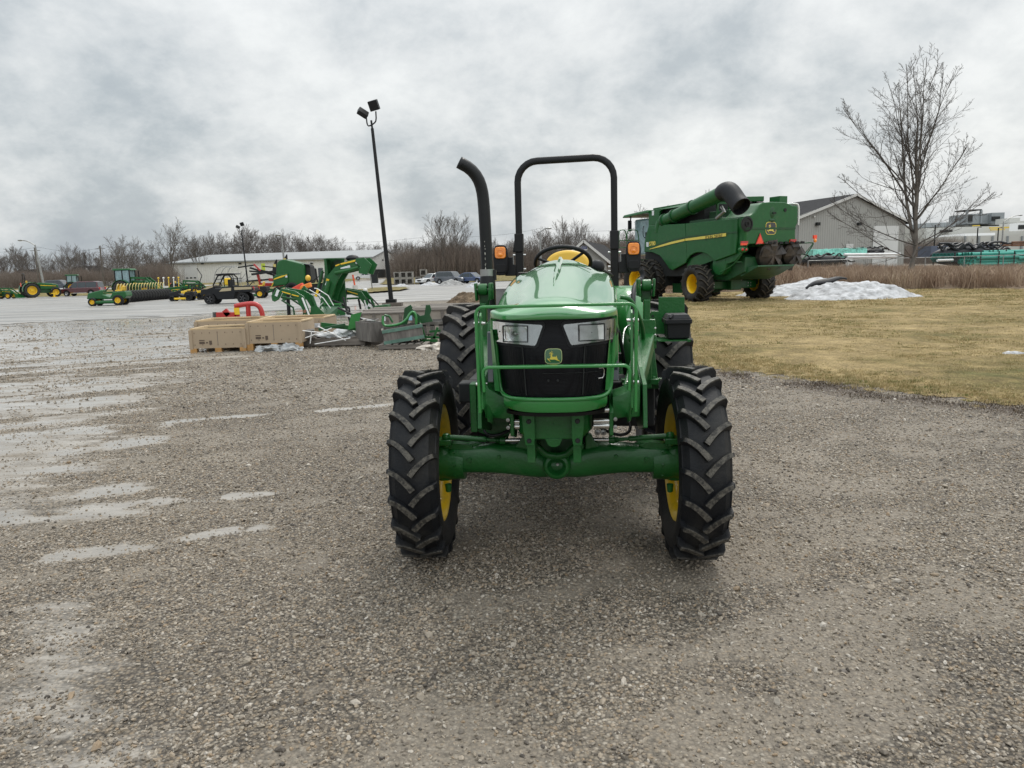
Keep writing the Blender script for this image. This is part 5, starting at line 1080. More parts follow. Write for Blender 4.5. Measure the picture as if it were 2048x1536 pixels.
b = MB(); b.loft([[Vector((-.9, -2.65, 2.42)), Vector((1.75, -2.65, 2.50)), Vector((1.75, -1.5, 2.48)), Vector((-.9, -1.5, 2.42))], [Vector((-.6, -2.35, 2.34)), Vector((1.5, -2.35, 2.40)), Vector((1.4, -1.5, 2.3)), Vector((-.8, -1.5, 2.3))]]); b.build('spreader_deck', GREEND, cb, 0)
b = MB()
for k in range(7): b.bar((-.35 + .3 * k, -2.66, 2.475), (-.15 + .3 * k, -2.66, 2.455), .03, .09)
build_each(b, 'deck_strip', BLKP, cb, 0)
TARP = pbr('muddy rubber flap', (.022, .019, .018), .5, var=.5, vs=4, dirt=(.10, .075, .055), dirt_amt=.5, ds=2.5)
R3 = random.Random(3)
for cx_, cz_, rr0 in ((.02, 1.95, .62), (1.22, 1.98, .50)):
    b = MB(); b.lathe([(0, -.10), (rr0 * .3, -.12), (rr0 * .85, -.02), (rr0, .06), (rr0 * 1.0, .30), (0, .32)], (cx_, -2.50, cz_), (0, 1, .12), 24); sp = b.build('straw_spreader', TARP, cb, smooth=40)
    for k in range(5):
        a = k * 1.257 + .4; v1 = Vector((math.cos(a), 0, math.sin(a))); v2 = Vector((-math.sin(a), 0, math.cos(a))); c0 = Vector((cx_, -2.62, cz_))
        b = MB(); b.loft([[c0 + v1 * rr0 * .1 + v2 * (-.02), c0 + v1 * rr0 * .1 + v2 * .05, c0 + v1 * rr0 * .12 + Vector((0, .03, 0))], [c0 + v1 * rr0 * .6 + v2 * (-.12) + Vector((0, -.10, 0)), c0 + v1 * rr0 * .62 + v2 * .14 + Vector((0, -.02, 0)), c0 + v1 * rr0 * .6 + Vector((0, .04, 0))], [c0 + v1 * rr0 * 1.02 + v2 * (-.18) + Vector((0, -.05, 0)), c0 + v1 * rr0 * .98 + v2 * .2 + Vector((0, .08, 0)), c0 + v1 * rr0 + Vector((0, .12, 0))]])
        b.build('spreader_blade', TARP, sp, 0)
b = MB(); b.loft([[Vector((1.25, -2.3, 1.9)), Vector((1.5, -2.35, 1.85)), Vector((1.5, -2.0, 1.9))], [Vector((1.15, -2.3, 1.3)), Vector((1.32, -2.35, 1.3)), Vector((1.3, -2.1, 1.4))]]); b.build('rubber_flap', TARP, cb, 0)
b = MB(); b.lathe([(0, -.2), (.42, -.2), (.45, -.1), (.45, .25), (0, .25)], (-1.25, -.95, 1.62), (1, 0, 0), 28); b.build('drive_guard', GREENF, cb, smooth=40)
b = MB(); b.prism([(.7, 1.55), (1.0, 1.0), (1.4, .95), (1.2, 1.9), (.0, 2.2), (-.9, 1.9)], (-1.38, 0, 0), (0, 1, 0), (0, 0, 1), .05); b.build('curved_shield', GREENF, cb, 0)
q = S(1447, 533, -1.42); b = MB(); b.box((-1.425, q.y, q.z), (.01, .28, .22)); b.build('decal', LABEL, cb, 0)
# rear axle and underbody
b = MB(); b.bb(-1.40, 1.45, -.10, .35, .55, .90); b.bb(-.3, .3, -.4, .5, .5, 1.0); b.build('rear_axle', GREENF, cb, 0, bevel=.03)
b = MB()
for xx in (-1.2, -1.0, -.1, .5, .95, 1.1):
    for z in (.66, .78): b.lathe([(0, -.015), (.03, -.015), (.03, 0)], (xx, -.1, z), (0, 1, 0), 8)
build_each(b, 'bolt', STEEL, cb)
b = MB(); b.bb(-1.35, 1.35, .0, 4.6, 1.15, 3.3); b.bb(-1.3, 1.3, 3.0, 4.9, .7, 1.4); b.build('machine_body', DARK, cb, 0)
b = MB(); b.lathe([(0, -.8), (.32, -.8), (.32, .8), (0, .8)], (0, 2.2, .75), (1, 0, 0), 20); b.bb(-.9, .6, 1.4, 3.0, .35, .8); b.build('rock_trap', GREEND, cb, smooth=40)
b = MB(); pts = [S(u, v, -1.45) for u, v in ((1496, 488), (1489, 500), (1476, 520), (1462, 533), (1448, 541), (1440, 545))]; b.tube([(q.x, q.y, q.z) for q in pts], .025, 8, smooth=1); b.build('ladder_rail', GREENF, cb, smooth=60)
b = MB(); b.bar(tuple(S(1472, 524, -1.42)), tuple(Rr(1502, 523, -2.1)), .04, .04); b.build('tie_bar', GREENF, cb, 0)
# engine bay, radiator frame, tank extensions between shell and auger
b = MB(); b.bb(-1.35, 1.35, -1.0, 1.2, 3.2, 3.62); b.bb(-.9, 1.2, -.9, .4, 3.6, 3.95); b.build('engine_deck', GREEND, cb, 0, bevel=.03)
b = MB(); b.cyl((-.3, -.6, 4.05), (1.2, -.6, 4.15), .20, 18); b.build('air_cleaner', BLKP, cb, smooth=40)
b = MB()
for xx in (-1.2, -.55): b.bar((xx, -.5, 3.5), (xx, -.5, 4.30), .08, .08)
for z in (3.85, 4.25): b.bar((-1.2, -.5, z), (-.4, -.5, z), .07, .07)
build_each(b, 'deck_frame', GREENF, cb, 0)
b = MB(); b.bar((-1.0, .3, 4.45), (1.0, -.9, 4.42), .25, .22); b.build('cross_auger_cover', GREENF, cb, 0, bevel=.03)
b = MB(); b.bb(.95, 1.40, -1.9, -1.3, 3.95, 4.45); b.build('screen_box', GREENF, cb, 0, bevel=.02)
b = MB(); b.tube([(1.1, -1.9, 4.1), (1.40, -2.35, 4.1), (1.52, -2.4, 4.05), (1.56, -2.4, 3.8), (1.55, -2.4, 3.2)], .035, 8, smooth=2); b.build('rear_rail', WHITE, cb, smooth=60)
b = MB(); b.prism(yz([(1299, 421), (1310, 419.5), (1322, 417), (1326, 418), (1321, 424), (1320, 436), (1319, 449), (1299, 451.5)], -1.25), (-1.25, 0, 0), (0, 1, 0), (0, 0, 1), .12); tk = b.build('grain_tank_side', GREENF, cb, 0, bevel=.02)
q = S(1306, 426, -1.32); b = MB(); b.box(q, (.01, .16, .22)); b.build('decal', LABEL, tk, 0)
b = MB(); b.loft([[Vector((-1.25, 4.1, 4.30)), Vector((-1.25, 1.0, 4.30)), Vector((1.25, 1.0, 4.30)), Vector((1.25, 4.1, 4.30))], [Vector((-1.25, 4.1, 4.42)), Vector((-1.0, 1.2, 4.50)), Vector((1.0, 1.2, 4.50)), Vector((1.25, 4.1, 4.42))]]); b.build('grain_tank_lid', GREENF, cb, 0, bevel=.02)
b = MB(); b.bb(-1.0, 1.2, .6, 4.1, 3.3, 4.32); b.build('grain_tank_inside', DARK, cb, 0)
# unloading auger, folded back along the machine
A0 = CB.onx(1328, 442, -1.35); A1 = CB.onx(1446, 386, -1.6)
ra = .29
ad = (A1 - A0).normalized()
b = MB(); b.tube([A0 - ad * .1, A0.lerp(A1, .5), A1], [.26, .285, .32], 28); au = b.build('unloading_auger', GREENF, cb, smooth=60)
for f in (.02, .20, .52): b = MB(); c = A0 + (A1 - A0) * f; b.tube([c - ad * .05, c + ad * .05], ra + .035, 28); b.build('auger_band', GREEND, au, smooth=40)
b = MB(); b.tube([A0 - ad * .15, A0 - ad * .28 - Vector((0, 0, .1)), A0 - ad * .35 - Vector((0, 0, .45))], [.26, .27, .25], 20, smooth=1); b.build('auger_elbow', GREENF, au, smooth=60)
b = MB(); P0 = A1 - ad * .1
b.tube([P0, P0 + ad * .22 + Vector((0, 0, .03)), P0 + ad * .48 + Vector((0, -.04, -.03)), P0 + ad * .62 + Vector((-.02, -.18, -.28)), P0 + ad * .66 + Vector((-.04, -.40, -.56)), P0 + ad * .68 + Vector((-.06, -.66, -.78))], [.33, .37, .38, .37, .37, .38], 24, caps=False, smooth=2); b.build('auger_boot', BLKP, au, smooth=60, solid=.03)
b = MB(); b.lathe([(0, 0), (.355, 0)], P0 + ad * .66 + Vector((-.04, -.42, -.58)), (0, .8, .6), 24); b.build('boot_inside', DARK, au)
b = MB(); b.tube([A1 + Vector((.1, .2, -.55)), A1 + Vector((.1, .0, -.75)), A1 + Vector((.1, .5, -1.0))], .07, 8); b.build('auger_rest', STEEL, cb)
# cab, mirror arm, platform rails
b = MB(); b.bb(-1.05, 1.1, 4.5, 6.0, 2.2, 4.0); b.build('cab', GLASSC, cb, 0, bevel=.1)
b = MB(); b.loft([[Vector((-1.45, 4.3, 4.22)), Vector((1.3, 4.3, 4.22)), Vector((1.3, 6.5, 4.15)), Vector((-1.45, 6.5, 4.12))], [Vector((-1.4, 4.35, 4.36)), Vector((1.3, 4.35, 4.36)), Vector((1.3, 6.4, 4.30)), Vector((-1.4, 6.4, 4.26))]]); b.build('cab_roof', GREENF, cb, 0, bevel=.04)
b = MB(); b.bb(-1.08, -1.0, 4.5, 4.6, 2.2, 4.2); b.build('cab_post', BLK, cb, 0)
q = CB.ony(1262, 435, 6.0); q2 = CB.ony(1259.5, 452, 6.0)
b = MB(); b.tube([(-1.3, 6.0, 4.12), (q.x, 6, q.z + .02), (q.x - .06, 6, q.z - .25)], .035, 8); mi = b.build('mirror_arm', BLK, cb)
b = MB(); b.box((q2.x, 6.0, q2.z), (.20, .10, .55)); b.build('mirror', BLKP, mi, 0, bevel=.03)
for u0, u1 in ((1238, 1252), (1254, 1276)):
    a0 = CB.ony(u0, 497, 4.9); a1 = CB.ony(u1, 497, 4.9); t0 = CB.ony(u0 + 1, 462, 4.9)
    b = MB(); zt = t0.z + .05; b.tube([(a0.x, 4.9, a0.z), (a0.x, 4.9, zt - .1), (a0.x + .1, 4.9, zt), (a1.x - .1, 4.9, zt), (a1.x, 4.9, zt - .1), (a1.x + .1, 4.9, a1.z)], .025, 8, smooth=1)
    b.tube([(a0.x, 4.9, zt - .5), (a1.x, 4.9, zt - .5)], .02, 8); b.tube([(a0.x, 4.9, zt - .85), (a1.x, 4.9, zt - .85)], .02, 8); b.build('platform_rail', GREENF, cb, smooth=60)
b = MB(); b.bb(-2.3, -1.3, 4.3, 5.2, 1.85, 2.0); b.build('platform', GREEND, cb, 0)
b = MB(); b.tube([CB.ony(1288, 452, 4.6), CB.ony(1286, 455, 4.6), CB.ony(1286, 472, 4.6), CB.ony(1290, 476, 4.6)], .02, 6, smooth=1); b.build('door_rail', BLK, cb)
# outrigger with lamp on the far side
b = MB()
pa = [Rr(u, v, -2.3) for u, v in ((1594, 487), (1625, 485), (1627, 488), (1618, 502), (1607, 517), (1600, 519), (1585, 519))]
b.tube(pa, .028, 8, smooth=1); ou_ = b.build('lamp_outrigger', GREEND, cb, smooth=60)
b = MB(); b.tube([Rr(u, v, -2.3) for u, v in ((1590, 509), (1606, 508.5), (1612, 504), (1626, 487))], .02, 8); b.build('outrigger_brace', GREEND, ou_)
q = Rr(1629, 475, -2.3); b = MB(); b.bb(q.x - .09, q.x + .09, -2.36, -2.28, q.z - .05, q.z + .10); b.build('outrigger_reflector', REFL, ou_, 0)
b = MB(); b.ell((q.x, -2.34, q.z - .13), (.08, .06, .09), 14, 8); b.build('outrigger_lamp', AMB, ou_, smooth=60)
# ================================================================== background: buildings, woods, pipes, snow
SIDING = pbr('cream metal siding', (.70, .69, .65), .5, var=.04, vs=.3, dirt=(.38, .37, .33), dirt_amt=.1, ds=.6)
SIDING2 = pbr('grey metal siding', (.34, .335, .31), .5, var=.04, vs=.3)
ROOFL = pbr('pale metal roof', (.27, .28, .28), .38, var=.06, vs=.4, metal=.2)
ROOFD = pbr('dark shingle roof', (.032, .032, .034), .9, spec=.1, var=.25, vs=3)
TRIM = pbr('white trim', (.58, .57, .54), .5, var=.04)
DOORW = pbr('white overhead door', (.62, .62, .60), .45, var=.05, vs=.8)
def ribwall(p0, p1, z0, z1a, z1b, mid=None, pitch=.45, dep=.035):
    """corrugated wall from p0 to p1; top follows eaves (and a gable peak in the middle)"""
    p0 = Vector((p0[0], p0[1], 0)); p1 = Vector((p1[0], p1[1], 0)); d = p1 - p0; L_ = d.length; d.normalize(); nn = Vector((d.y, -d.x, 0)); n_ = int(L_ / pitch); b = MB(); top = []; bot = []
    for i in range(n_):
        for f, o in ((0, 0), (.62, 0), (.70, dep), (.92, dep)):
            s_ = (i + f) * L_ / n_; h = z1a + (z1b - z1a) * s_ / L_
            if mid is not None: h += (mid - (z1a + z1b) / 2) * (1 - abs(s_ / L_ - .5) * 2)
            p = p0 + d * s_ + nn * o; bot.append(Vector((p.x, p.y, z0))); top.append(Vector((p.x, p.y, h)))
    b.loft([bot, top], caps=False, close=False); bk = [(Vector((p0.x, p0.y, z0)) - nn * .1), (Vector((p1.x, p1.y, z0)) - nn * .1), Vector((p1.x, p1.y, z1b)) - nn * .1, Vector((p0.x, p0.y, z1a)) - nn * .1]
    return b
def local(b, o):   # shift a builder into a thing's local frame
    b.v = [(x - o[0], y - o[1], z - o[2]) for x, y, z in b.v]; return b
# ---- long cream machine shed, parallel to the picture
O = (-51, 165, .7); W1 = thing('metal_shed', O, 0, 'long low cream metal building with pale roof, standing in front of the bare woods', 'building')
xl, xr, yn, yf, zb, ze, zr = at(341, 546, 160).x, at(745, 530, 160).x, 160.0, 183.0, .5, 5.2, 6.9; GXW = at(797, 530, 183).x - xr
local(ribwall((xl, yn), (xr, yn), zb, ze, ze), O).build('front_wall', SIDING, W1, 0)
b = ribwall((xr, yn), (xr + GXW, yf), zb, ze, ze, mid=zr); local(b, O).build('gable_wall', SIDING, W1, 0)
b = MB(); b.bb(xl, xr - .1, yn + .15, yf, zb, ze - .05); local(b, O).build('inner_shell', SIDING, W1, 0)
b = MB(); ym = (yn + yf) / 2
b.loft([[Vector((xl - .4, yn - .5, ze - .08)), Vector((xl - .4 + 4.5, ym, zr)), Vector((xl - .4, yf + .5, ze - .08)), Vector((xl - .4, yf + .5, ze - .25)), Vector((xl - .4 + 4.5, ym, zr - .2)), Vector((xl - .4, yn - .5, ze - .25))], [Vector((xr + .35, yn - .5, ze + .02)), Vector((xr + 1.4, ym, zr + .15)), Vector((xr + GXW + .4, yf + .5, ze)), Vector((xr + GXW + .4, yf + .5, ze - .2)), Vector((xr + 1.4, ym, zr - .05)), Vector((xr + .35, yn - .5, ze - .18))]])
local(b, O).build('roof', ROOFL, W1, 0)
b = MB(); b.bb(xl - .4, xr + .3, yn - .62, yn - .5, ze - .3, ze - .05); local(b, O).build('gutter', pbr('grey gutter', (.25, .26, .26), .5), W1, 0)
for u0, u1, vt in ((366, 394, 529.5),):
    a = at(u0, vt, yn - .1); c = at(u1, vt, yn - .1); b = MB(); b.bb(a.x, c.x, yn - .14, yn - .05, .6, a.z); dr = local(b, O).build('overhead_door', DOORW, W1, 0)
    for k in range(3): x_ = a.x + (c.x - a.x) * (.22 + .28 * k); b = MB(); b.bb(x_ - .25, x_ + .25, yn - .17, yn - .13, 1.75, 2.0); local(b, O).build('door_window', GLASSD, dr, 0)
for u in (622, 636, 656, 672): a = at(u, 536, yn - .1); b = MB(); b.bb(a.x, a.x + (.9 if u > 640 or u < 630 else 1.0), yn - .14, yn - .05, .6, a.z); local(b, O).build('entry_door' if u == 622 else 'window', GLASSD if u != 622 else pbr('grey door', (.2, .21, .2), .5), W1, 0)
for u in (405, 623, 480): a = at(u, 527, yn - .1); b = MB(); b.box((a.x, yn - .2, a.z), (.5, .3, .3)); local(b, O).build('wall_lamp', DARK, W1, 0)
for k, (f0, f1) in enumerate(((.05, .42), (.46, .80))):
    b = MB(); y0_ = yn + (yf - yn) * f0; y1_ = yn + (yf - yn) * f1; b.add([(xr + .2 + GXW * f0, y0_, .6), (xr + .2 + GXW * f1, y1_, .6), (xr + .2 + GXW * f1, y1_, 2.6), (xr + .2 + GXW * f0, y0_, 2.6), (xr + GXW * f0, y0_, .6), (xr + GXW * f1, y1_, .6), (xr + GXW * f1, y1_, 2.6), (xr + GXW * f0, y0_, 2.6)], [(0, 1, 2, 3), (7, 6, 5, 4), (3, 2, 6, 7), (1, 5, 6, 2), (4, 0, 3, 7)])
    local(b, O).build('bay_opening', DARK, W1, 0)
for f in (.33, .67): b = MB(); b.box((xr + .3 + GXW * f, yn + (yf - yn) * f, 4.6), (.3, .5, .3)); local(b, O).build('wall_lamp', DARK, W1, 0)
# ---- grey steel barn at right
O = (41, 92, .6); W2 = thing('steel_barn', O, 0, 'grey steel barn with dark roof and white overhead door behind the pipe yard', 'building')
p0 = at(1598, 431, 90); p1 = at(1811, 441, 90); p1 = Vector((p1.x, 95.0, 0)) * 1.0; p1.x = at(1811, 441, 95).x; zl_ = at(1598, 431, 90).z; zr_ = at(1811, 441, 95).z; pk = at(1700, 390, 92.4)
dv = Vector((p1.x - p0.x, p1.y - p0.y, 0)).normalized(); bk_ = Vector((-dv.y, dv.x, 0))
local(ribwall(p0, p1, .4, zl_, zr_, mid=pk.z, pitch=.32, dep=.03), O).build('front_wall', SIDING2, W2, 0)
mid_ = Vector(((p0.x + p1.x) / 2, (p0.y + p1.y) / 2, 0)); ov = dv * .5
def at3(p, z): return Vector((p.x, p.y, z))
sl_ = (pk.z - zl_) * .09; fr_o = -bk_ * .4
b = MB(); Lr = 24
b.loft([[at3(p0 - ov + fr_o, zl_ - sl_ - .05), at3(mid_ + fr_o, pk.z + .12), at3(p1 + ov + fr_o, zr_ - sl_), at3(p1 + ov + fr_o, zr_ - sl_ - .22), at3(mid_ + fr_o, pk.z - .12), at3(p0 - ov + fr_o, zl_ - sl_ - .25)], [at3(p0 - ov + bk_ * Lr, zl_ - sl_ - .05), at3(mid_ + bk_ * Lr, pk.z + .12), at3(p1 + ov + bk_ * Lr, zr_ - sl_), at3(p1 + ov + bk_ * Lr, zr_ - sl_ - .22), at3(mid_ + bk_ * Lr, pk.z - .12), at3(p0 - ov + bk_ * Lr, zl_ - sl_ - .25)]])
local(b, O).build('roof', ROOFD, W2, 0)
b = MB(); b.bar(at3(p0 - ov + fr_o * 1.1, zl_ - sl_ - .15), at3(mid_ + fr_o * 1.1, pk.z - .0), .06, .28); local(b, O).build('rake_trim', TRIM, W2, 0)
b = MB(); b.bar(at3(mid_ + fr_o * 1.1, pk.z), at3(p1 + ov + fr_o * 1.1, zr_ - sl_ - .1), .06, .28); local(b, O).build('rake_trim', TRIM, W2, 0)
b = MB(); b.loft([[at3(p0, .4), at3(p1, .4), at3(p1 + bk_ * Lr, .4), at3(p0 + bk_ * Lr, .4)], [at3(p0 + bk_ * .15, zl_ - .3), at3(p1 + bk_ * .15, zr_ - .3), at3(p1 + bk_ * Lr, zr_ - .3), at3(p0 + bk_ * Lr, zl_ - .3)]]); local(b, O).build('side_walls', SIDING2, W2, 0)
def onwall(u, v):
    d = ray(u, v); nn = Vector((dv.y, -dv.x, 0)); q = Vector((p0.x, p0.y, EYE)) + nn * .08; t = (q - EYEP).dot(nn) / d.dot(nn); return EYEP + d * t
def wallbox(u0, u1, v0, z0, nm, mt, par, dd=.06):
    a = onwall(u0, v0); c = onwall(u1, v0); b = MB(); nn = Vector((dv.y, -dv.x, 0)) * dd
    b.loft([[at3(a, z0), at3(c, z0), at3(c + nn, z0), at3(a + nn, z0)], [at3(a, a.z), at3(c, a.z), at3(c + nn, a.z), at3(a + nn, a.z)]]); return local(b, O).build(nm, mt, par, 0)
wallbox(1747, 1797, 452, .6, 'overhead_door', DOORW, W2); wallbox(1692, 1706, 488, .6, 'entry_door', DOORW, W2, .07)
for u in (1634, 1717): a = onwall(u, 446); wallbox(u - 3, u + 3, 445, a.z - .3, 'wall_lamp', DARK, W2, .35)
a = onwall(1627, 433); wallbox(1626, 1629, 432, a.z - .1, 'small_lamp', TRIM, W2, .2)
# ---- small grey office behind the roll bar
O = (11, 72, .5); W3 = thing('office_building', O, 0, 'small grey gabled building with dark roof and a white sign, inside the roll bar', 'building')
D3 = 72; e0 = at(1120, 530, D3); pk = at(1166, 484, D3); e1 = at(1213, 520, D3); zb = .4
pe = Vector((e1.x + .2, D3, 0)); gl = e0; 
b = MB(); b.prism([(e0.x, zb), (e1.x, zb), (e1.x, e1.z), (pk.x, pk.z), (e0.x, e1.z - .1)], (0, D3 + .2, 0), (1, 0, 0), (0, 0, 1), .3); local(b, O).build('gable_wall', SIDING2, W3, 0)
rv = Vector((4.0, 16.0, 0)); b = MB(); g0 = Vector((e0.x - .4, D3 - .4, e1.z - .35)); g1 = Vector((pk.x, D3 - .4, pk.z + .12)); g2 = Vector((e1.x + .5, D3 - .4, e1.z - .35)); dn = Vector((0, 0, -.16))
b.loft([[g0, g1, g2, g2 + dn, g1 + dn, g0 + dn], [p_ + rv for p_ in (g0, g1, g2, g2 + dn, g1 + dn, g0 + dn)]]); local(b, O).build('roof', ROOFD, W3, 0)
b = MB(); b.bar(g0 + Vector((0, -.05, -.08)), g1 + Vector((0, -.05, -.04)), .05, .22); local(b, O).build('rake_trim', TRIM, W3, 0)
b = MB(); b.bar(g1 + Vector((0, -.05, -.04)), g2 + Vector((0, -.05, -.08)), .05, .22); local(b, O).build('rake_trim', TRIM, W3, 0)
b = MB(); b.loft([[Vector((e1.x, D3, zb)), Vector((e0.x, D3, zb)), Vector((e0.x, D3, e1.z - .3)), Vector((e1.x, D3, e1.z - .3))], [q + rv for q in (Vector((e1.x, D3, zb)), Vector((e0.x, D3, zb)), Vector((e0.x, D3, e1.z - .3)), Vector((e1.x, D3, e1.z - .3)))]]); local(b, O).build('side_walls', SIDING2, W3, 0)
a = at(1161.5, 492, D3); c = at(1175, 500.5, D3); b = MB(); b.bb(a.x, c.x, D3 - .06, D3, c.z, a.z); sg = local(b, O).build('sign_board', WHITE, W3, 0)
b = MB(); b.bb(a.x + .04, c.x - .04, D3 - .08, D3 - .065, c.z + .12, a.z - .05); local(b, O).build('sign_blue_band', pbr('blue sign print', (.03, .06, .22), .5), sg, 0)
BLU = pbr('white sign print', (.7, .7, .72), .5)
lettering('Howard', .20, BLU, sg, frameM(Vector(((a.x + c.x) / 2, D3 - .085, (a.z + c.z) / 2 + .03)) - Vector(O), (1, 0, 0), (0, 0, 1)))
# ---- factory on the far right
O = (165, 250, 1); FA = thing('factory', O, 0, 'large pale factory complex with rooftop towers and yellow railings beyond the pipe yard', 'factory')
CONC = pbr('pale panel wall', (.50, .50, .47), .6, var=.06, vs=.1); GREYT = pbr('grey tower panels', (.24, .26, .27), .6, var=.15, vs=.2); YRAIL = pbr('yellow railing', (.6, .42, .06), .5)
def fbox(u0, u1, v0, v1, D, dep, nm, mt, par):
    a = at(u0, v0, D); c = at(u1, v1, D); b = MB(); b.bb(a.x, c.x, D, D + dep, c.z, a.z); return local(b, O).build(nm, mt, par, 0)
fbox(1895, 2160, 473, 500, 230, 30, 'front_hall', CONC, FA)
for u in (1930, 1958, 1985, 2015, 2044, 2075): fbox(u, u + 1.2, 472, 500, 229.6, .5, 'panel_joint', GREYT, FA)
fbox(1930, 1990, 467, 473, 232, 20, 'roof_parapet', WHITE, FA)
fbox(1850, 2200, 456, 474, 262, 40, 'rear_hall', CONC, FA); fbox(1865, 2220, 447, 457, 300, 30, 'upper_hall', CONC, FA)
fbox(1852, 1912, 446, 453, 285, 10, 'roof_unit', GREYT, FA)
t1 = fbox(1935, 1962, 428, 447, 290, 12, 'roof_tower', GREYT, FA); fbox(1936, 1945, 430, 443, 289.5, .6, 'tower_opening', DARK, t1)
fbox(1963, 1981, 429, 447, 292, 10, 'roof_tower', GREYT, FA)
t1 = fbox(1984, 2008, 425.5, 446, 290, 12, 'roof_tower', GREYT, FA); fbox(1985, 2000, 433, 441, 289.5, .6, 'tower_opening', DARK, t1)
fbox(1934, 1964, 419, 420.5, 290, 8, 'tower_frame', DARK, FA); fbox(2019, 2040, 436, 445, 280, 8, 'roof_cabin', CONC, FA)
fbox(1934.4, 1935.6, 420, 446, 289.5, 1, 'tower_post', GREYT, FA); fbox(1962.6, 1963.8, 420, 446, 289.5, 1, 'tower_post', GREYT, FA)
for u0, u1, v0 in ((1980, 2026, 454.5), (1982, 2010, 458.5), (1946, 1960, 450.5)): fbox(u0, u1, v0, v0 + 1.6, 259, .5, 'safety_rail', YRAIL, FA)
fbox(1886, 1905, 460, 464, 260, 2, 'loading_dock', DARK, FA)
for u0, u1 in ((1865, 1880), (1962, 1990), (1992, 1998)): fbox(u0, u1, 449.5, 453, 299, 2, 'window_strip', DARK, FA)
t1 = fbox(2036, 2052, 446, 461, 240, 4, 'white_container', WHITE, FA); fbox(2038, 2052, 450, 458, 239.6, .3, 'container_opening', DARK, t1)
# ---- far houses on the left
for i, (u0, u1, v0, lb) in enumerate(((2, 80, 540, 'dark-roofed low house far left behind the bare trees'), (118, 205, 533, 'dark low house behind trees left of the long shed'), (206, 262, 545, 'small dark-roofed house behind trees nearest the long shed'))):
    D = 215; a = at(u0, v0, D); c = at(u1, v0, D); O = ((a.x + c.x) / 2, D, .8); H = thing('house', O, 0, lb, 'house', 'far houses behind the trees'); w_ = (c.x - a.x) / 2; h = a.z - .8
    b = MB(); b.bb(-w_, w_, 0, 8, 0, h * .5); b.build('wall', pbr('dim house siding', (.22, .21, .20), .7), H, 0)
    b = MB(); b.loft([[Vector((-w_ - .5, -.6, h * .48)), Vector((w_ + .5, -.6, h * .48)), Vector((w_ + .5, 8.6, h * .48)), Vector((-w_ - .5, 8.6, h * .48))], [Vector((-w_ * .55, 3.9, h)), Vector((w_ * .6, 3.9, h)), Vector((w_ * .6, 4.1, h)), Vector((-w_ * .55, 4.1, h))]]); b.build('roof', ROOFD, H, 0)
    b = MB(); b.prism([(-2.2, h * .45), (2.2, h * .45), (0, h * .9)], (w_ * .3, -.8, 0), (1, 0, 0), (0, 0, 1), .3); b.build('gable', pbr('pale gable', (.35, .35, .34), .7), H, 0)

# ---- bare trees
BARK = pbr('grey bark', (.13, .115, .098), .9, var=.35, vs=3, bump=.5, bs=20)
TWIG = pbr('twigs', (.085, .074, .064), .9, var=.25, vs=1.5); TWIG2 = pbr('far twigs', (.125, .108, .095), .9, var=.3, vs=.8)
def grow(seed, H, r0, lean=(0, 0), leaders=5, levels=4, ang=30, up=.35, split0=.22, kids=7, twr=.012, spread=1.0, sides=5, low=.12):
    R_ = random.Random(seed); tb, bb_ = MB(), MB()
    def branch(p, d, L_, r, lv, b):
        n_ = {0: 9, 1: 8, 2: 5, 3: 4}.get(lv, 2); pts = [p]; rs = [r]; dd = d.normalized()
        for i in range(n_):
            j = .10 if lv < 2 else .16
            dd = (dd + Vector((R_.gauss(0, j), R_.gauss(0, j), R_.gauss(0, j * .6) + up * (.10 if lv == 1 else .16) * (1 if lv else .3)))).normalized()
            p = p + dd * (L_ / n_); pts.append(p); rs.append(max(twr * (.75 if lv >= 3 else 1), r * (1 - (i + 1) / n_ * .88)))
        b.tube(pts, rs, (7 if lv == 0 else 5 if lv == 1 else 3), caps=False)
        if lv >= levels: return
        k = {0: leaders, 1: kids + 3, 2: kids, 3: kids - 2}.get(lv, 3); k = max(2, k)
        for q in range(k):
            t = (low if lv == 0 else .15) + (1 - (low if lv == 0 else .15)) * (q + R_.random()) / k
            t = min(t, .97); i = int(t * n_); f = t * n_ - i; i = min(i, n_ - 1); pp = pts[i].lerp(pts[i + 1], f); base = (pts[i + 1] - pts[i]).normalized()
            a = rad(R_.uniform(ang * .7, ang * 1.35)); ph = q * 2.4 + R_.uniform(-.6, .6); o1 = base.orthogonal().normalized(); o2 = base.cross(o1)
            nd = base * math.cos(a) + (o1 * math.cos(ph) + o2 * math.sin(ph)) * math.sin(a) * spread
            rr_ = rs[i] * (.62 if lv == 0 else .55); L2 = L_ * ((1 - t) * .55 + .42) * R_.uniform(.75, 1.1) * (.92 if lv == 0 else .62)
            branch(pp, nd, L2, max(rr_, twr), lv + 1, bb_)
    branch(Vector((0, 0, -.1)), Vector((lean[0], lean[1], 1)), H, r0, 0, tb)
    return tb, bb_
def tree(name, loc, tb, bb_, label, group=None, bm=None, tm=None):
    t = thing(name, loc, 0, label, 'tree', group); tb.build('trunk', bm or BARK, t, smooth=60); bb_.build('branches', tm or TWIG, t, smooth=60); return t
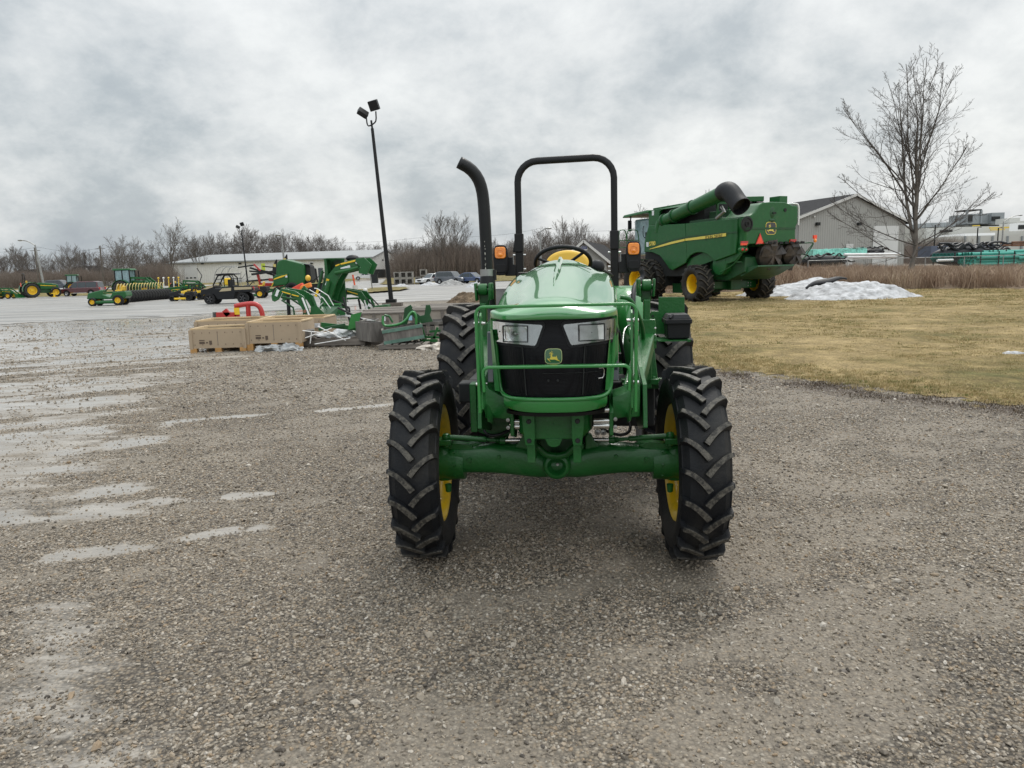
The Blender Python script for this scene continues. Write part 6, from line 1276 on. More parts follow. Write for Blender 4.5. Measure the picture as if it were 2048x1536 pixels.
# the big tree by the weeds: short trunk, several rising leaders
q = at(1812, 565, 47); TO = Vector((q.x, 47, .25))
R_ = random.Random(11); tb, bb_ = MB(), MB()
def hero(p, d, L_, r, lv, up, n_, b):
    pts = [p]; rs = [r]; dd = d.normalized()
    for i in range(n_):
        j = (.05, .06, .13, .18, .22)[lv]
        dd = (dd + Vector((R_.gauss(0, j), R_.gauss(0, j), R_.gauss(0, j * .5) + up))).normalized(); p = p + dd * (L_ / n_); pts.append(p); rs.append(max((.03, .018, .009, .0065, .005)[lv], r * (1 - (i + 1) / n_ * .9)))
    b.tube(pts, rs, (9, 7, 5, 3, 3)[lv], caps=False); return pts, rs
def kidsof(pts, rs, lv, k, ang, L0, t0=.15, b=None):
    n_ = len(pts) - 1
    for q_ in range(k):
        t = min(.97, t0 + (1 - t0) * (q_ + R_.random()) / k); i = min(int(t * n_), n_ - 1); pp = pts[i].lerp(pts[i + 1], t * n_ - i); base = (pts[i + 1] - pts[i]).normalized()
        a = rad(R_.uniform(ang * .65, ang * 1.3)); ph = q_ * 2.4 + R_.uniform(-.5, .5); o1 = base.orthogonal().normalized(); o2 = base.cross(o1); nd = base * math.cos(a) + (o1 * math.cos(ph) + o2 * math.sin(ph)) * math.sin(a)
        L2 = L0 * (1.08 - t * .78) * R_.uniform(.7, 1.15); P2, R2_ = hero(pp, nd, L2, max(.009, rs[i] * .5), lv, (0, .02, .055, .05, .04)[lv], (9, 9, 7, 5, 3)[lv], b)
        if lv < 4: kidsof(P2, R2_, lv + 1, {2: 7, 3: 4}.get(lv, 6), 38, L2 * {2: .50, 3: .50}.get(lv, .45), .12, b)
pts, rs = hero(Vector((0, 0, -.2)), Vector((.42, 0, 1)), 2.5, .30, 0, .05, 6, tb)
fork = pts[-1]
P1, R1 = hero(fork, Vector((.06, .1, 1)), 6.6, .15, 0, .01, 9, tb)
LEAD = [(fork, (-.16, .1, 1), 10.2, 0.105), (pts[4], (.24, .1, 1), 8.8, 0.087), (P1[4], (-.75, .2, 1), 7.1, 0.056), (P1[5], (.30, .3, 1), 6.7, 0.056), (P1[5], (-.3, -.3, 1), 6.9, 0.050), (P1[2], (.14, -.1, 1), 9.9, 0.074), (P1[3], (-.72, .1, 1), 7.3, 0.074), (P1[4], (-.22, -.2, 1), 7.8, 0.062), (P1[4], (.35, .2, 1), 7.8, 0.074), (P1[1], (-1.1, -.2, .75), 6.0, 0.053), (P1[0], (-1.9, .1, .50), 6.1, 0.043), (pts[4], (-2.4, .3, .55), 6.0, 0.037), (pts[5], (1.5, .2, .55), 5.2, 0.043), (P1[0], (1.9, -.3, .7), 5.4, 0.043), (P1[2], (.9, .3, .85), 6.1, 0.056), (P1[5], (.05, .1, 1), 7.1, 0.062), (P1[3], (.2, 1.2, .9), 5.6, 0.043), (P1[2], (-.2, -1.2, .9), 5.6, 0.043), (P1[6], (-.4, .3, 1), 5.6, 0.050), (P1[7], (.5, -.2, 1), 5.0, 0.050)]
for (pp, d, L_, r_) in LEAD:
    P2, R2_ = hero(Vector(pp), Vector(d), L_, r_, 1, .035, 11, bb_ if r_ < .1 else tb); kidsof(P2, R2_, 2, 11 if L_ > 7 else 9, 36, 1.1 + L_ * .36, .10, bb_)
for k in range(16):
    P2, R2_ = hero(pts[3 + k % 4] if k % 2 else P1[k % 3], Vector((R_.uniform(-1, 1), R_.uniform(-1, 1), R_.uniform(-.1, .5))), R_.uniform(1.2, 2.8), .02, 3, .02, 5, bb_); kidsof(P2, R2_, 4, 6, 45, .7, .15, bb_)
tree('bare_tree', TO, tb, bb_, 'tall leafless tree with a leaning forked trunk beside the snow pile at right')
bpy.data.objects[-1] if 0 else None; [o for o in bpy.data.objects if o.get('label', '').startswith('tall leafless tree with')][0].rotation_euler = (0, rad(-3.2), 0)
# the woods: a few kinds of tree, copied
wr = random.Random(5)
kinds = []
for i, kw in enumerate((dict(H=10, r0=.17, leaders=11, ang=34, up=.35), dict(H=11, r0=.20, leaders=10, ang=26, up=.5), dict(H=9, r0=.17, leaders=12, ang=40, up=.3), dict(H=12, r0=.28, leaders=12, ang=30, up=.45, low=.22), dict(H=8.5, r0=.15, leaders=12, ang=44, up=.25, spread=1.1))):
    tb, bb_ = grow(100 + i, levels=3, kids=7, twr=.021, **kw); kinds.append((tb, bb_, kw['H']))
protos = {}
def wood_tree(u, vt, D, k, label, group, rot=None):
    hz = 569 - .0287 * u - 0; p = at(u, 560, D); z0 = float(terr(p.x, D)); top = at(u, vt, D).z - z0; tb, bb_, H = kinds[k]; s_ = top / max(q[2] for q in bb_.v + tb.v)
    if k not in protos:
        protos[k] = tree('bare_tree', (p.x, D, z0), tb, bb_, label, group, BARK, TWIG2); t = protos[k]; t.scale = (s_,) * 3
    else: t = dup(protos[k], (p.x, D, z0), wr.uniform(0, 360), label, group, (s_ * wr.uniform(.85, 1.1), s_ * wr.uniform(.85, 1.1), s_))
    return t
special = [(345, 430, 150, 3, 'broad-crowned tallest bare tree left of the woods, behind the shed end'), (298, 480, 150, 4, 'low spreading bare tree just left of the broad-crowned one'), (232, 468, 135, 2, 'crooked bare tree above the cab tractor with loader'), (263, 470, 140, 0, 'crooked bare tree between the cab tractor and the long shed'), (143, 482, 140, 1, 'slim bare tree above the dark red off-roader'), (890, 418, 150, 1, 'tall thin bare tree just left of the exhaust stack'), (915, 422, 152, 1, 'tall thin bare tree right behind the exhaust stack'), (1125, 430, 130, 1, 'upright bare tree inside the roll bar frame, the tallest there'), (1168, 436, 132, 1, 'upright many-stemmed bare tree above the office roof'), (395, 462, 160, 1, 'bare tree over the left part of the shed roof'), (1375, 402, 110, 1, 'bare tree rising behind the combine auger'), (1412, 377, 110, 1, 'rounded bare tree peeking over the combine auger'), (1448, 386, 112, 1, 'bare tree right behind the black auger spout'), (1312, 405, 100, 4, 'small bare tree tip above the combine cab')]
for u, v, D, k, lb in special: wood_tree(u, v, D, k, lb, None)
WL = 'leafless tree in the bare woods along the horizon'; WG = 'trees of the bare woods behind the yard'
prof_u = [0, 40, 75, 120, 200, 280, 330, 430, 470, 500, 560, 640, 690, 740, 800, 840, 880, 940, 1000, 1060, 1100, 1200, 1240, 1290, 1330]; prof_v = [505, 490, 508, 500, 492, 500, 505, 462, 480, 452, 462, 470, 478, 490, 482, 476, 466, 478, 482, 466, 456, 468, 462, 460, 455]
for i in range(150):
    u = -20 + 1340 * (i + wr.random()) / 150; vt = np.interp(u, prof_u, prof_v) + wr.uniform(-9, 18); D = wr.uniform(188, 225) if u < 800 else wr.uniform(150, 190)
    sec = 0 if u < 340 else 1 if u < 800 else 2 if u < 1040 else 3
    wood_tree(u, vt, D, wr.choice((0, 0, 1, 1, 2, 4, 3)), ('leafless tree in the woods left of the long cream shed', 'leafless tree in the row rising behind the long shed roof', 'leafless tree in the woods behind the parked cars, left of the roll bar', 'leafless tree in the woods between the roll bar and the combine')[sec], ('trees left of the shed', 'trees behind the shed', 'trees behind the parked cars', 'trees inside and right of the roll bar')[sec])
# undergrowth and brush: uncountable
BRUSH = blade_mat('brush twigs', [(.13, .105, .088), (.19, .155, .13), (.23, .195, .165), (.165, .135, .115), (.21, .16, .13)])
def twigclump(seed, n_, h, w_, th):
    R2 = random.Random(seed); b = MB()
    for i in range(n_):
        x0, y0 = R2.gauss(0, w_ * .5), R2.gauss(0, w_ * .3); hh = h * R2.uniform(.5, 1.05); dx_, dy_ = R2.gauss(0, .25) * hh * .4, R2.gauss(0, .25) * hh * .4
        b.tube([(x0, y0, 0), (x0 + dx_ * .4, y0 + dy_ * .4, hh * .5), (x0 + dx_, y0 + dy_, hh)], [th, th * .7, th * .35], 3, caps=False)
        for k in range(5):
            t = R2.uniform(.2, .9); bx, by, bz = x0 + dx_ * t, y0 + dy_ * t, hh * t; a = R2.uniform(0, 6.28); l = hh * R2.uniform(.15, .4); b.tube([(bx, by, bz), (bx + math.cos(a) * l * .7, by + math.sin(a) * l * .5, bz + l * .7)], [th * .5, th * .3], 3, caps=False)
    me = bpy.data.meshes.new('brush'); me.from_pydata(b.v, [], b.f); me.materials.append(BRUSH); return bpy.data.objects.new('brush', me)
bps = [twigclump(i, 44, 1.0, 1.1, .0052) for i in range(4)]
r = np.random.default_rng(11); X_, Y_, H_ = [], [], []
for u0, u1, D0, D1, hv, n_ in ((-60, 340, 150, 210, 3.4, 1100), (330, 820, 188, 225, 5.0, 1100), (803, 1280, 150, 190, 5.0, 2000), (1250, 1420, 84, 120, 3.5, 500), (280, 345, 140, 165, 3.4, 200), (1800, 1910, 120, 150, 3.5, 160)):
    u = r.uniform(u0, u1, n_); D = r.uniform(D0, D1, n_); X_.append((u - 1024 + .0287 * 200) / 1500 * D); Y_.append(D); H_.append(hv * r.uniform(.6, 1.15, n_) * (.7 + .6 * fbm(u / 40, D * 0, 3)))
x = np.concatenate(X_); y = np.concatenate(Y_); h = np.concatenate(H_); n = len(x)
k = ~((x > -75) & (x < -26) & (y > 157) & (y < 186)); x, y, h = x[k], y[k], h[k]; n = len(x)
br = scatter('undergrowth', np.stack([x, y, terr(x, y)], 1), bps, np.stack([h * .75, h * .6, h], 1), r.uniform(0, 6.28, n), (r.normal(0, .05, n), r.normal(0, .05, n)), r.integers(0, 4, n), BRUSH)
tag(br, 'brown leafless undergrowth and brush at the foot of the woods', 'undergrowth', kind='stuff')

# ---- snow piles and patches
def snow_mat():
    M = pbr('dirty snow', (.62, .63, .65), .65, var=.06, vs=3, bump=.9, bs=14, dirt=(.085, .078, .07), dirt_amt=.78, ds=3.0, stretch=(1, 1, 2.2)); return M
SNOW = snow_mat()
def pile(name, cx, cy, rx, ry, h, label, cat='snow pile', seed=1, mat=None, peak=1.0, rot=0, group=None):
    n_ = 60; xs = np.linspace(-1.15, 1.15, n_); X, Y = np.meshgrid(xs, xs); d = np.sqrt(X ** 2 + Y ** 2); nz = fbm(X * 2.2 + seed * 5, Y * 2.2, seed, 5)
    Z = h * np.clip(1 - d ** 1.5 * (.72 + .56 * fbm(X * 1.4 + seed, Y * 1.4, seed + 3, 3)), -.1, 1) ** peak
    Z = np.where(Z > -.05, Z * (.42 + .85 * nz) + .34 * h * (fbm(X * 8, Y * 8, seed + 9, 5) - .5), Z) - .04
    me = bpy.data.meshes.new(name); V = np.stack([X.ravel() * rx, Y.ravel() * ry, np.nan_to_num(Z).ravel()], 1); i = np.arange(n_ - 1)[None, :] + n_ * np.arange(n_ - 1)[:, None]; F = np.stack([i, i + 1, i + 1 + n_, i + n_], -1).reshape(-1, 4)
    keep = (V[F][:, :, 2].max(1) > -.03); me.from_pydata(V.tolist(), [], F[keep].tolist()); me.materials.append(mat or SNOW); me.polygons.foreach_set('use_smooth', [True] * len(me.polygons))
    o = bpy.data.objects.new(name, me); COL.objects.link(o); o.location = (cx, cy, float(terr(cx, cy)) + .03); o.rotation_euler = (0, 0, rad(rot)); return tag(o, label, cat, group)
pile('snow_pile', 14.9, 32.8, 3.2, 1.9, .95, 'dirty white snow pile nearest the lawn, in front of the leaning tree', seed=2)
pile('snow_pile', 15.6, 38.0, 4.0, 2.2, .95, 'long low snow pile behind the nearer one, with a black tarp on it', seed=4)
pile('snow_pile', 12.9, 37.2, 1.1, .9, .45, 'small snow heap beside the rear wheel of the combine', seed=6)
b = MB(); rr = []
for t in np.linspace(0, 1, 12):
    p = Vector((14.3 + 1.9 * t, 36.4 - .1 * t, .40 + .26 * math.sin(2.2 * t) + .16 * t + .05 * math.sin(9 * t))); w_ = .20 * math.sin(math.pi * min(.95, t + .05)) + .04; rr.append([p + Vector((0, math.cos(a) * w_ * 1.3, math.sin(a) * w_ * .7)) for a in np.linspace(0, 6.28, 9)[:-1]])
b.loft(rr); o = b.build('black_tarp', BLKP, None, smooth=50); tag(o, 'crumpled black tarp lying on the snow pile', 'tarp')
for i, (u, v, rx, ry, h, lb) in enumerate(((2030, 711, .34, .15, .10, 'thin strip of leftover snow on the lawn at the right edge'), (1610, 586, 1.3, .35, .06, 'thin snow patch on the lawn right behind the combine wheel'), (1215 + 280, 573, 1.6, .5, .12, 'thin snow patch seen under the combine'))):
    p = gnd(u, v); pile('snow_patch', p.x, p.y, rx, ry, h, lb, 'snow patch', 20 + i)
pile('snow_pile', at(903, 566, 92).x, 92, 1.8, 1.5, .75, 'dirty snowbank with dark slush in front of the grey off-roader', seed=31, mat=pbr('slushy snow', (.42, .42, .41), .7, var=.2, vs=3, bump=.9, bs=14, dirt=(.05, .045, .04), dirt_amt=.95, ds=2.0))
pile('snow_pile', at(950, 566, 78).x, 78, 1.1, 1.0, .6, 'snowbank beside the exhaust stack in front of the blue sedan', seed=33)
pile('snow_pile', at(862, 570, 98).x, 97, 1.5, 1.2, .5, 'low snowbank in front of the white car', seed=35)
pile('snow_pile', at(803, 569, 100).x, 100, .9, .8, .3, 'little snow heap at the foot of the concrete blocks', seed=36)
p = gnd(925, 627); pile('snow_pile', p.x, p.y, 1.0, .8, .35, 'small snow heap behind the weathered crates left of the rear tyre', seed=40)
p = gnd(945, 604); pile('debris_heap', p.x - .2, p.y, 1.2, .8, .7, 'heap of dark branches and dirt left of the tractor behind the crates', 'debris', 41, SOIL)
for i, (u, D, rx) in enumerate(((42, 165, 6), (75, 168, 7), (200, 158, 8), (28, 158, 5), (112, 140, 2.2), (250, 155, 4))): pile('snow_pile', at(u, 570, D).x, D, rx, 1.5, 1.1, ('snow streak under the trees, leftmost of all', 'snow streak under the trees behind the street lamp', 'long snow streak right of the dark red off-roader', 'faint snow streak by the left edge', 'snow heap beside the dark off-roader on the far road', 'snow streak behind the cab tractor with loader')[i], seed=50 + i)
p = at(728, 576, 80); pile('snow_patch', p.x, 80, 1.6, 1.2, .22, 'snow patch at the foot of the sign post on the grass island', 'snow patch', 61)

# ---- pipe yard at right
TEAL = pbr('teal plastic pipe', (.045, .32, .25), .4, var=.08); DTEAL = pbr('dark teal pipe', (.02, .18, .15), .5, var=.2)
def pipe_stack(u0, u1, v0, v1, D, r_, lb, dang=0.0, mt=TEAL, group='bundles of teal pipe'):
    a = at(u0, v0, D); c = at(u1, v1, D); L_ = c.x - a.x; z0 = c.z; rows = max(2, int((a.z - c.z) / (r_ * 1.75))); t = thing('pipe_bundle', (a.x, D, z0), dang, lb, 'pipe bundle', group)
    for i in range(rows):
        for j in range(6):
            b = MB(); y = j * r_ * 2.05 + (r_ if i % 2 else 0); z = r_ + i * r_ * 1.75; jj = R_.uniform(-.25, .25); b.tube([(jj, y, z), (L_ + jj, y, z)], r_, 10, caps=False); b.lathe([(r_ * .8, 0), (r_ * 1.12, 0), (r_ * 1.12, .25), (r_, .3)], (jj - .02, y, z), (1, 0, 0), 10); b.lathe([(0, .1), (r_ * .9, .1)], (jj, y, z), (1, 0, 0), 10); b.build('pipe', mt, t, smooth=50)
    for f in (.12, .55, .92): b = MB(); b.bb(L_ * f, L_ * f + .08, -r_ - .06, -r_ - .01, -.1, rows * r_ * 1.75 + r_ * .5); b.build('strap_post', DARK, t, 0)
    return t
pipe_stack(1948, 2034, 503, 531, 62, .16, 'teal pipe bundle with open flared ends facing left, right of the tree', dang=4)
pipe_stack(1998, 2090, 496, 512, 68, .17, 'higher teal pipe bundle at the right edge behind the front bundle', dang=2)
pipe_stack(2036, 2130, 505, 531, 63, .16, 'teal pipe bundle cut by the right edge of the picture', dang=3)
pipe_stack(1905, 1946, 502, 522, 64, .13, 'short dark teal pipe bundle nearest the tree', dang=60, mt=DTEAL)
def coil_heap(u0, u1, v0, v1, D, lb, mt, r_=.07, n_=26, seed=1, cat='pipe coil'):
    a = at(u0, v0, D); c = at(u1, v1, D); b = MB(); R2 = random.Random(seed); W_ = c.x - a.x; hh = a.z - c.z
    for i in range(n_):
        x0 = R2.uniform(0, .9) * W_; l = R2.uniform(.12, .4) * W_; z = R2.uniform(.05, .95) * hh; y = R2.uniform(0, 1.4); kz = R2.uniform(-.2, .2)
        b.tube([(x0 + l * t, y, max(.05, min(hh, z + math.sin(t * 6 + i) * hh * .14 + kz * t))) for t in np.linspace(0, 1, 8)], r_, 6, smooth=0)
    b.ell((W_ * .5, .8, hh * .3), (W_ * .52, .7, hh * .55), 20, 8)
    o = b.build('pipe_coils', mt, None, smooth=60); o.location = (a.x, D, c.z); return tag(o, lb, cat)
coil_heap(1872, 2000, 487, 521, 72, 'heap of black drain pipe coils right of the tree trunk', pbr('black drain pipe', (.012, .014, .018), .5, var=.3), .10, 46, 3)
coil_heap(1728, 1776, 494, 507, 70, 'dark pile of coiled pipe in front of the barn door', BLKP, .08, 20, 4)
coil_heap(1600, 1700, 508, 528, 60, 'dark netting heap under the wrapped teal tubes', DARK, .06, 16, 5)
b = MB(); a = at(1626, 500, 66); c = at(1730, 512, 66)
for i in range(34): x_ = a.x + (c.x - a.x) * i / 33; b.tube([(x_, 66 - .2, c.z + .1), (x_ + .1, 66, a.z + R_.uniform(-.05, .04)), (x_ + .18, 67, a.z)], .07, 6)
b.bb(a.x, c.x, 66, 67.6, c.z - .1, a.z - .05); o = b.build('wrapped_tubes', pbr('mint corrugated tube', (.22, .55, .46), .4, var=.35, vs=2.5), None, smooth=50); tag(o, 'row of mint green corrugated tubes in front of the grey barn', 'tubes')
for i, (u0, u1, v0, lb) in enumerate(((1688, 1800, 509, 'long white pipe lying lower, in front of the barn door'), (1694, 1790, 514.5, 'long white pipe lowest behind the weeds'), (1875, 1905, 521, 'short white pipe by the black coils'))):
    a = at(u0, v0, 61); c = at(u1, v0 - 1, 63); b = MB(); b.tube([(0, 0, 0), (c.x - a.x, 2, c.z - a.z)], .10, 10); o = b.build('white_pipe', WHITE, None, smooth=50); o.location = (a.x, 61, a.z); tag(o, lb, 'pipe')
a = at(1862, 492, 95); c = at(1990, 503, 95); b = MB(); b.bb(a.x, c.x, 95, 98, c.z - .5, a.z); o = b.build('blue_grey_stack', pbr('slate blue stack', (.10, .12, .17), .6, var=.2, vs=.6), None, 0); tag(o, 'slate blue stack of material behind the black coils', 'stack')
for i, (u0, u1, v0, v1) in enumerate(((2001, 2026, 485, 492), (2024, 2075, 481.5, 491.5))):
    a = at(u0, v0, 90); c = at(u1, v1, 90); t = thing('log_stack', (a.x, 90, c.z), 0, ('rusty brown stack above the teal pipes, left one', 'taller rusty brown stack at the right edge above the teal pipes')[i], 'stack')
    for z in np.arange(.1, a.z - c.z, .2): b = MB(); b.cyl((0, 0, z), (c.x - a.x, R_.uniform(-.1, .1), z), .1, 8); b.build('rusty_pipe', pbr('rusty pipe', (.16, .075, .04), .8, var=.5, vs=2), t)
# chain-link fence posts and rails in front of the yard
FZ = STEEL; ft = thing('yard_fence', (30, 57, .3), 0, 'chain link fence with galvanised posts between the weeds and the pipe yard', 'fence')
px0, px1 = 22.5, 46.0
for i in range(9): x_ = px0 + (px1 - px0) * i / 8 - 30; b = MB(); b.cyl((x_, 0, 0), (x_, 0, 1.45), .035, 8); b.build('fence_post', FZ, ft)
b = MB(); b.cyl((px0 - 30, 0, 1.42), (px1 - 30, 0, 1.42), .025, 6); b.build('top_rail', FZ, ft)
b = MB()
for i in range(150): x_ = px0 - 30 + (px1 - px0) * i / 150; b.tube([(x_, 0, .1), (x_ + 1.2, 0, 1.4)], .004, 3, caps=False); b.tube([(x_ + 1.2, 0, .1), (x_, 0, 1.4)], .004, 3, caps=False)
b.build('chain_link', FZ, ft, 0)
# ---- lamps and poles
def flood_pole(u, vb, vt, D, label, tilt=(-.055, 0), big=True, base=True):
    p = at(u, vb, D); z0 = float(terr(p.x, D)); H = at(u, vt, D).z - z0; t = thing('floodlight_pole', (p.x, D, z0), 0, label, 'light pole'); lx = tilt[0] * H
    if base:
        b = MB(); b.bb(-.42, .55, -.35, .35, 0, .18); b.build('pole_footing', pbr('stained concrete', (.12, .10, .085), .85, var=.3), t, 0, bevel=.02)
        b = MB(); b.bb(-.26, .26, -.2, .2, .18, .36); b.build('pole_foot', BLK, t, 0, bevel=.02)
    b = MB(); b.tube([(0, 0, .3), (lx, 0, H - .3)], [.12 if big else .09, .075 if big else .06], 10); b.build('pole', BLK, t, smooth=60)
    s_ = 1.0 if big else .8; top = Vector((lx, 0, H - .3))
    b = MB(); b.tube([top, top + Vector((-.03, 0, .38 * s_))], .05 * s_, 8); b.tube([top + Vector((-.26, 0, .52)) * s_, top + Vector((-.24, 0, .18)) * s_, top + Vector((-.15, 0, .10)) * s_, top + Vector((.12, 0, .24)) * s_, top + Vector((.22, 0, .38)) * s_, top + Vector((.22, 0, .8)) * s_], .035 * s_, 8, smooth=1); b.build('lamp_yoke', BLK, t, smooth=60)
    for dx_, dz_, rz_, rx_, ry_, sz in ((-.42, .74, .5, -.55, .5, (.52, .26, .32)), (.14, 1.08, -.25, .35, -.18, (.48, .24, .48))):
        b = MB(); b.box((top.x + dx_ * s_, 0, top.z + dz_ * s_), tuple(q * s_ for q in sz), rz=rz_, rx=rx_, ry=ry_); o = b.build('flood_lamp', BLK, t, 0, bevel=.03)
    return t
flood_pole(783, 612, 243, 38.4, 'tall black pole with two box floodlights standing near the pallets')
flood_pole(498, 588, 459, 80, 'distant black pole with two floodlights behind the black utility vehicle', tilt=(-.04, 0), big=False, base=False)
def street_lamp(u, vt, D, arm, lb, lean=-.03, zb=None):
    p = at(u, 560, D); z0 = float(terr(p.x, D)); H = at(u, vt, D).z - z0; t = thing('street_lamp', (p.x, D, z0), 0, lb, 'street lamp'); GP = STEEL
    b = MB(); b.tube([(0, 0, 0), (lean * H, 0, H)], [.22, .10], 8); b.build('pole', GP, t, smooth=60)
    b = MB(); b.tube([(lean * H, 0, H - .1), (lean * H + arm * .5, 0, H + abs(arm) * .28), (lean * H + arm, 0, H + abs(arm) * .38)], .07, 6, smooth=1); b.build('lamp_arm', GP, t, smooth=60)
    b = MB(); b.ell((lean * H + arm * 1.08, 0, H + abs(arm) * .36), (.45, .2, .13), 12, 6); b.build('lamp_head', STEEL, t, smooth=60)
street_lamp(88, 489, 118, -2.0, 'grey street lamp with curved arm at far left beside the small tractor', -.10)
street_lamp(573, 472, 118, -.5, 'slim street lamp rising behind the round baler', -.04)
street_lamp(1083, 463, 105, 1.1, 'grey street lamp seen inside the roll bar', -.01)
street_lamp(1999, 443, 150, 3.0, 'tall grey street lamp in front of the factory', 0)
for u, v0, D, lb in ((1953, 455, 110, 'thin dark lamp post in front of the factory, left one'), (1994, 456, 112, 'thin dark lamp post in front of the factory, right one'), (1868, 450, 100, 'dark pole right behind the leaning tree')):
    p = at(u, 500, D); b = MB(); H = at(u, v0, D).z - .6; b.tube([(0, 0, 0), (0, 0, H), (.5, 0, H + .05)], .09, 6); o = b.build('lamp_post', BLK, None); o.location = (p.x, D, .6); tag(o, lb, 'lamp post')
for i, (u, D) in enumerate(((207, 150), (77, 150))):
    p = at(u, 560, D); b = MB(); b.tube([(0, 0, 0), (0, 0, 8.0)], .14, 7); b.bar((-1, 0, 7.4), (1, 0, 7.4), .1, .1); o = b.build('utility_pole', BARK, None); o.location = (p.x, D, .6); tag(o, ('wooden utility pole among the trees left of the shed', 'wooden utility pole behind the far left street lamp')[i], 'utility pole')
b = MB()
P_ = [at(-200, 508, 165), at(77, 494, 165), at(207, 494, 165), at(560, 483, 165), at(880, 470, 165), at(1083, 456, 165), at(1300, 452, 165)]
pp = []
for a, c in zip(P_[:-1], P_[1:]):
    for t in np.linspace(0, 1, 9)[:-1]: q = a.lerp(c, t); q.z -= 1.0 * (1 - (2 * t - 1) ** 2) * .9; pp.append(q)
b.tube(pp, .022, 4, caps=False); o = b.build('power_line', BLK, None); tag(o, 'thin overhead power line crossing above the woods', 'power line')
# ================================================================== left side of the yard: machines, cars, crates
def at0(u, v, D, z=None): p = at(u, v, D); return Vector((p.x, D, float(terr(p.x, D)) if z is None else z))
SMT = rubber('small tyre rubber', .5, (.012, .012, .013), (.05, .05, .048))
def small_wheel(par, c, R, w_, rimmat, side=-1, nm='wheel', rr=.55):
    h = MB(); h.lathe([(0, side * w_ * .30), (R * .16, side * w_ * .30), (R * .18, side * w_ * .1), (R * .18, -side * w_ * .2)], n=14); w = h.build(nm, rimmat, par, smooth=40); w.location = c
    b = MB(); b.lathe([(R * rr, -w_ * .42), (R * .8, -w_ * .5), (R * .95, -w_ * .45), (R, -w_ * .3), (R, w_ * .3), (R * .95, w_ * .45), (R * .8, w_ * .5), (R * rr, w_ * .42)], n=28, closed=True); b.build('tyre', SMT, w, smooth=50)
    b = MB(); b.lathe([(R * rr, -w_ * .4), (R * rr * .92, -w_ * .1), (R * rr * .92, w_ * .1), (R * rr, w_ * .4)], n=24)
    b.lathe([(R * rr, side * w_ * .38), (R * rr * .85, side * w_ * .30), (R * rr * .7, side * w_ * .08), (0, side * w_ * .10)], n=24); b.build('rim', rimmat, w, smooth=50); return w
ALLOY = pbr('alloy wheel', (.45, .46, .47), .3, metal=.7, var=.3, vs=10)
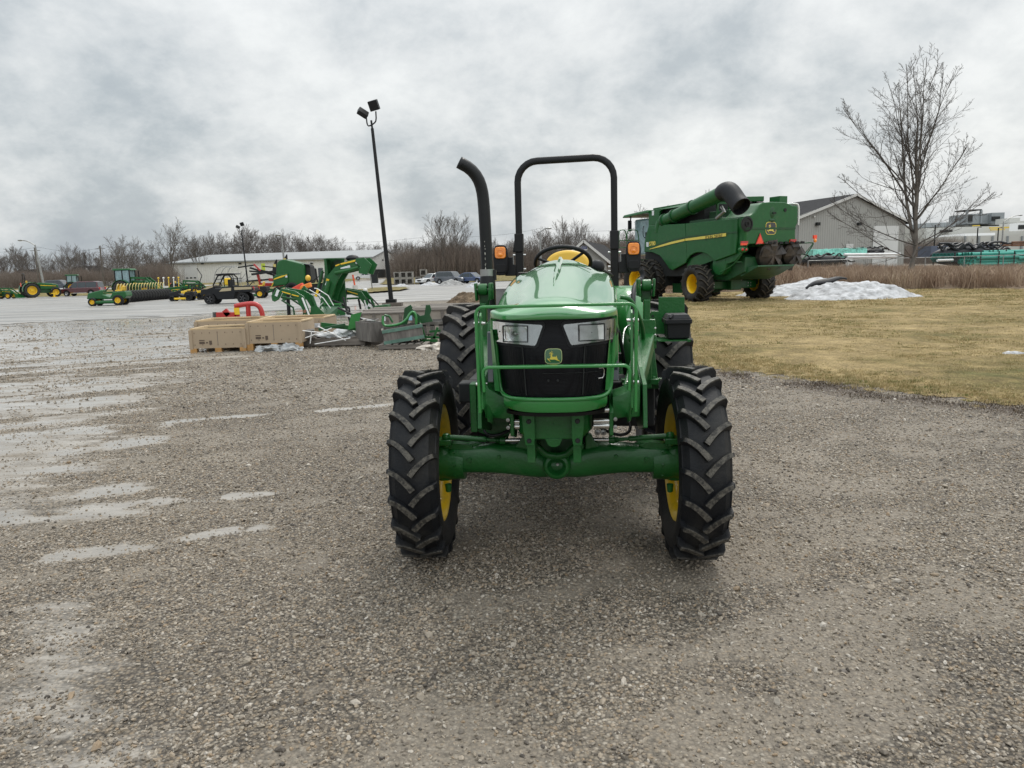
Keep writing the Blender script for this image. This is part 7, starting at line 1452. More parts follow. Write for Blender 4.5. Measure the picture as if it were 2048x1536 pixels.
def car(loc, deg, col, kind, label, L_=4.7, W_=1.85, H_=1.75, group=None):
    """car pointing along local -x"""
    t = thing('parked_car', loc, deg, label, 'car', group); pa = pbr('car paint', col, .35, coat=.7, var=.05)
    hw = W_ / 2; belt = H_ * .56
    if kind == 'suv': low = [(-L_ / 2, .35), (-L_ / 2 - .02, .75), (-L_ / 2 + .12, belt - .12), (-L_ * .24, belt + .02), (L_ / 2 - .12, belt + .04), (L_ / 2, .8), (L_ / 2, .38)]; gh = [(-L_ * .25, belt), (-L_ * .12, H_ - .06), (-L_ * .02, H_), (L_ * .34, H_), (L_ * .44, H_ - .08), (L_ / 2 - .14, belt)]
    else: low = [(-L_ / 2, .3), (-L_ / 2 - .02, .62), (-L_ / 2 + .15, belt - .10), (-L_ * .22, belt + .02), (L_ * .36, belt + .05), (L_ / 2 - .05, belt), (L_ / 2, .6), (L_ / 2, .32)]; gh = [(-L_ * .24, belt), (-L_ * .08, H_ - .04), (.0, H_), (L_ * .14, H_), (L_ * .24, H_ - .08), (L_ * .39, belt + .03)]
    def archd(poly):
        out = []
        for cx_ in (-L_ * .30, L_ * .29):
            out.append([(cx_ + .40 * math.cos(a), .34 + .40 * math.sin(a)) for a in np.linspace(0, math.pi, 9)])
        return poly + [(p[0], max(.28, p[1])) for p in out[1]] + [(p[0], max(.28, p[1])) for p in out[0]]
    b = MB(); pl = archd(low); rr = []
    for y, k in ((-hw, .97), (-hw * .96, 1.0), (hw * .96, 1.0), (hw, .97)): rr.append([Vector((x, y, .34 + (z - .34) * (k if z > .8 else 1))) for x, z in pl])
    b.loft(rr); b.build('body', pa, t, smooth=30, bevel=.04)
    b = MB(); rr = []
    for y, k in ((-hw * .92, 0), (-hw * .80, 1), (hw * .80, 1), (hw * .92, 0)): rr.append([Vector((x, y if z < belt + .05 else (-hw * .74 if y < 0 else hw * .74), z)) for x, z in gh])
    b.loft([rr[0], rr[3]]); b.build('roof', pa, t, smooth=30, bevel=.03)
    # windows, slightly proud of the cabin sides
    def side_y(z): return hw * (.93 - .19 * (z - belt) / (H_ - belt))
    for sy in (-1, 1):
        xs = [gh[0][0] + .18, -L_ * .03, L_ * .17, gh[-1][0] - (.22 if kind == 'suv' else .3)]; zt = H_ - .10; zb_ = belt + .05
        for i in range(3):
            x0, x1 = xs[i] + .03, xs[i + 1] - .03; x0t = max(x0, gh[0][0] + (gh[1][0] - gh[0][0]) * .95 + .05) if i == 0 else x0; x1t = min(x1, gh[-2][0] - .05) if i == 2 else x1
            b = MB(); b.loft([[Vector((x0, sy * (side_y(zb_) + .012), zb_)), Vector((x1, sy * (side_y(zb_) + .012), zb_)), Vector((x1t, sy * (side_y(zt) + .012), zt)), Vector((x0t, sy * (side_y(zt) + .012), zt))], [Vector((x0, sy * (side_y(zb_) - .02), zb_)), Vector((x1, sy * (side_y(zb_) - .02), zb_)), Vector((x1t, sy * (side_y(zt) - .02), zt)), Vector((x0t, sy * (side_y(zt) - .02), zt))]]); b.build('window', GLASSD, t, 0)
    for (a, c, nm) in ((gh[0], gh[1], 'windscreen'), (gh[-1], gh[-2], 'rear_window')):
        o = Vector((-.015 if nm == 'windscreen' else .015, 0, .012)); b = MB(); p0 = Vector((a[0], 0, a[1])).lerp(Vector((c[0], 0, c[1])), .08); p1 = Vector((a[0], 0, a[1])).lerp(Vector((c[0], 0, c[1])), .92)
        q = [p0 + Vector((0, -hw * .84, 0)) + o, p0 + Vector((0, hw * .84, 0)) + o, p1 + Vector((0, hw * .70, 0)) + o, p1 + Vector((0, -hw * .70, 0)) + o]; b.loft([q, [k - o * 2 for k in q]]); b.build(nm, GLASSD, t, 0)
    for sy in (-1, 1):
        for sx in (-.30, .29): small_wheel(t, (0, 0, 0), .35, .22, ALLOY).location = (L_ * sx, sy * (hw - .10), .35)
        b = MB(); b.box((-L_ / 2 + .06, sy * hw * .72, .68), (.16, .34, .14)); b.build('headlamp', REFLC, t, 0, bevel=.02)
        b = MB(); b.box((L_ / 2 - .05, sy * hw * .80, .86 if kind == 'suv' else .75), (.14, .26, .26 if kind == 'suv' else .14)); b.build('tail_lamp', LAMPR, t, 0, bevel=.02)
        b = MB(); b.box((-L_ * .2, sy * (hw + .08), belt + .08), (.12, .16, .12)); b.build('wing_mirror', pa, t, 0, bevel=.02)
    b = MB(); b.box((-L_ / 2 - .01, 0, .58), (.06, W_ * .45, .2)); b.build('grille', DARK, t, 0); b = MB(); b.bb(-L_ * .2, L_ * .19, -hw - .01, -hw + .02, .34, .40); b.build('side_trim', CHROME, t, 0)
    for w in [c for c in t.children if c.name.startswith('wheel')]: w.rotation_euler = (0, 0, rad(90) if w.location.y < 0 else rad(-90)); 
    return t
car(at0(166, 590, 91), 4, (.07, .008, .014), 'suv', 'dark red off-roader parked side-on behind the row planter', 4.75, 1.87, 1.72)
car(at0(121, 575, 132), 176, (.05, .06, .08), 'suv', 'slate grey off-roader on the far road behind the green cab tractor', 4.8, 1.9, 1.75)
car(at0(866, 566, 106), 42, (.62, .62, .61), 'sedan', 'white sedan facing the camera beside the concrete blocks', 4.7, 1.85, 1.5)
car(at0(903, 566, 104), 148, (.10, .11, .13), 'suv', 'grey off-roader seen from behind between the white and the blue sedans', 4.7, 1.87, 1.70)
car(at0(944, 567, 103), 150, (.04, .07, .16), 'sedan', 'blue sedan partly behind the exhaust stack', 4.6, 1.82, 1.48)
car(at0(731, 553, 142), 10, (.60, .60, .60), 'sedan', 'white sedan far off by the end of the long shed', 4.6, 1.82, 1.48)
# ---- concrete block frames
CONB = pbr('weathered concrete', (.26, .245, .22), .9, var=.3, vs=2, dirt=(.10, .095, .085), dirt_amt=.4)
def block(x, z, D, lb, s_=1.0, rz=0):
    t = MB(); o = s_ / 2; i_ = s_ * .33
    for x0, x1, z0, z1 in ((-o, -i_, 0, s_), (i_, o, 0, s_), (-i_, i_, 0, o - i_ + .0), (-i_, i_, o + i_, s_)): t.bb(x0, x1, 0, 1.2, z0, z1)
    t.bb(-i_, i_, .9, 1.1, o - i_, o + i_); me = t.build('concrete_block', CONB, None, 0); me.location = (x, D, z); me.rotation_euler = (0, 0, rad(rz)); return tag(me, lb, 'concrete block', 'hollow concrete blocks by the road')
px_ = [at(u, 560, 108).x for u in (794, 807, 819.5)]
for i, x_ in enumerate(px_):
    for k in range(2): block(x_, k * .92 + float(terr(x_, 108)), 108, ('left', 'middle', 'right')[i] + ' hollow concrete block, ' + ('bottom' if k == 0 else 'top') + ' row of the six stacked', .90)
block(at(847, 560, 110).x, 1.15, 110, 'single raised hollow concrete block behind the white sedan', .95); block(at(836, 560, 110).x, .15, 110, 'hollow concrete block on the ground behind the white sedan', .9)
block(at(847, 560, 110.2).x, .15, 110.2, 'hollow concrete block carrying the raised one behind the white sedan', .95)
# ---- orange pole on a white base, sign post, black bin, utility box
p = at0(711, 586, 64); t = thing('marker_pole', p, 0, 'orange marker pole standing in a white barrel on the grass island', 'marker')
b = MB(); b.lathe([(0, 0), (.22, 0), (.22, .75), (0, .75)], ax=(0, 0, 1)); b.build('barrel', TRIM, t, smooth=40); b = MB(); b.tube([(-.02, 0, .7), (-.14, 0, 1.62)], .075, 10); b.build('pole', pbr('orange plastic', (.65, .10, .04), .5), t)
p = at0(745, 577, 78); t = thing('sign_post', p, 0, 'small white sign on a leaning grey post in the grass island', 'sign'); b = MB(); b.tube([(0, 0, 0), (-.22, 0, 2.2)], .06, 8); b.build('post', STEEL, t); b = MB(); b.box((-.22, -.05, 1.95), (.5, .03, .65)); b.build('sign_board', WHITE, t, 0)
p = at0(749, 560, 112); t = thing('dumpster', p, 0, 'dark green bin on a post beside the far white sedan', 'bin'); b = MB(); b.box((0, 0, 1.0), (1.0, .8, 1.5)); b.build('bin', DARK, t, 0, bevel=.05); b = MB(); b.box((-.1, 0, 1.8), (1.5, .9, .12)); b.build('lid', DARK, t, 0)
p = at0(731, 588, 60); b = MB(); b.lathe([(0, 0), (.18, 0), (.18, .45), (.1, .52), (0, .52)], p, (0, 0, 1), 14); o = b.build('water_hydrant', TRIM, None); tag(o, 'small white cap on the grass island edge', 'hydrant')
# ---- black and tan utility vehicle
TAN = pbr('tan panels', (.42, .35, .22), .4, var=.05, coat=.3)
UV = thing('utility_vehicle', at0(461, 602, 49), 3, 'black and tan side-by-side utility vehicle parked on the asphalt', 'utility vehicle')
for sx, w_ in ((-1.08, .68), (1.0, .66)):
    for sy in (-.62, .62): q = small_wheel(UV, (sx, sy, .35), .355, .26, BLKP, nm='wheel'); q.rotation_euler = (0, 0, rad(90 if sy < 0 else -90))
for sx in (-1.08, 1.0):
    b = MB()
    for k in range(5): a = k * 1.257; b.bar((sx + .05 * math.cos(a), -.74, .35 + .05 * math.sin(a)), (sx + .19 * math.cos(a), -.74, .35 + .19 * math.sin(a)), .05, .02, up=(0, 1, 0))
    build_each(b, 'wheel_spoke', pbr('dark alloy', (.12, .12, .125), .35, metal=.6) if sx < 0 else bpy.data.materials['dark alloy'], UV, 0)
b = MB(); b.prism([(-1.68, .62), (-1.60, .92), (-1.0, 1.12), (-.72, 1.16), (-.72, 1.0), (-.3, .98), (.38, 1.20), (.42, .98), (1.72, .98), (1.74, .86), (1.45, .72), (.55, .72), (.45, .30), (-.62, .30), (-.78, .62)], (0, 0, 0), (1, 0, 0), (0, 0, 1), 1.36); b.build('body', BLKP, UV, 0, bevel=.04)
b = MB(); b.prism([(-1.62, .94), (-1.0, 1.14), (-.95, 1.20), (-1.45, 1.02)], (0, 0, 0), (1, 0, 0), (0, 0, 1), 1.1); b.prism([(-1.45, .98), (-.95, 1.16), (-.80, 1.19), (-.82, 1.10), (-1.2, .98)], (0, 0, 0), (1, 0, 0), (0, 0, 1), 1.37); build_each(b, 'tan_bonnet', TAN, UV, 0)
b = MB(); b.prism([(-.45, .80), (-.25, 1.00), (.32, 1.03), (.30, .84)], (0, 0, 0), (1, 0, 0), (0, 0, 1), 1.39); b.build('tan_door_panel', TAN, UV, 0)
b = MB(); b.prism([(.52, 1.05), (1.60, 1.05), (1.60, .90), (.52, .88)], (0, 0, 0), (1, 0, 0), (0, 0, 1), 1.39); b.build('tan_bed_panel', TAN, UV, 0)
b = MB(); b.bb(.46, 1.66, -.68, .68, 1.05, 1.12); b.build('cargo_bed', BLKP, UV, 0, bevel=.02)
for sy in (-.64, .64):
    b = MB(); b.tube([(-.85, sy, 1.12), (-.52, sy * .95, 1.75), (-.40, sy * .95, 1.84), (.35, sy * .95, 1.86), (.38, sy, 1.10)], .045, 8, smooth=1); b.build('roll_cage', BLKP, UV, smooth=50)
b = MB(); b.prism([(-.62, 1.84), (-.55, 1.92), (-.1, 1.95), (.55, 1.94), (.62, 1.88), (.5, 1.86), (-.5, 1.82)], (0, 0, 0), (1, 0, 0), (0, 0, 1), 1.4); b.build('roof', BLKP, UV, 0, bevel=.02)
b = MB(); b.box((0.15, 0, 1.30), (.12, 1.1, .5)); b.box((-.1, 0, 1.02), (.5, 1.1, .12)); build_each(b, 'seat', BLKP, UV, 0, bevel=.03)
b = MB(); b.lathe([(.15, -.02), (.17, 0), (.15, .02)], (-.45, -.3, 1.28), (.8, 0, .6), 18, closed=True); b.build('steering_wheel', BLKP, UV)
for sy in (-.6, .6): b = MB(); b.box((1.70, sy, .95), (.08, .12, .22)); b.build('tail_lamp', LAMPR, UV, 0)
# ---- generic small/large green tractor for the background
def farm_tractor(loc, deg, label, cab=False, loader=False, rops=True, s_=1.0, group=None):
    """points along local +x"""
    t = thing('farm_tractor', loc, deg, label, 'tractor', group); t.scale = (s_,) * 3
    for sy in (-1, 1):
        for x, R, w_ in ((0, .75, .42), (2.1, .50, .30)):
            q = wheel(t, 'wheel', (x, sy * .80, R), R, w_, R * .58, 16, .04, steer=0, side=-1, rub=SMT, small=True, dish=-.05); q.rotation_euler = (0, 0, rad(90) if sy < 0 else rad(-90))
    b = MB(); b.loft([[Vector((.75, -.30, .85)), Vector((.75, .30, .85)), Vector((.75, .28, 1.50)), Vector((.75, -.28, 1.50))], [Vector((1.9, -.29, .8)), Vector((1.9, .29, .8)), Vector((1.9, .26, 1.42)), Vector((1.9, -.26, 1.42))], [Vector((2.55, -.25, .78)), Vector((2.55, .25, .78)), Vector((2.52, .2, 1.28)), Vector((2.52, -.2, 1.28))]]); b.build('hood', GREENF, t, smooth=30, bevel=.05)
    b = MB(); b.bb(-.3, 2.3, -.2, .2, .45, .9); b.build('chassis', GREEND, t, 0)
    b = MB(); b.prism([(.9, 1.2), (2.3, 1.1), (2.3, 1.15), (.9, 1.28)], (0, 0, 0), (1, 0, 0), (0, 0, 1), .62); b.build('side_stripe', YEL, t, 0)
    for sy in (-1, 1):
        b = MB(); rr = []
        for a in np.linspace(-10, 170, 12): q = rad(a); rr.append([Vector((-.82 * math.cos(q), sy * .55, .78 + .82 * math.sin(q))), Vector((-.82 * math.cos(q), sy * 1.0, .78 + .80 * math.sin(q))), Vector((-.78 * math.cos(q), sy * 1.0, .78 + .77 * math.sin(q))), Vector((-.78 * math.cos(q), sy * .55, .78 + .78 * math.sin(q)))])
        b.loft(rr); b.build('fender', GREENF, t, smooth=50)
    b = MB(); b.box((0, 0, 1.25), (.5, .5, .15)); b.box((-.25, 0, 1.5), (.12, .48, .45)); build_each(b, 'seat', YELV if not cab else BLKP, t, 0, bevel=.03)
    b = MB(); b.box((-.75, 0, 1.35), (.02, .36, .36)); o = b.build('rear_reflector', REFL, t, 0)
    if cab:
        b = MB(); b.bb(-.55, .75, -.62, .62, 1.2, 2.45); b.build('cab_glass', GLASSC, t, 0, bevel=.05)
        for x in (-.56, .1, .76):
            for sy in (-.63, .63): b = MB(); b.bb(x - .04, x + .04, sy - .04, sy + .04, 1.1, 2.48); b.build('cab_post', BLK, t, 0)
        b = MB(); b.loft([[Vector((-.75, -.72, 2.45)), Vector((.95, -.72, 2.45)), Vector((.95, .72, 2.45)), Vector((-.75, .72, 2.45))], [Vector((-.7, -.68, 2.62)), Vector((.85, -.68, 2.60)), Vector((.85, .68, 2.60)), Vector((-.7, .68, 2.62))]]); b.build('cab_roof', GREENF, t, 0, bevel=.04)
        b = MB(); b.cyl((1.2, .35, 1.4), (1.2, .35, 2.4), .05, 8); b.build('exhaust', BLK, t)
    elif rops:
        b = MB(); b.tube([(-.45, -.45, .9), (-.45, -.45, 2.3), (-.45, -.3, 2.45), (-.45, .3, 2.45), (-.45, .45, 2.3), (-.45, .45, .9)], .04, 8, smooth=1); b.build('roll_bar', BLK, t, smooth=50)
        b = MB(); b.lathe([(.17, -.015), (.19, 0), (.17, .015)], (.5, 0, 1.5), (-.5, 0, .85), 18, closed=True); b.build('steering_wheel', BLKP, t)
    if loader:
        for sy in (-.5, .5):
            b = MB(); b.tube([(.7, sy, .8), (.8, sy, 1.75)], .07, 6); b.bar((.75, sy, 1.75), (2.2, sy, 1.65), .09, .18); b.bar((2.1, sy, 1.70), (3.3, sy, .6), .09, .18); b.bar((1.0, sy, 1.1), (2.2, sy, 1.5), .07, .07); build_each(b, 'loader_arm', GREENF, t, 0)
        b = MB(); b.prism([(3.2, .75), (3.3, .15), (4.0, .10), (3.35, .25)], (0, 0, 0), (1, 0, 0), (0, 0, 1), 1.7)
        for sy in (-.85, .85): b.prism([(3.2, .75), (3.28, .12), (4.0, .10)], (0, sy, 0), (1, 0, 0), (0, 0, 1), .02)
        build_each(b, 'bucket', GREENF, t, 0)
    return t
farm_tractor(at0(62, 596, 88), 44, 'green tractor with roll bar seen from behind left of the dark red off-roader', s_=1.14)
farm_tractor(at0(-3, 598, 86), 2, 'small green tractor with loader cut by the left edge', loader=True, s_=.68)
farm_tractor(at0(146, 580, 118), 20, 'green cab tractor whose roof shows above the dark red off-roader', cab=True, s_=1.05)
farm_tractor(at0(252, 590, 80), 4, 'large green cab tractor with loader behind the row planter', cab=True, loader=True, s_=1.12)
farm_tractor(at0(357, 588, 74), 8, 'green loader tractor behind the yellow mowers', loader=True, rops=False, s_=.85)
b = MB(); p = at0(109, 594, 88); b.box((0, 0, .45), (.6, .1, .12)); b.box((0, 0, .22), (.14, .14, .42)); b.box((0, 0, .03), (.45, .35, .06)); o = b.build('yellow_stand', YEL, None, 0); o.location = p; tag(o, 'small yellow stand on the verge beside the dark red off-roader', 'stand')
# ---- row planter with yellow hoops
HOOP = pbr('cream yellow hoop', (.50, .41, .16), .45, var=.1)
PT = thing('row_planter', at0(243, 600, 56.5), 93, 'long green row planter with a row of yellow hoops and black gauge wheels', 'planter')
b = MB(); b.bb(-.2, 9.2, .9, 1.05, .75, .88); b.build('tool_bar', GREENF, PT, 0)
for k in range(17):
    x_ = .1 + k * .53
    b = MB(); b.lathe([(0, -.05), (.40, -.05), (.46, 0), (.40, .05), (0, .05)], (x_, 0, .46), (1, .25, 0), 18); b.build('gauge_wheel', SMT, PT, smooth=40)
    b = MB(); b.tube([(x_ + .12, .35, .85), (x_ - .02, .3, 1.12), (x_ + .12, .28, 1.38), (x_ + .34, .3, 1.42)], .038, 6, smooth=1); b.build('yellow_hoop', HOOP, PT, smooth=50)
    b = MB(); b.ell((x_ + .1, .2, .82), (.12, .14, .09), 10, 6); b.build('seed_tube_cap', pbr('pale mint cap', (.45, .6, .52), .4) if k == 0 else bpy.data.materials['pale mint cap'], PT, smooth=60)
    b = MB(); b.box((x_ + .2, .45, .65), (.2, .5, .35)); b.build('row_unit', BLKP, PT, 0)
P2 = thing('planter_section', at0(328, 594, 66), 60, 'green and yellow end section of a planter beside the shed corner', 'planter')
for k in range(4):
    b = MB(); b.box((k * .55, 0, .45), (.42, .1, .6)); b.build('green_frame', GREENF, P2, 0); b = MB(); b.box((k * .55, -.06, .45), (.22, .04, .36)); b.build('yellow_panel', pbr('dull yellow', (.45, .42, .08), .5) if k == 0 else bpy.data.materials['dull yellow'], P2, 0)
b = MB(); b.bar((-.5, .2, .8), (3.4, .2, 1.0), .2, .2); b.build('tool_bar', GREENF, P2, 0)
for k in range(5): b = MB(); b.tube([(k * .5, .6, .6), (k * .5 + .05, .6, 1.7)], .04, 5); b.ell((k * .5 + .05, .6, 1.8), (.09, .09, .08), 8, 5); build_each(b, 'marker_rod', (WHITE if k % 2 else YEL), P2)
# ---- lawn tractor in front of the planter
def mower(loc, deg, label, body, deck, s_=1.0, seat=YELV, rim=YEL, kind='ride', group=None):
    t = thing('riding_mower', loc, deg, label, 'mower', group); t.scale = (s_,) * 3
    for x, R in ((-.85, .22), (.45, .28)):
        for sy in (-.42, .42): q = small_wheel(t, (x, sy, R), R, .22, rim); q.rotation_euler = (0, 0, rad(90 if sy < 0 else -90))
    b = MB(); b.loft([[Vector((-1.22, -.26, .38)), Vector((-1.22, .26, .38)), Vector((-1.15, .22, .68)), Vector((-1.15, -.22, .68))], [Vector((-.35, -.30, .35)), Vector((-.35, .30, .35)), Vector((-.35, .27, .86)), Vector((-.35, -.27, .86))]]); b.build('bonnet', body, t, smooth=30, bevel=.05)
    b = MB(); b.prism([(-.35, .35), (-.35, .62), (.05, .45), (.2, .72), (.85, .74), (.9, .5), (.75, .35)], (0, 0, 0), (1, 0, 0), (0, 0, 1), .85); b.build('rear_fender', body, t, 0, bevel=.04)
    b = MB(); b.box((-.2, 0, .20), (.95, 1.15, .16)); b.build('mower_deck', deck, t, 0, bevel=.06)
    b = MB(); b.box((.42, 0, .78), (.36, .40, .08)); b.box((.62, 0, .90), (.08, .38, .26), ry=.2); build_each(b, 'seat', seat, t, 0, bevel=.03)
    b = MB(); b.tube([(-.3, 0, .8), (-.08, 0, 1.0)], .03, 6); b.lathe([(.14, -.015), (.16, 0), (.14, .015)], (-.06, 0, 1.02), (.6, 0, .8), 16, closed=True); build_each(b, 'steering_wheel', BLKP, t)
    return t
mower(at0(226, 607, 52), 6, 'green and yellow lawn tractor at the near end of the row planter', GREENF, GREENF, 1.28)
mower(at0(370, 598, 58), 3, 'yellow stand-on mower left of the black utility vehicle', BLKP, YEL, .95, BLKP, BLKP, group=None)
mower(at0(392, 596, 60), 3, 'second yellow and black mower tucked behind the first one', YEL, YEL, 1.0, BLKP, BLKP)
b = MB()
for k in range(5): b.bar((k * .28, 0, .5), (k * .28 + .05, 0, 1.2), .06, .06)
b.bar((0, 0, 1.2), (1.3, 0, 1.15), .08, .08); b.bar((.9, 0, 1.2), (1.2, 0, 1.9), .05, .05); b.bar((1.2, 0, 1.9), (.85, 0, 2.5), .05, .05); o = b.build('mower_handles', BLKP, None, 0); o.location = at0(378, 596, 61); tag(o, 'black bank of mower levers with a bent rod above the yellow mowers', 'levers')
mower(at0(510, 597, 60), 3, 'green mower with yellow wheels showing behind the utility vehicle', BLKP, GREENF, 1.25)
t = thing('compact_mower', at0(458, 590, 64), 0, 'mower with yellow seat and hoop seen through the utility vehicle cab', 'mower'); b = MB(); b.box((0, 0, 1.35), (.5, .4, .6)); b.build('seat', YEL, t, 0, bevel=.1); b = MB(); b.tube([(-.4, .2, .8), (-.4, .2, 2.0), (.4, .2, 2.0), (.4, .2, .8)], .04, 6, smooth=1); b.build('roll_bar', BLK, t); b = MB(); b.box((0, 0, .6), (1.6, 1.0, .7)); b.build('body', GREEND, t, 0, bevel=.1); b = MB(); b.tube([(-1.0, 0, 1.55), (1.2, 0, 1.6)], .03, 5); b.build('hand_rail', BLK, t)
# ---- hay rake / tedder
HR = thing('hay_rake', at0(520, 585, 68), 0, 'black and red hay rake with round tine wheels left of the baler', 'hay rake')
b = MB()
for k in range(3):
    cx_ = -3.0 + k * .35; b.tube([(cx_ + math.cos(a) * (1.0 - k * .12), k * .3, 1.55 + math.sin(a) * 1.15) for a in np.linspace(rad(60), rad(250), 12)], .03, 5, caps=False)
build_each(b, 'tine_hoop', STEEL, HR)
b = MB(); R4 = random.Random(2)
for k in range(14): a = k * .45; b.tube([(-1.7, 0, 1.35), (-1.7 + math.cos(a) * 1.0, R4.uniform(-.2, .4), 1.35 + math.sin(a) * .85)], .025, 4)
build_each(b, 'tine', STEEL, HR)
b = MB()
for (x0, z0, x1, z1, w_) in ((-1.9, 2.55, -.4, 2.75, .12), (-.9, 2.5, 2.2, 1.5, .16), (-.8, 2.2, 2.4, 1.9, .14), (-.5, 1.9, 2.4, 2.2, .18), (0, 2.3, 2.6, 1.7, .12), (.4, 2.6, 2.6, 2.3, .10), (-1.2, 1.3, 2.4, 1.5, .15)): b.bar((x0, R4.uniform(-.4, .6), z0), (x1, R4.uniform(-.4, .6), z1), w_, w_)
build_each(b, 'folded_arm', DARK, HR, 0)
b = MB()
for (x0, z0, x1, z1, w_) in ((-.35, 2.8, .2, 2.2, .14), (-.1, 2.0, .1, 1.1, .2), (.0, .95, 2.2, .9, .35), (.9, 1.4, 2.0, 1.3, .25)): b.bar((x0, 0, z0), (x1, 0, z1), w_, w_)
build_each(b, 'red_frame', RED, HR, 0)
b = MB(); b.bb(.1, 1.3, -.1, .1, 1.0, 1.25); b.build('white_plate', WHITE, HR, 0)
b = MB(); b.bar((.2, .2, 1.0), (3.0, -.6, .95), .14, .2); b.bar((-.6, -.5, .55), (2.6, -.5, 1.0), .1, .1); b.bar((.6, -.5, .2), (2.8, -.5, .9), .12, .16); b.bar((1.2, -.3, .1), (1.2, -.3, .6), .05, .05); b.bar((2.0, -.5, .1), (2.0, -.5, .6), .05, .05); build_each(b, 'hitch_frame', GREENF, HR, 0)
b = MB(); b.bar((1.5, -.7, 1.15), (3.2, -.7, 1.25), .04, .10); b.bar((1.5, -.7, 1.15), (1.3, -.7, .8), .05, .08); build_each(b, 'yellow_tongue', YEL, HR, 0)
# ---- round baler
BA = thing('round_baler', at0(582, 588, 66), 0, 'big green round baler with a yellow flash on its side door', 'baler')
def pb(u, v): p = at(u, v, 65.2); return (p.x - BA.location.x, p.z)
b = MB(); b.prism([pb(*q) for q in ((553, 552), (554, 530), (558, 522), (566, 519), (574, 519), (579, 521), (608, 528), (610, 532), (611, 560), (606, 572), (575, 572), (560, 568))], (0, 0, 0), (1, 0, 0), (0, 0, 1), 2.0); b.build('bale_chamber', GREENF, BA, 0, bevel=.08)
b = MB(); b.prism([pb(*q) for q in ((549, 566), (548, 556), (551, 551), (578, 546), (579, 562), (575, 569), (556, 571))], (0, -1.06, 0), (1, 0, 0), (0, 0, 1), .14); b.build('side_door', GREENF, BA, 0, bevel=.05)
b = MB(); b.prism([pb(*q) for q in ((550, 557.5), (565, 551.5), (577, 549), (576, 550.5), (566, 554.5), (550, 559.5))], (0, -1.15, 0), (1, 0, 0), (0, 0, 1), .03); b.build('yellow_flash', YEL, BA, 0)
b = MB(); b.box((pb(575, 553)[0], -1.15, pb(575, 553)[1]), (.16, .03, .16)); b.build('decal', LABEL, BA, 0)
b = MB(); b.prism([pb(*q) for q in ((609, 527), (618, 532), (622, 560), (618, 572), (610, 572))], (0, .2, 0), (1, 0, 0), (0, 0, 1), 1.6); b.build('tailgate', DARK, BA, 0, bevel=.04)
b = MB(); b.bar((pb(596, 526)[0], -.6, pb(596, 526)[1]), (pb(624, 531)[0], -.6, pb(624, 531)[1]), .5, .05); b.build('tailgate_lid', BLKP, BA, 0)
q = small_wheel(BA, (pb(556, 577)[0], -1.0, .38), .40, .25, YEL); q.rotation_euler = (0, 0, rad(90)); q = small_wheel(BA, (.4, -.95, .55), .58, .4, BLKP); q.rotation_euler = (0, 0, rad(90))
b = MB(); b.bar((-1.0, -.5, .5), (-3.4, -.3, .75), .14, .14); b.build('draw_bar', GREENF, BA, 0)
# ---- feather flags
for i, (u, v0, v1, lb) in enumerate(((577, 509, 527, 'black feather flag rising behind the round baler'), (556, 519, 540, 'black feather flag above the hay rake'))):
    D = 72; p = at0(u, 580, D); top = at(u + 2, v0, D); bot = at(u - 3, v1, D); t = thing('feather_flag', p, 0, lb, 'flag')
    b = MB(); b.tube([(0, 0, 0), (.1, 0, top.z - .1)], .03, 6); b.build('flag_pole', BLK, t)
    w_ = .38; h0 = bot.z; h1 = top.z; b = MB(); b.prism([(-w_, h0 - .8), (.12, h0 - .8), (.15, h1), (.05, h1 + .02), (-.12, h1 - .25), (-.3, h0 + .4), (-w_, h0)], (0, -.04, 0), (1, 0, 0), (0, 0, 1), .02); fl = b.build('flag_cloth', pbr('black flag cloth', (.015, .015, .017), .8), t, 0)
    b = MB(); zz = (h0 + h1) / 2 - .1; b.bb(-.26, -.02, -.065, -.055, zz - .18, zz + .18); o = b.build('flag_mark', pbr('flag yellow', (.55, .45, .15), .7), fl, 0)
b = MB(); a = at(518, 529, 158); b.bb(a.x, a.x + 2.8, 158, 158.3, 3.0, a.z); b = MB(); a = at(526, 529, 100); b.box((0, 0, 0), (.5, .1, 1.3)); o = b.build('lime_banner', pbr('lime banner', (.42, .5, .05), .6), None, 0); o.location = (a.x, 100, a.z - .5); tag(o, 'lime green banner above the hay rake', 'banner')
# ---- orange / black machines right of the baler
OR = pbr('orange plastic cover', (.75, .22, .02), .5, var=.1); RO = pbr('red orange paint', (.60, .05, .02), .45, var=.1)
t = thing('walk_mower', at0(604, 588, 57), 4, 'red and orange walk mower in front of the round baler', 'mower')
b = MB(); b.loft([[Vector((-.7, -.4, .75)), Vector((-.5, -.45, .3)), Vector((-.5, .4, .3)), Vector((-.6, .3, .8))], [Vector((.1, -.3, 1.15)), Vector((.2, -.4, .6)), Vector((.2, .4, .6)), Vector((.1, .3, 1.15))]]); b.build('red_cover', RO, t, 0, bevel=.06)
b = MB(); b.loft([[Vector((-.1, -.5, .6)), Vector((.0, -.5, .9)), Vector((.0, .3, .9)), Vector((-.1, .3, .6))], [Vector((.75, -.4, .8)), Vector((.7, -.4, 1.15)), Vector((.7, .3, 1.15)), Vector((.75, .3, .8))]]); b.build('orange_cover', OR, t, 0, bevel=.06)
for x in (-.5, .3): q = small_wheel(t, (x, -.4, .25), .25, .2, OR); q.rotation_euler = (0, 0, rad(90))
t = thing('fairway_mower', at0(632, 590, 62), 4, 'black and green mower with yellow seats behind the leaning loader arms', 'mower')
b = MB(); b.prism([(-.9, .2), (-.9, .6), (-.3, .95), (.9, 1.05), (1.7, .9), (1.7, .2)], (0, 0, 0), (1, 0, 0), (0, 0, 1), 1.4); b.build('body', BLKP, t, 0, bevel=.08)
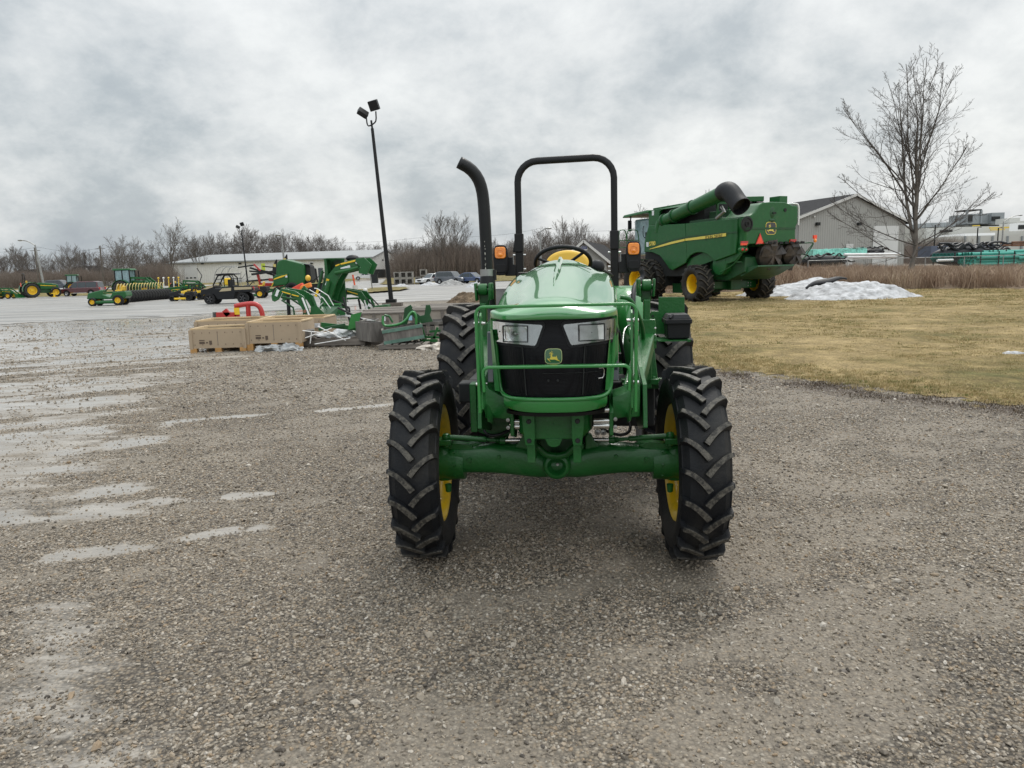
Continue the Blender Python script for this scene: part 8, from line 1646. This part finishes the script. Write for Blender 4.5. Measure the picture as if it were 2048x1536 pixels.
b = MB(); b.prism([(-.2, .98), (.9, 1.08), (.9, 1.13), (-.2, 1.03)], (0, -.1, 0), (1, 0, 0), (0, 0, 1), 1.4); b.build('pale_stripe', pbr('pale yellow green', (.5, .5, .2), .5), t, 0)
for x, z in ((-.55, 1.45), (.95, 1.35)): b = MB(); b.ell((x, 0, z), (.22, .3, .26), 14, 8); b.build('seat', YELV, t, smooth=60)
b = MB(); b.bar((.2, 0, 1.0), (.1, 0, 2.2), .12, .16); b.bar((-.2, 0, 1.2), (.8, 0, 1.9), .06, .06); b.bar((.5, 0, 1.0), (.6, 0, 1.7), .08, .3); build_each(b, 'control_post', BLK, t, 0)
# ---- loader arms, bucket and stand (three loaders)
def pl(T_, D): 
    def f(u, v): p = at(u, v, D); return (p.x - T_.location.x, p.z - T_.location.z)
    return f
def polybar(T_, D, pts, hw, nm, mt, y=0.0, th=.10, par=None):
    f = pl(T_, D); q = [Vector((f(u, v)[0], 0, f(u, v)[1])) for u, v in pts]; k = len(q); up_, dn_ = [], []
    H_ = hw if hasattr(hw, '__len__') else [hw] * k
    for i in range(k):
        d = (q[min(k - 1, i + 1)] - q[max(0, i - 1)]).normalized(); n_ = Vector((-d.z, 0, d.x)); up_.append((q[i] + n_ * H_[i])); dn_.append((q[i] - n_ * H_[i]))
    b = MB(); b.prism([(p.x, p.z) for p in up_] + [(p.x, p.z) for p in reversed(dn_)], (0, y, 0), (1, 0, 0), (0, 0, 1), th); return b.build(nm, mt, par or T_, 0, bevel=.012)
def rods(T_, D, pts, r_, nm, mt, y=0.0):
    f = pl(T_, D); b = MB(); b.tube([(f(u, v)[0], y, f(u, v)[1]) for u, v in pts], r_, 8); return b.build(nm, mt, T_, smooth=50)
D = 29.0; LA = thing('front_loader', at0(640, 639, D), 0, 'detached green front loader with bucket on the gravel behind the crates', 'loader')
for y in (-.1, .75):
    o = 0 if y < 0 else 7
    polybar(LA, D, [(550 + o * .0 + 13, 580), (590 + o, 587), (603 + o, 597), (612 + o, 616), (618 + o, 632)], [.07, .11, .15, .11, .09], 'loader_arm', GREENF, y, .12)
    polybar(LA, D, [(561 + o, 580), (553 + o, 595), (550 + o, 602)], [.14, .15, .05], 'arm_knuckle', GREENF, y - .06, .10)
    rods(LA, D, [(562 + o, 594), (592 + o, 599), (604 + o, 594)], .045, 'lift_cylinder', GREENF, y + .12)
    rods(LA, D, [(607 + o, 595), (622 + o, 633)], .035, 'tilt_cylinder', WHITE if y < 0 else GREENF, y - .1)
    rods(LA, D, [(565 + o, 600), (588 + o, 615), (590 + o, 628), (589 + o, 636)], .035, 'parking_stand', GREEND, y)
polybar(LA, D, [(586, 589), (600, 592.5)], [.02, .02], 'yellow_flash', YEL, -.18, .03); polybar(LA, D, [(566, 583), (584, 588)], [.02, .02], 'yellow_flash', YEL, -.18, .03)
for u, v in ((559, 583), (557, 589), (613, 622)): f = pl(LA, D); q = f(u, v); b = MB(); b.box((q[0], -.24, q[1]), (.10, .02, .12), ry=.5); b.build('decal', LABEL if v != 622 else pbr('brown decal', (.25, .12, .07), .6), LA, 0)
rods(LA, D, [(571, 590), (573, 620), (574, 640)], .07, 'black_post', BLKP, .3)
for pts in (((622, 577), (628, 578), (650, 592), (661, 612)), ((604, 578), (628, 590), (640, 608), (648, 622)), ((628, 618), (640, 606)), ((612, 580), (640, 597), (655, 618))): rods(LA, D, pts, .018, 'crossing_rod', WHITE if pts[0][0] != 604 else GREENF, .5)
polybar(LA, D, [(592, 577), (600, 583)], [.12, .10], 'arm_knuckle', GREENF, .9, .1)
f = pl(LA, D); A_, B_, C_, D__ = f(631, 611), f(672, 611), f(686, 632), f(651, 639)
b = MB()
b.add([(A_[0], .9, A_[1]), (B_[0], .9, B_[1]), (C_[0] - .15, .75, C_[1] + .02), (D__[0] - .1, -.1, D__[1] + .04), (A_[0], .93, A_[1]), (B_[0], .93, B_[1]), (C_[0] - .12, .80, C_[1]), (D__[0] - .1, -.06, D__[1])], [(0, 1, 2, 3), (7, 6, 5, 4), (0, 3, 7, 4), (1, 5, 6, 2), (0, 4, 5, 1), (3, 2, 6, 7)])
b.build('bucket_back', GREEND, LA, 0)
e0 = f(622, 616); b = MB(); b.prism([(f(u, v)[0], f(u, v)[1]) for u, v in ((622, 613), (633, 611), (655, 633), (650, 640), (630, 638), (620, 632))], (0, .0, 0), (1, 0, 0), (0, 0, 1), .04); b.build('bucket_cheek', GREENF, LA, 0)
b = MB(); b.prism([(f(u, v)[0], f(u, v)[1]) for u, v in ((672, 611), (687, 632), (676, 636), (668, 625))], (0, .6, 0), (1, 0, 0), (0, 0, 1), .04); b.build('bucket_cheek', GREENF, LA, 0)
b = MB(); b.bar((D__[0] - .15, -.15, D__[1]), (C_[0], .75, C_[1] - .0), .25, .05); b.build('bucket_edge', STEEL, LA, 0); b = MB(); b.bar((A_[0], .88, A_[1] + .02), (B_[0], .88, B_[1] + .02), .06, .06); b.build('bucket_rim', GREEN, LA, 0)
b = MB(); p = at0(656, 645, 28.4); b.box((0, 0, .09), (.45, .3, .18)); o = b.build('wood_block', pbr('dark timber', (.07, .045, .03), .85), None, 0); o.location = p; tag(o, 'dark timber block under the green bucket', 'timber')
D = 34.0; LB = thing('large_front_loader', at0(690, 619, D), 0, 'large green loader standing upright with its bucket on end and arm bent over', 'loader')
f = pl(LB, D)
b = MB(); b.prism([f(u, v) for u, v in ((650, 517), (683, 517), (684, 560), (688, 612), (690, 620), (664, 614), (652, 560))], (0, .6, 0), (1, 0, 0), (0, 0, 1), .08); b.build('bucket_floor', GREENF, LB, 0, bevel=.02)
b = MB(); b.prism([f(u, v) for u, v in ((650, 517), (655, 518), (660, 570), (668, 614), (662, 612), (652, 560))], (0, .2, 0), (1, 0, 0), (0, 0, 1), .8); b.build('bucket_back', GREENF, LB, 0, bevel=.02)
b = MB(); b.bar((f(651, 518)[0], -.1, f(651, 518)[1]), (f(683, 518)[0], .2, f(683, 518)[1]), .9, .04); b.build('bucket_cheek', GREENF, LB, 0)
for k in range(3): b = MB(); z = f(660, 524 + 4 * k)[1]; b.bar((f(657, 520)[0], .54, z), (f(682, 520)[0], .54, z), .04, .03); b.build('floor_rib', GREENF, LB, 0)
for y, o in ((-.4, 0), (.3, 6)):
    polybar(LB, D, [(653 + o, 618), (659 + o, 585), (670 + o, 556), (684 + o, 537), (705 + o, 528), (728 + o, 523)], [.20, .24, .24, .20, .17, .13], 'loader_arm', GREENF, y, .16)
    polybar(LB, D, [(716 + o, 520), (728 + o, 524), (737 + o, 532), (733 + o, 541), (722 + o, 543)], [.06, .22, .24, .22, .08], 'arm_head', GREENF, y - .1, .12)
    rods(LB, D, [(676 + o, 546), (700 + o, 541), (722 + o, 535)], .08, 'tilt_cylinder', GREENC, y - .2)
    rods(LB, D, [(657 + o, 590), (664 + o, 562)], .09, 'lift_cylinder', GREENC, y - .2)
polybar(LB, D, [(686, 528.5), (716, 521.5)], [.035, .035], 'yellow_flash', YEL, -.50, .03); polybar(LB, D, [(676, 532), (684, 529)], [.03, .03], 'yellow_flash', YEL, -.50, .03)
polybar(LB, D, [(686, 537), (705, 533)], [.03, .06], 'white_decal', LABEL, -.50, .03)
for u, v in ((719, 525), (731, 527), (661, 564), (659, 568), (727, 537), (661, 560)): q = f(u, v); b = MB(); b.box((q[0], -.54, q[1]), (.12, .02, .12), ry=.4); b.build('decal', LABEL if v != 560 else YEL, LB, 0)
rods(LB, D, [(648, 541), (640, 575), (636, 592)], .06, 'stand_rail', GREEND, -.3); rods(LB, D, [(652, 540), (644, 575), (640, 592)], .06, 'stand_rail', GREEND, .2); polybar(LB, D, [(636, 584), (641, 586)], [.18, .18], 'yellow_latch', YEL, -.4, .06)
b = MB(); q = f(703, 516.5); b.ell((q[0], .2, q[1]), (.30, .3, .16), 12, 6); b.build('black_cap', BLKP, LB, smooth=50)
rods(LB, D, [(672, 600), (690, 607), (704, 615), (705, 625)], .05, 'parking_stand', BLK, -.6)
D = 35.0; LC = thing('small_front_loader', at0(735, 618, D), 0, 'small green loader with folded arm between the tall bucket and the light pole', 'loader')
for y, o in ((-.2, 0), (.5, 5)):
    polybar(LC, D, [(682 + o, 580), (700 + o, 583), (722 + o, 588), (731 + o, 601), (741 + o, 617)], [.09, .10, .14, .12, .06], 'loader_arm', GREENF, y, .12)
    rods(LC, D, [(680 + o, 598), (725 + o, 596)], .045, 'lift_cylinder', GREENC, y); rods(LC, D, [(728 + o, 590), (749 + o, 612)], .03, 'tilt_cylinder', BLK, y)
    polybar(LC, D, [(670 + o, 582), (666 + o, 605)], [.22, .26], 'mast_plate', GREENF, y, .1); rods(LC, D, [(719 + o, 598), (723 + o, 618)], .05, 'parking_stand', BLKP, y)
    rods(LC, D, [(731 + o, 600), (737 + o, 618)], .03, 'white_link', WHITE, y - .1)
polybar(LC, D, [(697, 582), (718, 588)], [.02, .02], 'yellow_flash', YEL, -.30, .03)
for u, v in ((677, 588), (675, 594), (735, 613), (741, 610)): q = pl(LC, D)(u, v); b = MB(); b.box((q[0], -.3, q[1]), (.13, .02, .13), ry=.4); b.build('decal', LABEL if v != 594 else bpy.data.materials['brown decal'], LC, 0)
b = MB(); fq = pl(LC, D); b.prism([fq(u, v) for u, v in ((748, 612), (776, 609), (778, 618), (750, 619))], (0, .3, 0), (1, 0, 0), (0, 0, 1), .8); b.build('bucket', GREENF, LC, 0, bevel=.02)
rods(LC, D, [(694, 578), (694, 588), (693, 600)], .06, 'hose_bundle', DARK, -.3); rods(LC, D, [(690, 598), (700, 603), (695, 594)], .03, 'hose_bundle', STEEL, -.4)

# ---- crates
KRAFT = pbr('brown cardboard', (.38, .295, .205), .8, var=.08, vs=1.5, dirt=(.22, .15, .095), dirt_amt=.15)
PINE = pbr('pine boards', (.52, .39, .23), .7, var=.2, vs=3, stretch=(1, 6, 6)); PINED = pbr('orange pine feet', (.42, .23, .08), .7, var=.2)
GREYW = pbr('weathered grey wood', (.15, .138, .125), .85, var=.45, vs=2, stretch=(6, 6, 1), bump=.4, bs=12); GREYH = pbr('weathered planks', (.17, .15, .13), .85, var=.5, vs=1.2, stretch=(1, 14, 14), bump=.4)
GRNW = pbr('faded green strip', (.10, .19, .15), .7, var=.3); PLAST = pbr('clear plastic wrap', (.33, .34, .34), .25, var=.15, bump=.8, bs=9, coat=.4)
def kraft(u0, u1, vt, vb, D, dep, label, rz=0, feet=.14, seed=0, mid=True, prints=True, frame=True):
    a = at(u0, vb, D); c = at(u1, vb, D); h = at(u0, vt, D).z - a.z; W_ = c.x - a.x; z0 = max(0, a.z); f_ = feet
    t = thing('cardboard_crate', ((a.x + c.x) / 2, D, max(0.0, z0 - f_)), rz, label, 'crate', 'cardboard and pine shipping crates'); R5 = random.Random(seed)
    hw = W_ / 2; zt = h + f_
    for nm, q in (('front_panel', (-hw, hw, 0, .02)), ('back_panel', (-hw, hw, dep - .02, dep))): b = MB(); b.bb(q[0], q[1], q[2], q[3], f_, zt); b.build(nm, KRAFT, t, 0)
    for x in (-hw, hw - .02): b = MB(); b.bb(x, x + .02, .021, dep - .021, f_, zt); b.build('side_panel', KRAFT, t, 0)
    b = MB(); b.bb(-hw + .03, hw - .03, .03, dep - .03, f_ + .1 * h, f_ + .5 * h); b.build('wrapped_contents', PLAST if seed % 2 == 0 else KRAFT, t, 0, bevel=.05)
    b = MB()
    for y in (.03, dep - .09): b.bb(-hw + .02, hw - .02, y, y + .06, zt + .001, zt + .035)
    for x in (-hw + .0, hw - .07): b.bb(x, x + .07, .10, dep - .10, zt - .02, zt + .03)
    b.bar((-hw * .7, dep * .4, zt + .04), (hw * .85, dep * .55, zt + .05), .06, .03); build_each(b, 'top_rail', PINE, t, 0)
    if frame:
        for x in (-hw, hw - .075): b = MB(); b.bb(x, x + .075, -.022, -.001, f_ - .02, zt); b.build('corner_post', KRAFT, t, 0)
    if mid: b = MB(); b.bb(-.004, .004, -.004, 0, f_ + .02, zt - .04); b.build('panel_seam', GREYW, t, 0)
    b = MB(); b.bb(-hw + .08, hw - .08, -.012, -.001, f_, f_ + .05); b.build('bottom_rail', KRAFT, t, 0)
    for x in (-hw + .08, 0, hw - .08):
        for y in (.05, dep - .12): b = MB(); b.bb(x - .07, x + .07, y - .07, y + .07, 0, f_); b.build('foot', PINED, t, 0)
    b = MB()
    for k in range(7):
        for zz in (f_ + .08, zt - .07): b.bb(-hw + .12 + (W_ - .24) * k / 6 - .006, -hw + .12 + (W_ - .24) * k / 6 + .006, -.006, -.001, zz - .012, zz + .012)
    if prints:
        for x0, x1, z0_, z1_ in ((-hw + .22, -hw + .34, .10, .15), (-hw + .22, -hw + .34, .17, .19), (-hw + .37, -hw + .41, .11, .14), (-hw + .44, -hw + .50, .08, .17)): b.bb(x0, x1, -.0055, -.001, f_ + z0_, f_ + z1_)
    build_each(b, 'print_mark', pbr('faded crate print', (.10, .07, .05), .8) if 'faded crate print' not in bpy.data.materials else bpy.data.materials['faded crate print'], t, 0)
    return t
kraft(381, 493, 661, 698, 16.95, 1.15, 'open cardboard crate at far left front, standing on pine feet', 2.0, .09, 2)
kraft(391, 520, 644, 672, 18.6, 1.3, 'long open cardboard crate behind the left front one, torn flaps on top', 1.5, .12, 3, prints=False)
kraft(515, 650, 640, 676, 18.4, 1.2, 'long cardboard crate with white and blue shipping labels on its end', -2, .12, 5, prints=False)
kraft(493, 605, 649, 690, 17.0, 1.1, 'raised cardboard crate in front with clear plastic showing underneath', -1.0, .16, 7)
for i, (u, v, w_, h, mt, lb) in enumerate(((612, 650, .13, .09, LABELB, 'blue'), (629, 650, .15, .09, LABEL, 'w'), (611, 661, .12, .09, LABEL, 'w'))):
    pass
cr2 = [o for o in bpy.data.objects if o.get('label', '').startswith('long cardboard crate with white')][0]
for (u, v, w_, h, mt) in ((614, 650, .14, .10, LABELB), (634, 650.5, .16, .10, LABEL), (613, 661, .13, .09, LABEL)):
    p = at(u, v, 18.36); q = p - cr2.location; b = MB(); b.box((q.x, -.035 + q.x * math.tan(rad(2)) * 0, q.z), (w_, .006, h)); sk = b.build('shipping_label', mt, cr2, 0)
    b = MB()
    for k in range(3): b.bb(q.x - w_ * .35, q.x + w_ * (.1 + .1 * k), -.040, -.0385, q.z - h * .3 + k * h * .28, q.z - h * .3 + k * h * .28 + .008)
    build_each(b, 'label_print', INK, sk, 0)
b = MB(); b.bar((-.9, 0, 0), (.9, .1, .02), .20, .05); b.bar((-.85, .1, .05), (.95, .15, .07), .14, .04); b.bar((-.7, .2, .10), (.8, .1, .11), .1, .04); o = b.build('loose_boards', PINE, None, 0); o.location = at(506, 630, 20.5); o.location.z = .46; tag(o, 'loose pine boards lying across the rear crates', 'boards')
b = MB(); b.bb(-.85, .85, -.4, .4, 0, .44); o = b.build('cardboard_box', KRAFT, None, 0, bevel=.01); o.location = at0(506, 660, 20.7); tag(o, 'plain cardboard box carrying the loose boards behind the crates', 'box')
b = MB(); R6 = random.Random(8)
def crumple(name, loc, r_, mt, label, cat, seed):
    bm = bmesh.new(); bmesh.ops.create_icosphere(bm, subdivisions=4, radius=1.0); rr_ = random.Random(seed); off = rr_.uniform(0, 50)
    from mathutils import noise
    for v in bm.verts:
        k = .7 + .5 * noise.noise(v.co * 1.7 + Vector((off, 0, 0))) + .28 * abs(noise.noise(v.co * 4.5 + Vector((0, off, 0)))); v.co = Vector((v.co.x * r_[0], v.co.y * r_[1], max(-.02, v.co.z * r_[2]))) * k
    me = bpy.data.meshes.new(name); bm.to_mesh(me); bm.free(); o = link(name, me, mt, None, 25); o.location = loc; return tag(o, label, cat)
crumple('plastic_wrap', at0(543, 697, 16.9, 0.0), (.42, .3, .15), PLAST, 'clear plastic sheet bunched under the raised crate, left lump', 'plastic sheet', 1)
crumple('plastic_wrap', at0(583, 698, 16.8, 0.0), (.34, .25, .17), PLAST, 'clear plastic sheet bunched under the raised crate, right lump', 'plastic sheet', 2)
# red implement behind the crates
RI = thing('red_implement', at0(485, 640, 22.5), 0, 'red tubular implement frame sticking up behind the cardboard crates', 'implement'); f = pl(RI, 22.5)
b = MB(); pts = [(470, 613), (478, 610.5), (500, 607.5), (511, 608), (519, 613), (524, 624), (526, 640)]; b.tube([(f(*q)[0], 0, f(*q)[1]) for q in pts], .075, 10, smooth=1); b.build('red_hoop', RED, RI, smooth=50)
b = MB(); b.tube([(f(496, 610)[0], 0, f(496, 610)[1]), (f(498, 640)[0], 0, f(498, 640)[1])], .07, 8); b.build('red_upright', RED, RI); b = MB(); b.tube([(f(473, 614)[0], 0, f(473, 614)[1]), (f(476, 640)[0], 0, f(476, 640)[1])], .07, 8); b.build('red_upright', RED, RI)
b = MB(); q = f(476, 622); b.box((q[0], -.10, q[1]), (.16, .03, .2)); b.build('yellow_decal', YEL, RI, 0)
b = MB(); b.bar((f(436, 629)[0], 0, f(436, 629)[1]), (f(472, 629)[0], 0, f(472, 629)[1]), .3, .14); b.bar((f(452, 628)[0], -.1, f(452, 628)[1]), (f(460, 622)[0], -.1, f(460, 622)[1]), .1, .2); build_each(b, 'red_bar', RED, RI, 0)
b = MB()
for k in range(5): q = f(427 + k * 2, 631); b.bar((q[0], 0, 0), (q[0], 0, q[1] + .1), .05, .04)
build_each(b, 'tine_stack', STEEL, RI, 0)
# pallets and wrapped parts between the crates
def pallet(loc, W_, Dp, rz, label, mt=GREYH, h=.14):
    t = thing('pallet', loc, rz, label, 'pallet', 'weathered pallets')
    for y in np.linspace(0, Dp - .1, 3): b = MB(); b.bb(-W_ / 2, W_ / 2, y, y + .09, .03, h - .025); b.build('stringer', mt, t, 0)
    for x in np.linspace(-W_ / 2, W_ / 2 - .1, 7): b = MB(); b.bb(x, x + .1, -.005, Dp, h - .022, h); b.build('deck_board', mt, t, 0)
    for x in (-W_ / 2, -.05, W_ / 2 - .1): b = MB(); b.bb(x, x + .1, -.004, Dp, .005, .027); b.build('bottom_board', mt, t, 0)
    return t
pallet(at0(667, 694, 17.4), 1.5, 1.0, -4, 'long grey pallet under the white-wrapped green parts', h=.22); pallet(at0(650, 691, 18.6), 1.3, 1.0, 3, 'grey pallet right behind the cardboard crates', h=.2)
pallet(at0(806, 703, 16.2), 1.05, .9, -2, 'pale pallet under the tilted grey crate', GREYH, .13); pallet(at0(752, 695, 17.6), .8, .9, 2, 'dark pallet under the two grey crates on the left', h=.18)
crumple('wrapped_parts', at0(684, 690, 17.9, .18), (.62, .5, .22), pbr('white plastic film', (.55, .56, .57), .35, var=.25, vs=5, bump=.8, bs=10, dirt=(.05, .10, .06), dirt_amt=.3), 'green parts wrapped in torn white plastic on a pallet', 'wrapped parts', 5)
t = thing('green_brackets', at0(692, 680, 17.6, .42), 12, 'loose green steel plates lying on the white wrapping', 'steel parts')
b = MB(); b.bar((-.55, 0, .10), (.35, .1, -.05), .16, .10); b.build('green_channel', GREENF, t, 0); b = MB(); b.prism([(.05, -.05), (.28, .0), (.40, .35), (.15, .30)], (0, .0, 0), (1, 0, 0), (0, 0, 1), .03); b.build('green_plate', GREEN, t, 0); b = MB(); b.bar((-.6, -.2, .0), (.0, -.1, .08), .1, .06); b.build('dark_channel', GREEND, t, 0)
b = MB()
for x0, z0, x1, z1 in ((-.9, -.05, -.3, .15), (-.95, .12, -.2, .0), (-.8, -.18, -.75, .1), (-.7, -.2, .1, -.1), (-.6, .2, .0, -.15)): b.tube([(x0, -.35, z0 - .12), (x1, -.35, z1 - .12)], .011, 6)
build_each(b, 'white_rod', WHITE, t)
b = MB(); b.box((-.85, 0, -.1), (.28, .3, .2)); b.build('grey_box', GREYW, t, 0, bevel=.01)
def greycrate(u0, u1, vt, vb, D, dep, label, rz=0, ry=0, strips=True, z=None):
    a = at(u0, vb, D); c = at(u1, vb, D); h = at(u0, vt, D).z - a.z; W_ = c.x - a.x
    t = thing('wooden_crate', ((a.x + c.x) / 2, D, max(.0, a.z) if z is None else z), rz, label, 'crate', 'weathered wooden crates'); t.rotation_euler = (0, rad(ry), rad(rz)); hw = W_ / 2
    for nm, q in (('front_panel', (-hw, hw, 0, .025)), ('back_panel', (-hw, hw, dep - .025, dep))): b = MB(); b.bb(q[0], q[1], q[2], q[3], 0, h); b.build(nm, GREYW, t, 0)
    for x in (-hw, hw - .025): b = MB(); b.bb(x, x + .025, .026, dep - .026, 0, h); b.build('side_panel', GREYW, t, 0)
    b = MB(); b.bb(-hw + .03, hw - .03, .03, dep - .03, .02, h * .6); b.build('crate_floor', DARK, t, 0)
    if strips:
        for zz in (.01, h - .075): b = MB(); b.bb(-hw - .012, hw + .012, -.022, -.001, zz, zz + .07); b.build('green_strip', GRNW, t, 0)
        for zz in (.01, h - .05): b = MB(); b.bb(-hw - .022, -hw - .001, .0, dep, zz, zz + .05); b.build('edge_batten', GREYH, t, 0)
    return t
greycrate(770, 849, 660, 690, 16.4, .8, 'tilted grey wooden crate with faded green strips, full of green brackets', 10, -7, z=.16)
greycrate(741, 772, 652, 690, 16.9, .8, 'narrow grey wooden crate left of the tilted one', 35, 0, False, z=.14)
greycrate(725, 752, 648, 681, 17.9, .8, 'short grey crate with green strips behind the narrow one', 3, 0, True, z=.16)
greycrate(845, 888, 648, 657, 17.4, .9, 'open grey timber frame crate right of the tilted one', 0, 0, False, z=.42)
for u in (849, 866, 883): b = MB(); b.bb(-.05, .05, 0, .1, 0, .45); o = b.build('crate_leg', GREYW, None, 0); o.location = at0(u, 690, 17.4, .0); tag(o, 'upright grey post under the open timber frame, ' + {849: 'left', 866: 'middle', 883: 'right'}[u] + ' one', 'post')
# row of long low crates with planked tops behind
for i, (u0, u1, D, h, lb) in enumerate(((716, 822, 19.4, .62, 'long weathered crate with planked lid behind the grey crates, left half'), (822, 935, 19.6, .66, 'long pale crate with planked lid reaching behind the rear tyre'))):
    a = at(u0, 680, D); c = at(u1, 680, D); W_ = c.x - a.x; t = thing('long_crate', (a.x, D, 0), 0, lb, 'crate')
    b = MB(); b.bb(0, W_, 0, 3.2, .05, h); b.build('crate_body', pbr('pale weathered panel', (.30, .265, .225), .8, var=.25, vs=1.5) if i == 0 else bpy.data.materials['pale weathered panel'], t, 0)
    R7 = random.Random(i)
    for k in range(13): y = k * .25; b = MB(); b.bb(R7.uniform(-.12, .04), W_ + R7.uniform(-.06, .1), y - .03, y + R7.uniform(.14, .2), h + .002, h + R7.uniform(.03, .06)); b.build('lid_plank', GREYH, t, 0)
    b = MB()
    for k in range(4): x = W_ * (k + .3) / 4; b.bb(x - .04, x + .04, -.025, -.001, .05, h)
    build_each(b, 'batten', GREYH, t, 0)
    if i == 0:
        for x, mt in ((.75, LABEL), (1.35, LABELB)): b = MB(); b.box((x, -.012, h - .12), (.16, .01, .12)); b.build('shipping_label', mt, t, 0)
for i, (x, z, w_) in enumerate(((703, .3, .5), (712, .25, .4))):
    crumple('torn_wrap', at0(x, 676, 19.0 - i, .0), (.22, .3, .42), pbr('torn white film', (.5, .49, .46), .5, var=.4, vs=6), ('torn pale wrapping hanging at the left end of the long crates', 'second torn wrapping lump by the long crates')[i], 'wrapping', 20 + i)
t = thing('timber_offcuts', at0(715, 660, 18.6, .5), 0, 'dark slanted beams leaning at the left end of the long crates', 'beams')
for a_, c_ in (((-.45, 0, .35), (.55, -.2, -.15)), ((-.3, .1, .15), (.6, 0, -.05)), ((-.35, .2, .6), (-.15, .1, -.2))): b = MB(); b.bar(a_, c_, .05, .04); b.build('beam', DARK if a_[2] != .15 else WHITE, t, 0)
# green brackets inside the tilted crate and beside it
t = thing('green_hitch_parts', at0(812, 665, 16.9, .50), 0, 'heap of dark green hooked brackets inside the tilted crate', 'steel parts')
b = MB(); b.tube([(-.48, -.1, .22), (-.50, -.1, .06), (-.44, -.12, -.02), (-.1, -.15, .02), (.05, -.15, .12), (.12, -.1, .25), (.20, -.1, .30), (.26, -.1, .2), (.25, -.1, .0)], .03, 8, smooth=1); b.build('bent_tube', GREEN, t, smooth=50)
b = MB(); b.prism([(-.08, .0), (.02, .0), (.16, .38), (.12, .44), (-.02, .36)], (0, .1, 0), (1, 0, 0), (0, 0, 1), .05); b.build('bracket', GREEND, t, 0)
b = MB(); b.prism([(.05, .3), (.16, .33), (.32, .18), (.42, .2), (.46, .42), (.55, .42), (.58, .3), (.54, .2), (.6, .05), (.3, .0)], (0, .15, 0), (1, 0, 0), (0, 0, 1), .05); b.build('hook_plate', GREEND, t, 0)
b = MB(); b.tube([(-.48, .1, .22), (-.38, .1, .2), (-.3, .1, .05)], .025, 6); b.build('bent_tube', GREENF, t, smooth=50)
t = thing('green_frame_parts', at0(868, 690, 16.9, .12), 0, 'low green steel frames on the ground left of the rear tyre', 'steel parts')
for (a_, c_, w_) in (((-.35, 0, .1), (.3, 0, .06), .05), ((-.3, 0, .45), (-.2, 0, .1), .05), ((-.3, -.1, .02), (.1, -.2, .02), .06), ((.1, 0, .3), (.0, 0, .05), .05), ((.35, .1, .1), (.6, .1, .12), .12), ((-.1, .1, .2), (.15, .1, .22), .05)): b = MB(); b.bar(a_, c_, w_, w_); b.build('green_bar', GREENF, t, 0)
crumple('torn_paper', at0(868, 700, 16.2, .0), (.42, .3, .14), pbr('torn paper heap', (.42, .38, .33), .8, var=.45, vs=9, bump=.9, bs=15), 'heap of torn pale paper on the ground beside the tilted crate', 'paper', 31)
crumple('torn_paper', at0(889, 697, 16.4, .0), (.22, .2, .12), bpy.data.materials['torn paper heap'], 'smaller heap of torn paper touching the rear tyre', 'paper', 32)
